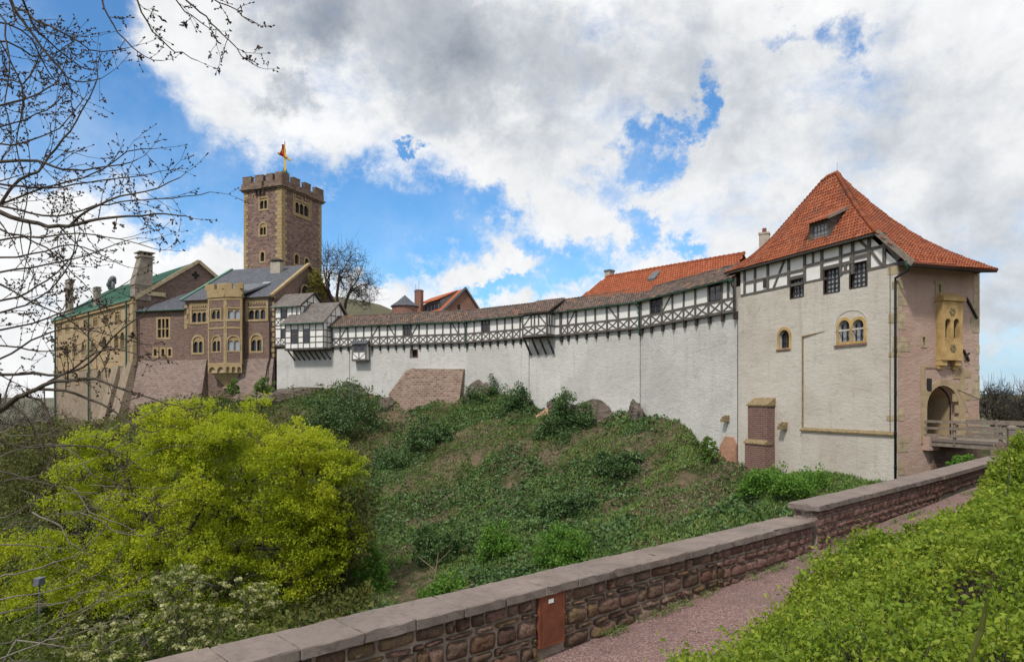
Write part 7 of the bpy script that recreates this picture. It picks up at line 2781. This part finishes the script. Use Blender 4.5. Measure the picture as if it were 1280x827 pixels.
def limb(poly, r0, r1, Y0, Y1, dens=1.0, tl=.8, lvl=1):
    n = len(poly)
    ctrl = [P(x, y, Y0 + (Y1 - Y0) * i / (n - 1)) for i, (x, y) in enumerate(poly)]
    pts = []
    for i in range(n - 1):
        p0, p1, p2, p3 = ctrl[max(i - 1, 0)], ctrl[i], ctrl[i + 1], ctrl[min(i + 2, n - 1)]
        k = max(2, int((p2 - p1).length / .12))
        for j in range(k):
            t = j / k
            pts.append(.5 * ((2 * p1) + (p2 - p0) * t + (2 * p0 - 5 * p1 + 4 * p2 - p3) * t * t + (3 * p1 - p0 - 3 * p2 + p3) * t ** 3) + Vector((rng.gauss(0, .006), rng.gauss(0, .006), rng.gauss(0, .006))))
    pts.append(ctrl[-1])
    m = len(pts)
    rad = [r0 + (r1 - r0) * i / (m - 1) for i in range(m)]
    wood.tube(pts, rad, 7)
    for i in range(2, m - 1):
        if rng.random() < .60 * dens:
            d = (pts[i + 1] - pts[i]).normalized()
            side = Vector((rng.gauss(0, 1), rng.gauss(0, .5), rng.gauss(.1, 1))).normalized()
            twig(pts[i], d * .9 + side * .9, tl * rng.uniform(.45, 1.15) * (1 - .35 * i / m), max(.0045, rad[i] * .5), lvl)
        elif rng.random() < .3:
            bud(pts[i], Vector((rng.gauss(0, 1), 0, rng.gauss(0, 1))), .013)
    twig(pts[-1], pts[-1] - pts[-2], tl * .5, r1, 2)


limb([(-60, 235), (0, 266), (47, 280), (84, 283), (112, 276), (160, 270), (205, 268), (232, 270)], .036, .006, 8.2, 7.4)
limb([(84, 283), (112, 262), (150, 246), (195, 236), (225, 222)], .016, .005, 7.9, 7.4)
limb([(-60, 210), (0, 203), (47, 202), (80, 212), (118, 211), (150, 205), (172, 199)], .024, .005, 8.2, 7.8)
limb([(-40, 300), (0, 254), (24, 226), (47, 214), (62, 196), (87, 163), (103, 138), (118, 108), (122, 92)], .022, .005, 8.0, 8.6, 1.0)
limb([(0, 256), (40, 240), (90, 226), (130, 210), (160, 190), (190, 186)], .014, .005, 8.2, 8.6)
limb([(-10, -40), (14, 0), (24, 22), (36, 36), (52, 58), (69, 80), (85, 96), (105, 103), (127, 98)], .020, .005, 7.2, 7.4, 1.1)
limb([(20, 8), (46, 26), (78, 40), (100, 54), (128, 66), (160, 60)], .012, .004, 7.2, 7.4)
limb([(118, -30), (127, 0), (136, 22), (148, 40), (165, 58), (180, 70), (203, 76)], .010, .004, 7.0, 7.2, .55, .4)
limb([(160, -30), (172, 2), (184, 28), (198, 46), (212, 60), (228, 66), (247, 76)], .010, .004, 7.0, 7.2, .6, .4)
limb([(215, -35), (234, 2), (250, 14), (263, 28), (278, 42), (292, 56), (302, 70), (323, 84)], .010, .004, 7.0, 7.2, .6, .4)
limb([(200, -30), (222, 4), (240, 20), (262, 36)], .008, .004, 7.0, 7.2, .7, .4)
limb([(240, -30), (262, -4), (285, 8), (305, 20), (322, 30)], .008, .004, 7.0, 7.2, .7, .35)
limb([(-50, 40), (0, 18), (8, 60), (12, 90), (6, 130), (14, 160)], .012, .005, 7.6, 7.4, 1.0)
limb([(-50, 120), (0, 100), (28, 104), (44, 82), (54, 64)], .012, .005, 7.6, 7.4, 1.1)
limb([(-60, 312), (0, 322), (40, 318), (88, 306), (120, 316), (150, 330)], .014, .005, 8.0, 8.2)
limb([(-80, 345), (0, 356), (42, 380), (80, 396), (110, 420), (128, 450)], .014, .005, 8.0, 8.4)
limb([(-80, 470), (0, 468), (45, 467), (74, 468), (105, 459), (132, 432), (152, 412), (178, 394)], .022, .006, 7.8, 7.2, .8)
limb([(-70, 560), (11, 504), (28, 493), (47, 486), (60, 478), (85, 476), (120, 474), (152, 486), (180, 494), (206, 504)], .040, .006, 7.6, 7.0, .8)
limb([(47, 486), (80, 488), (110, 497), (140, 512), (165, 530), (190, 540)], .018, .005, 7.5, 7.1, .8)
limb([(28, 494), (52, 500), (60, 520), (64, 540), (70, 575)], .014, .005, 7.5, 7.3, .8)
limb([(60, 478), (90, 462), (118, 440), (150, 436), (180, 448)], .012, .005, 7.4, 7.1, .8)
limb([(-60, 408), (0, 412), (40, 404), (84, 388), (128, 372), (160, 352)], .014, .005, 8.0, 8.2, .9)
limb([(-70, 540), (0, 552), (40, 560), (85, 556), (130, 560), (170, 580)], .014, .005, 7.8, 7.4, .7)
limb([(-70, 600), (0, 590), (40, 600), (90, 612), (130, 640)], .012, .005, 7.8, 7.4, .6)
limb([(-60, 165), (0, 158), (30, 150), (58, 138), (80, 118)], .012, .005, 8.0, 8.2, 1.0)
limb([(-30, 0), (10, 70), (30, 120), (20, 180), (34, 240), (24, 300), (40, 340)], .010, .005, 8.3, 8.5, .8)
for pl_ in ([(-40, 350), (0, 340), (60, 330), (110, 318), (160, 300)], [(-40, 400), (10, 388), (50, 372), (80, 340), (95, 300), (90, 260)], [(-40, 140), (0, 132), (40, 120), (70, 104), (85, 70)], [(-40, 250), (20, 262), (70, 270), (120, 258), (180, 250), (230, 246), (262, 240)], [(-40, 455), (0, 448), (50, 420), (90, 410), (140, 420), (180, 430)], [(-40, 20), (10, 30), (40, 48), (60, 90), (100, 120)], [(-40, 190), (0, 182), (40, 176), (75, 160), (100, 130)], [(-40, 330), (0, 300), (50, 296), (100, 292), (150, 300), (190, 310)], [(-40, 270), (10, 290), (60, 310), (90, 340), (110, 360)],
            [(-40, 225), (10, 232), (60, 235), (110, 228), (160, 222), (200, 214)], [(-40, 430), (10, 432), (60, 440), (100, 430)], [(-30, 380), (20, 372), (60, 350), (90, 320), (100, 290)], [(-40, 60), (10, 52), (40, 70), (70, 66), (95, 50)], [(20, -20), (40, 30), (60, 50), (100, 84), (120, 88)]):
    limb(pl_, .013, .0045, 7.6 + rng.uniform(-.6, .8), 7.8 + rng.uniform(-.6, .8), .9)
# trunk just outside the frame and the limbs that feed those ends
tr_pts = [nb - Vector((0, 0, .6)), nb + Vector((.1, 0, 1.5)), nb + Vector((.25, -.1, 4)), nb + Vector((.1, -.1, 6.5)), nb + Vector((.3, -.3, 9)), nb + Vector((.4, -.5, 11.5)), nb + Vector((.6, -.8, 15))]
wood2 = MB().tube(tr_pts, [.36, .30, .25, .20, .16, .13, .06], 10)
ends = sorted([P(x, y, Y) for (x, y, Y) in [(-60, 235, 8.2), (-60, 210, 8.2), (-40, 300, 8.0), (-10, -40, 7.2), (118, -30, 7.0), (160, -30, 7.0), (215, -35, 7.0), (200, -30, 7.0), (240, -30, 7.0), (-50, 40, 7.6), (-50, 120, 7.6), (-60, 312, 8), (-80, 345, 8), (-80, 470, 7.8), (-70, 560, 7.6), (-60, 408, 8), (-70, 540, 7.8), (-70, 600, 7.8), (-60, 165, 8), (-30, 0, 8.3), (-40, 190, 7.6), (-40, 330, 7.8), (-40, 270, 7.8), (-40, 225, 7.8), (-40, 430, 7.7), (-30, 380, 7.7), (-40, 60, 7.6), (20, -20, 7.6), (-40, 350, 7.7), (-40, 400, 7.7), (-40, 140, 7.7), (-40, 250, 7.7), (-40, 455, 7.7), (-40, 20, 7.7)]], key=lambda p: p.z)
k = 0
while k < len(ends):
    grp = ends[k:k + rng.choice((4, 5, 6))]
    k += len(grp)
    mean = sum(grp, Vector((0, 0, 0))) / len(grp)
    zz = min(max(mean.z - 1.3 if mean.z < 3.5 else mean.z + 1.7, nb.z + 1.2), nb.z + 14)
    for a, b in zip(tr_pts[:-1], tr_pts[1:]):
        if a.z <= zz <= b.z: c0_ = a.lerp(b, (zz - a.z) / (b.z - a.z))
    hub = c0_.lerp(mean, .42) + Vector((0, rng.uniform(-.2, .3), .12))
    path = curve_pts(c0_, hub, .07, rng, 6, .05)
    wood2.tube(path, [.10, .092, .085, .078, .072, .066, .06], 8)
    for e in grp:
        st_ = path[rng.choice((3, 4, 5, 6, 6))]
        cp2 = curve_pts(st_, e, rng.uniform(-.08, .12), rng, 6, .055)
        wood2.tube(cp2, [.055, .048, .042, .036, .031, .026, .02], 6)
wood2.build('trunk', 'bark_near', nt, True)
wood.build('branches', 'bark_near', nt, True)
buds.build('buds', 'bud', nt)

# pale grey twigs of a leafless shrub below it
wood, buds = MB(), MB()
sb_ = P(-40, 860, 9.2)
sh_ = thing('leafless_shrub', 'leafless shrub with long pale grey twigs arching in at the lower left', 'shrub', sb_)
polys = [[(-30, 812), (0, 805), (23, 798), (45, 787), (75, 771), (102, 762), (122, 748), (140, 730), (145, 715)], [(-20, 752), (45, 741), (68, 737), (90, 730), (113, 721), (131, 712), (145, 696)],
         [(75, 771), (79, 760), (97, 742), (122, 737)], [(20, 800), (56, 803), (84, 809), (102, 807), (127, 796), (147, 780), (163, 766), (180, 758)], [(40, 640), (77, 658), (86, 676), (102, 687)],
         [(100, 640), (127, 651), (140, 662), (158, 667), (179, 669)], [(-20, 690), (0, 681), (30, 681), (68, 685), (92, 683)], [(-20, 650), (20, 640), (60, 612), (86, 590), (90, 575)], [(86, 606), (100, 620), (112, 640), (150, 655), (176, 668)],
         [(-20, 620), (10, 600), (40, 596), (70, 584)], [(-20, 830), (20, 815), (60, 800), (100, 790), (140, 775)], [(60, 800), (110, 760), (150, 735), (175, 722)], [(0, 720), (40, 712), (75, 700), (100, 690), (130, 660)], [(-10, 575), (30, 560), (60, 555), (95, 568), (120, 600)],
         [(-10, 770), (30, 760), (70, 755), (100, 745)], [(160, 820), (185, 800), (205, 780), (220, 765)], [(100, 830), (130, 810), (170, 790), (200, 786)]]
_b = bud
bud = lambda p, d, r=.01: _b(p, d, r * .7)
for pl_ in polys:
    Yq = rng.uniform(8.6, 9.8)
    limb(pl_, rng.uniform(.009, .014), .0035, Yq, Yq + rng.uniform(-.5, .5), .55, .5, 2)
for k in range(26):
    x, y = rng.uniform(-20, 150), rng.uniform(540, 820)
    a = rng.uniform(-.7, .5)
    pl_ = [(x, y)]
    for q in range(4):
        a += rng.gauss(0, .25)
        pl_.append((pl_[-1][0] + 26 * math.cos(a), pl_[-1][1] + 26 * math.sin(a)))
    Yq = rng.uniform(9, 12)
    limb(pl_, .006, .003, Yq, Yq + .4, .4, .4, 2)
for p in (P(-30, 812, 9.2), P(-20, 752, 9.2), P(-20, 690, 9.2), P(-20, 620, 9.2), P(-20, 650, 9.2), P(20, 800, 9.2)):
    wood.tube(curve_pts(sb_ - Vector((.6, 0, 1.4)), p, .1, rng, 5, .04), [.03, .026, .022, .018, .014, .011], 6)
wood.build('twigs', 'bark_grey', sh_, True)
buds.build('buds', 'bud', sh_)

# shrub with cream flower heads over the near end of the parapet
cb0 = P(215, 840, 9.6)
cs_ = thing('flowering_shrub', 'shrub with pale cream flower clusters leaning over the near end of the parapet', 'shrub', cb0)
pts = ellipsoid_points([ell(250, 745, 78, 36, 9.6, 70), ell(180, 775, 85, 40, 9.4, 70), ell(255, 785, 60, 28, 9.4, 60), ell(150, 800, 80, 22, 9.0, 50), ell(325, 752, 30, 24, 9.9, 30), ell(222, 724, 34, 22, 9.6, 30)], 380, rng, .45)
st = MB()
tree_skeleton(st, cb0 - Vector((0, 0, .8)), .25, pts, 10, 60, .035, rng, wob=.06, sides=5)
st.build('stems', 'bark_grey', cs_, True)
c, s = clump_leaves(pts[:250], 40, .05, .036, .5)
leaf_mesh('flowers', c, s, 'leaf_cream', cs_, aspect=.9)
c, s = clump_leaves(pts, 9, .13, .055, .8)
leaf_mesh('foliage', c, s, 'leaf_thicket', cs_, aspect=.55)
# mixed leaves filling the ground just beyond the parapet
pts = ellipsoid_points([ell(60, 850, 150, 52, 9.8, 70), ell(310, 815, 70, 30, 11, 40), ell(170, 840, 80, 36, 9.5, 50), ell(0, 810, 80, 40, 12, 60)], 620, rng, .1)
b = P(60, 860, 10)
fs_ = thing('leafy_thicket', 'low green leafy thicket at the bottom left corner behind the parapet', 'thicket', b)
st = MB()
tree_skeleton(st, b - Vector((0, 0, .8)), .3, pts[:300], 10, 60, .03, rng, wob=.06, sides=4)
st.build('stems', 'bark_grey', fs_)
c, s = clump_leaves(pts, 20, .16, .07, .8)
leaf_mesh('foliage', c, s, 'leaf_thicket', fs_, aspect=.6)

# small grey lamp box on a thin post
lp = P(48.5, 727, 15)
lo = thing('floodlight', 'small grey box floodlight on a thin post among the twigs', 'floodlight', (lp.x, lp.y, lp.z - 2))
b = MB()
b.loft([lp + Vector((-.09, -.05, -.10)), lp + Vector((.05, -.10, -.06)), lp + Vector((.09, .08, -.06)), lp + Vector((-.06, .1, -.10))], [lp + Vector((-.09, -.05, .08)), lp + Vector((.09, -.10, .10)), lp + Vector((.10, .08, .10)), lp + Vector((-.06, .1, .1))])
b.build('housing', 'lamp_grey', lo, bevel=.008)
MB().tube([lp + Vector((0, .02, -.08)), lp + Vector((0, .02, -3.6))], .018, 6).build('post', 'lamp_grey', lo)

# ------------------------------------------------------------------ hedge on the bank
def e0(t):
    return D_IN - .12 + np.interp(t, [5, 6.8, 10, 12.3, 15.5, 17.3, 18.6, 22], [2.55, 2.28, 1.52, 1.75, 1.95, 1.75, 1.40, 1.1])


def hedge_top(t, d):
    e = d - e0(t)
    base = path_z(t) + np.clip(d - (D_IN + 1.75), 0, 20) * .30
    tall = np.clip((t - 17.8) / 1.6, 0, 1)
    edge = 1 - np.exp(-np.clip(e, 0, 9) / .16)
    hgt = (.62 + .20 * np.exp(-((t - 10.5) / 2.6) ** 2) + .95 * (fbm(t * 1.0, d * 1.0, 1.1, 3, 41) - .5) + tall * (.80 + .34 * np.clip(e, 0, 3))) * edge
    top = base + hgt
    cap = -1.36 + np.clip(t - 9, 0, 8) * .028 + np.clip(t - 17, 0, 20) * .09 + .20 * (fbm(t, d, 1.0, 3, 43) - .5)
    return np.minimum(top, cap + .0), edge


def hedge():
    n = 48000
    t = 1.2 + 27 * NR.random(n) ** 1.35
    e = 8.2 * NR.random(n) ** 1.25
    wig = .30 * (fbm(t, t * 0 + 3, 1.6, 3, 77) - .5)
    d = e0(t) + e + wig
    top, edge = hedge_top(t, d)
    bz = path_z(t) + np.clip(d - (D_IN + 1.75), 0, 20) * .30
    # shoots: mostly at the surface, some lower at the front edge
    hol = NR.random(n) > .72 * sstep(fbm(t, d, .55, 3, 91), .56, .72)
    t, e, d, top, bz = t[hol], e[hol], d[hol], top[hol], bz[hol]
    n = len(t)
    fr = np.where((e < .55) & (NR.random(n) < .75), NR.random(n), 1 - .22 * NR.random(n) ** 2)
    z = bz + (top - bz) * fr
    z = np.minimum(z, top)
    dist = np.sqrt(t * t + 1)
    X = PD.x * t + PN.x * d
    Y = PD.y * t + PN.y * d
    base = np.stack([X, Y, z], 1)
    k = 11
    dirs = NR.normal(size=(n, 3)) * (.42, .42, .25) + (0, 0, .8)
    # edge shoots lean outwards over the path
    lean = np.exp(-e / .35)[:, None]
    dirs += lean * np.array([-PN.x, -PN.y, -.2]) * .9
    dirs /= np.linalg.norm(dirs, axis=1)[:, None]
    L = .13 + .22 * NR.random(n) ** 2
    L *= np.where(NR.random(n) < .07, 1.9, 1)
    q = (np.arange(k)[None, :, None] + .3 * NR.random((n, k, 1))) / k
    c = base[:, None, :] + dirs[:, None, :] * L[:, None, None] * (q - .35) + NR.normal(size=(n, k, 3)) * .028
    c = c.reshape(-1, 3)
    s = np.repeat(.043 + .0033 * np.clip(dist - 5, 0, 12), k) * (.45 + .95 * NR.random(n * k))
    # keep it out of the lens
    keep = (c[:, 1] > 1.6)
    c, s = c[keep], s[keep]
    hd = thing('hedge', 'bright green low leafy hedge covering the bank along the gravel path', 'hedge', (5, 7, -3))
    leaf_mesh('foliage', c, s, 'leaf_hedge', hd, aspect=.62, upright=.1)
    st = MB()
    r_ = random.Random(4)
    for i in range(0, n, 14):
        b_ = Vector(base[i]); 
        if b_.y < 2: continue
        st.tube([b_ - Vector((r_.uniform(-.1, .1), r_.uniform(-.1, .1), .55)), b_ - Vector((0, 0, .2)), b_ + Vector(dirs[i]) * .12], [.006, .005, .003], 4, caps=False)
    st.build('stems', 'bark_dark', hd)


hedge()
# a withered stalk and a bare shoot standing out of the hedge
a_ = P(1216, 815, 3.6)
ws = MB()
pts_ = [P(1210, 840, 3.6), P(1216, 815, 3.6), P(1226, 788, 3.6), P(1231, 765, 3.58), P(1234, 744, 3.55)]
ws.tube(pts_, [.006, .012, .016, .011, .002], 6)
tag(ws.build('withered_stalk', 'leaf_olive'), 'single dark withered stalk curving up out of the hedge', 'stalk')
ws = MB()
ws.tube([P(1256, 660, 13), P(1258, 625, 13), P(1262, 590, 13), P(1263, 572, 13), P(1256, 556, 13)], [.012, .010, .008, .006, .004], 5)
tag(ws.build('bare_shoot', 'bark_dark'), 'thin bare shoot arching above the hedge by the right edge', 'shoot')
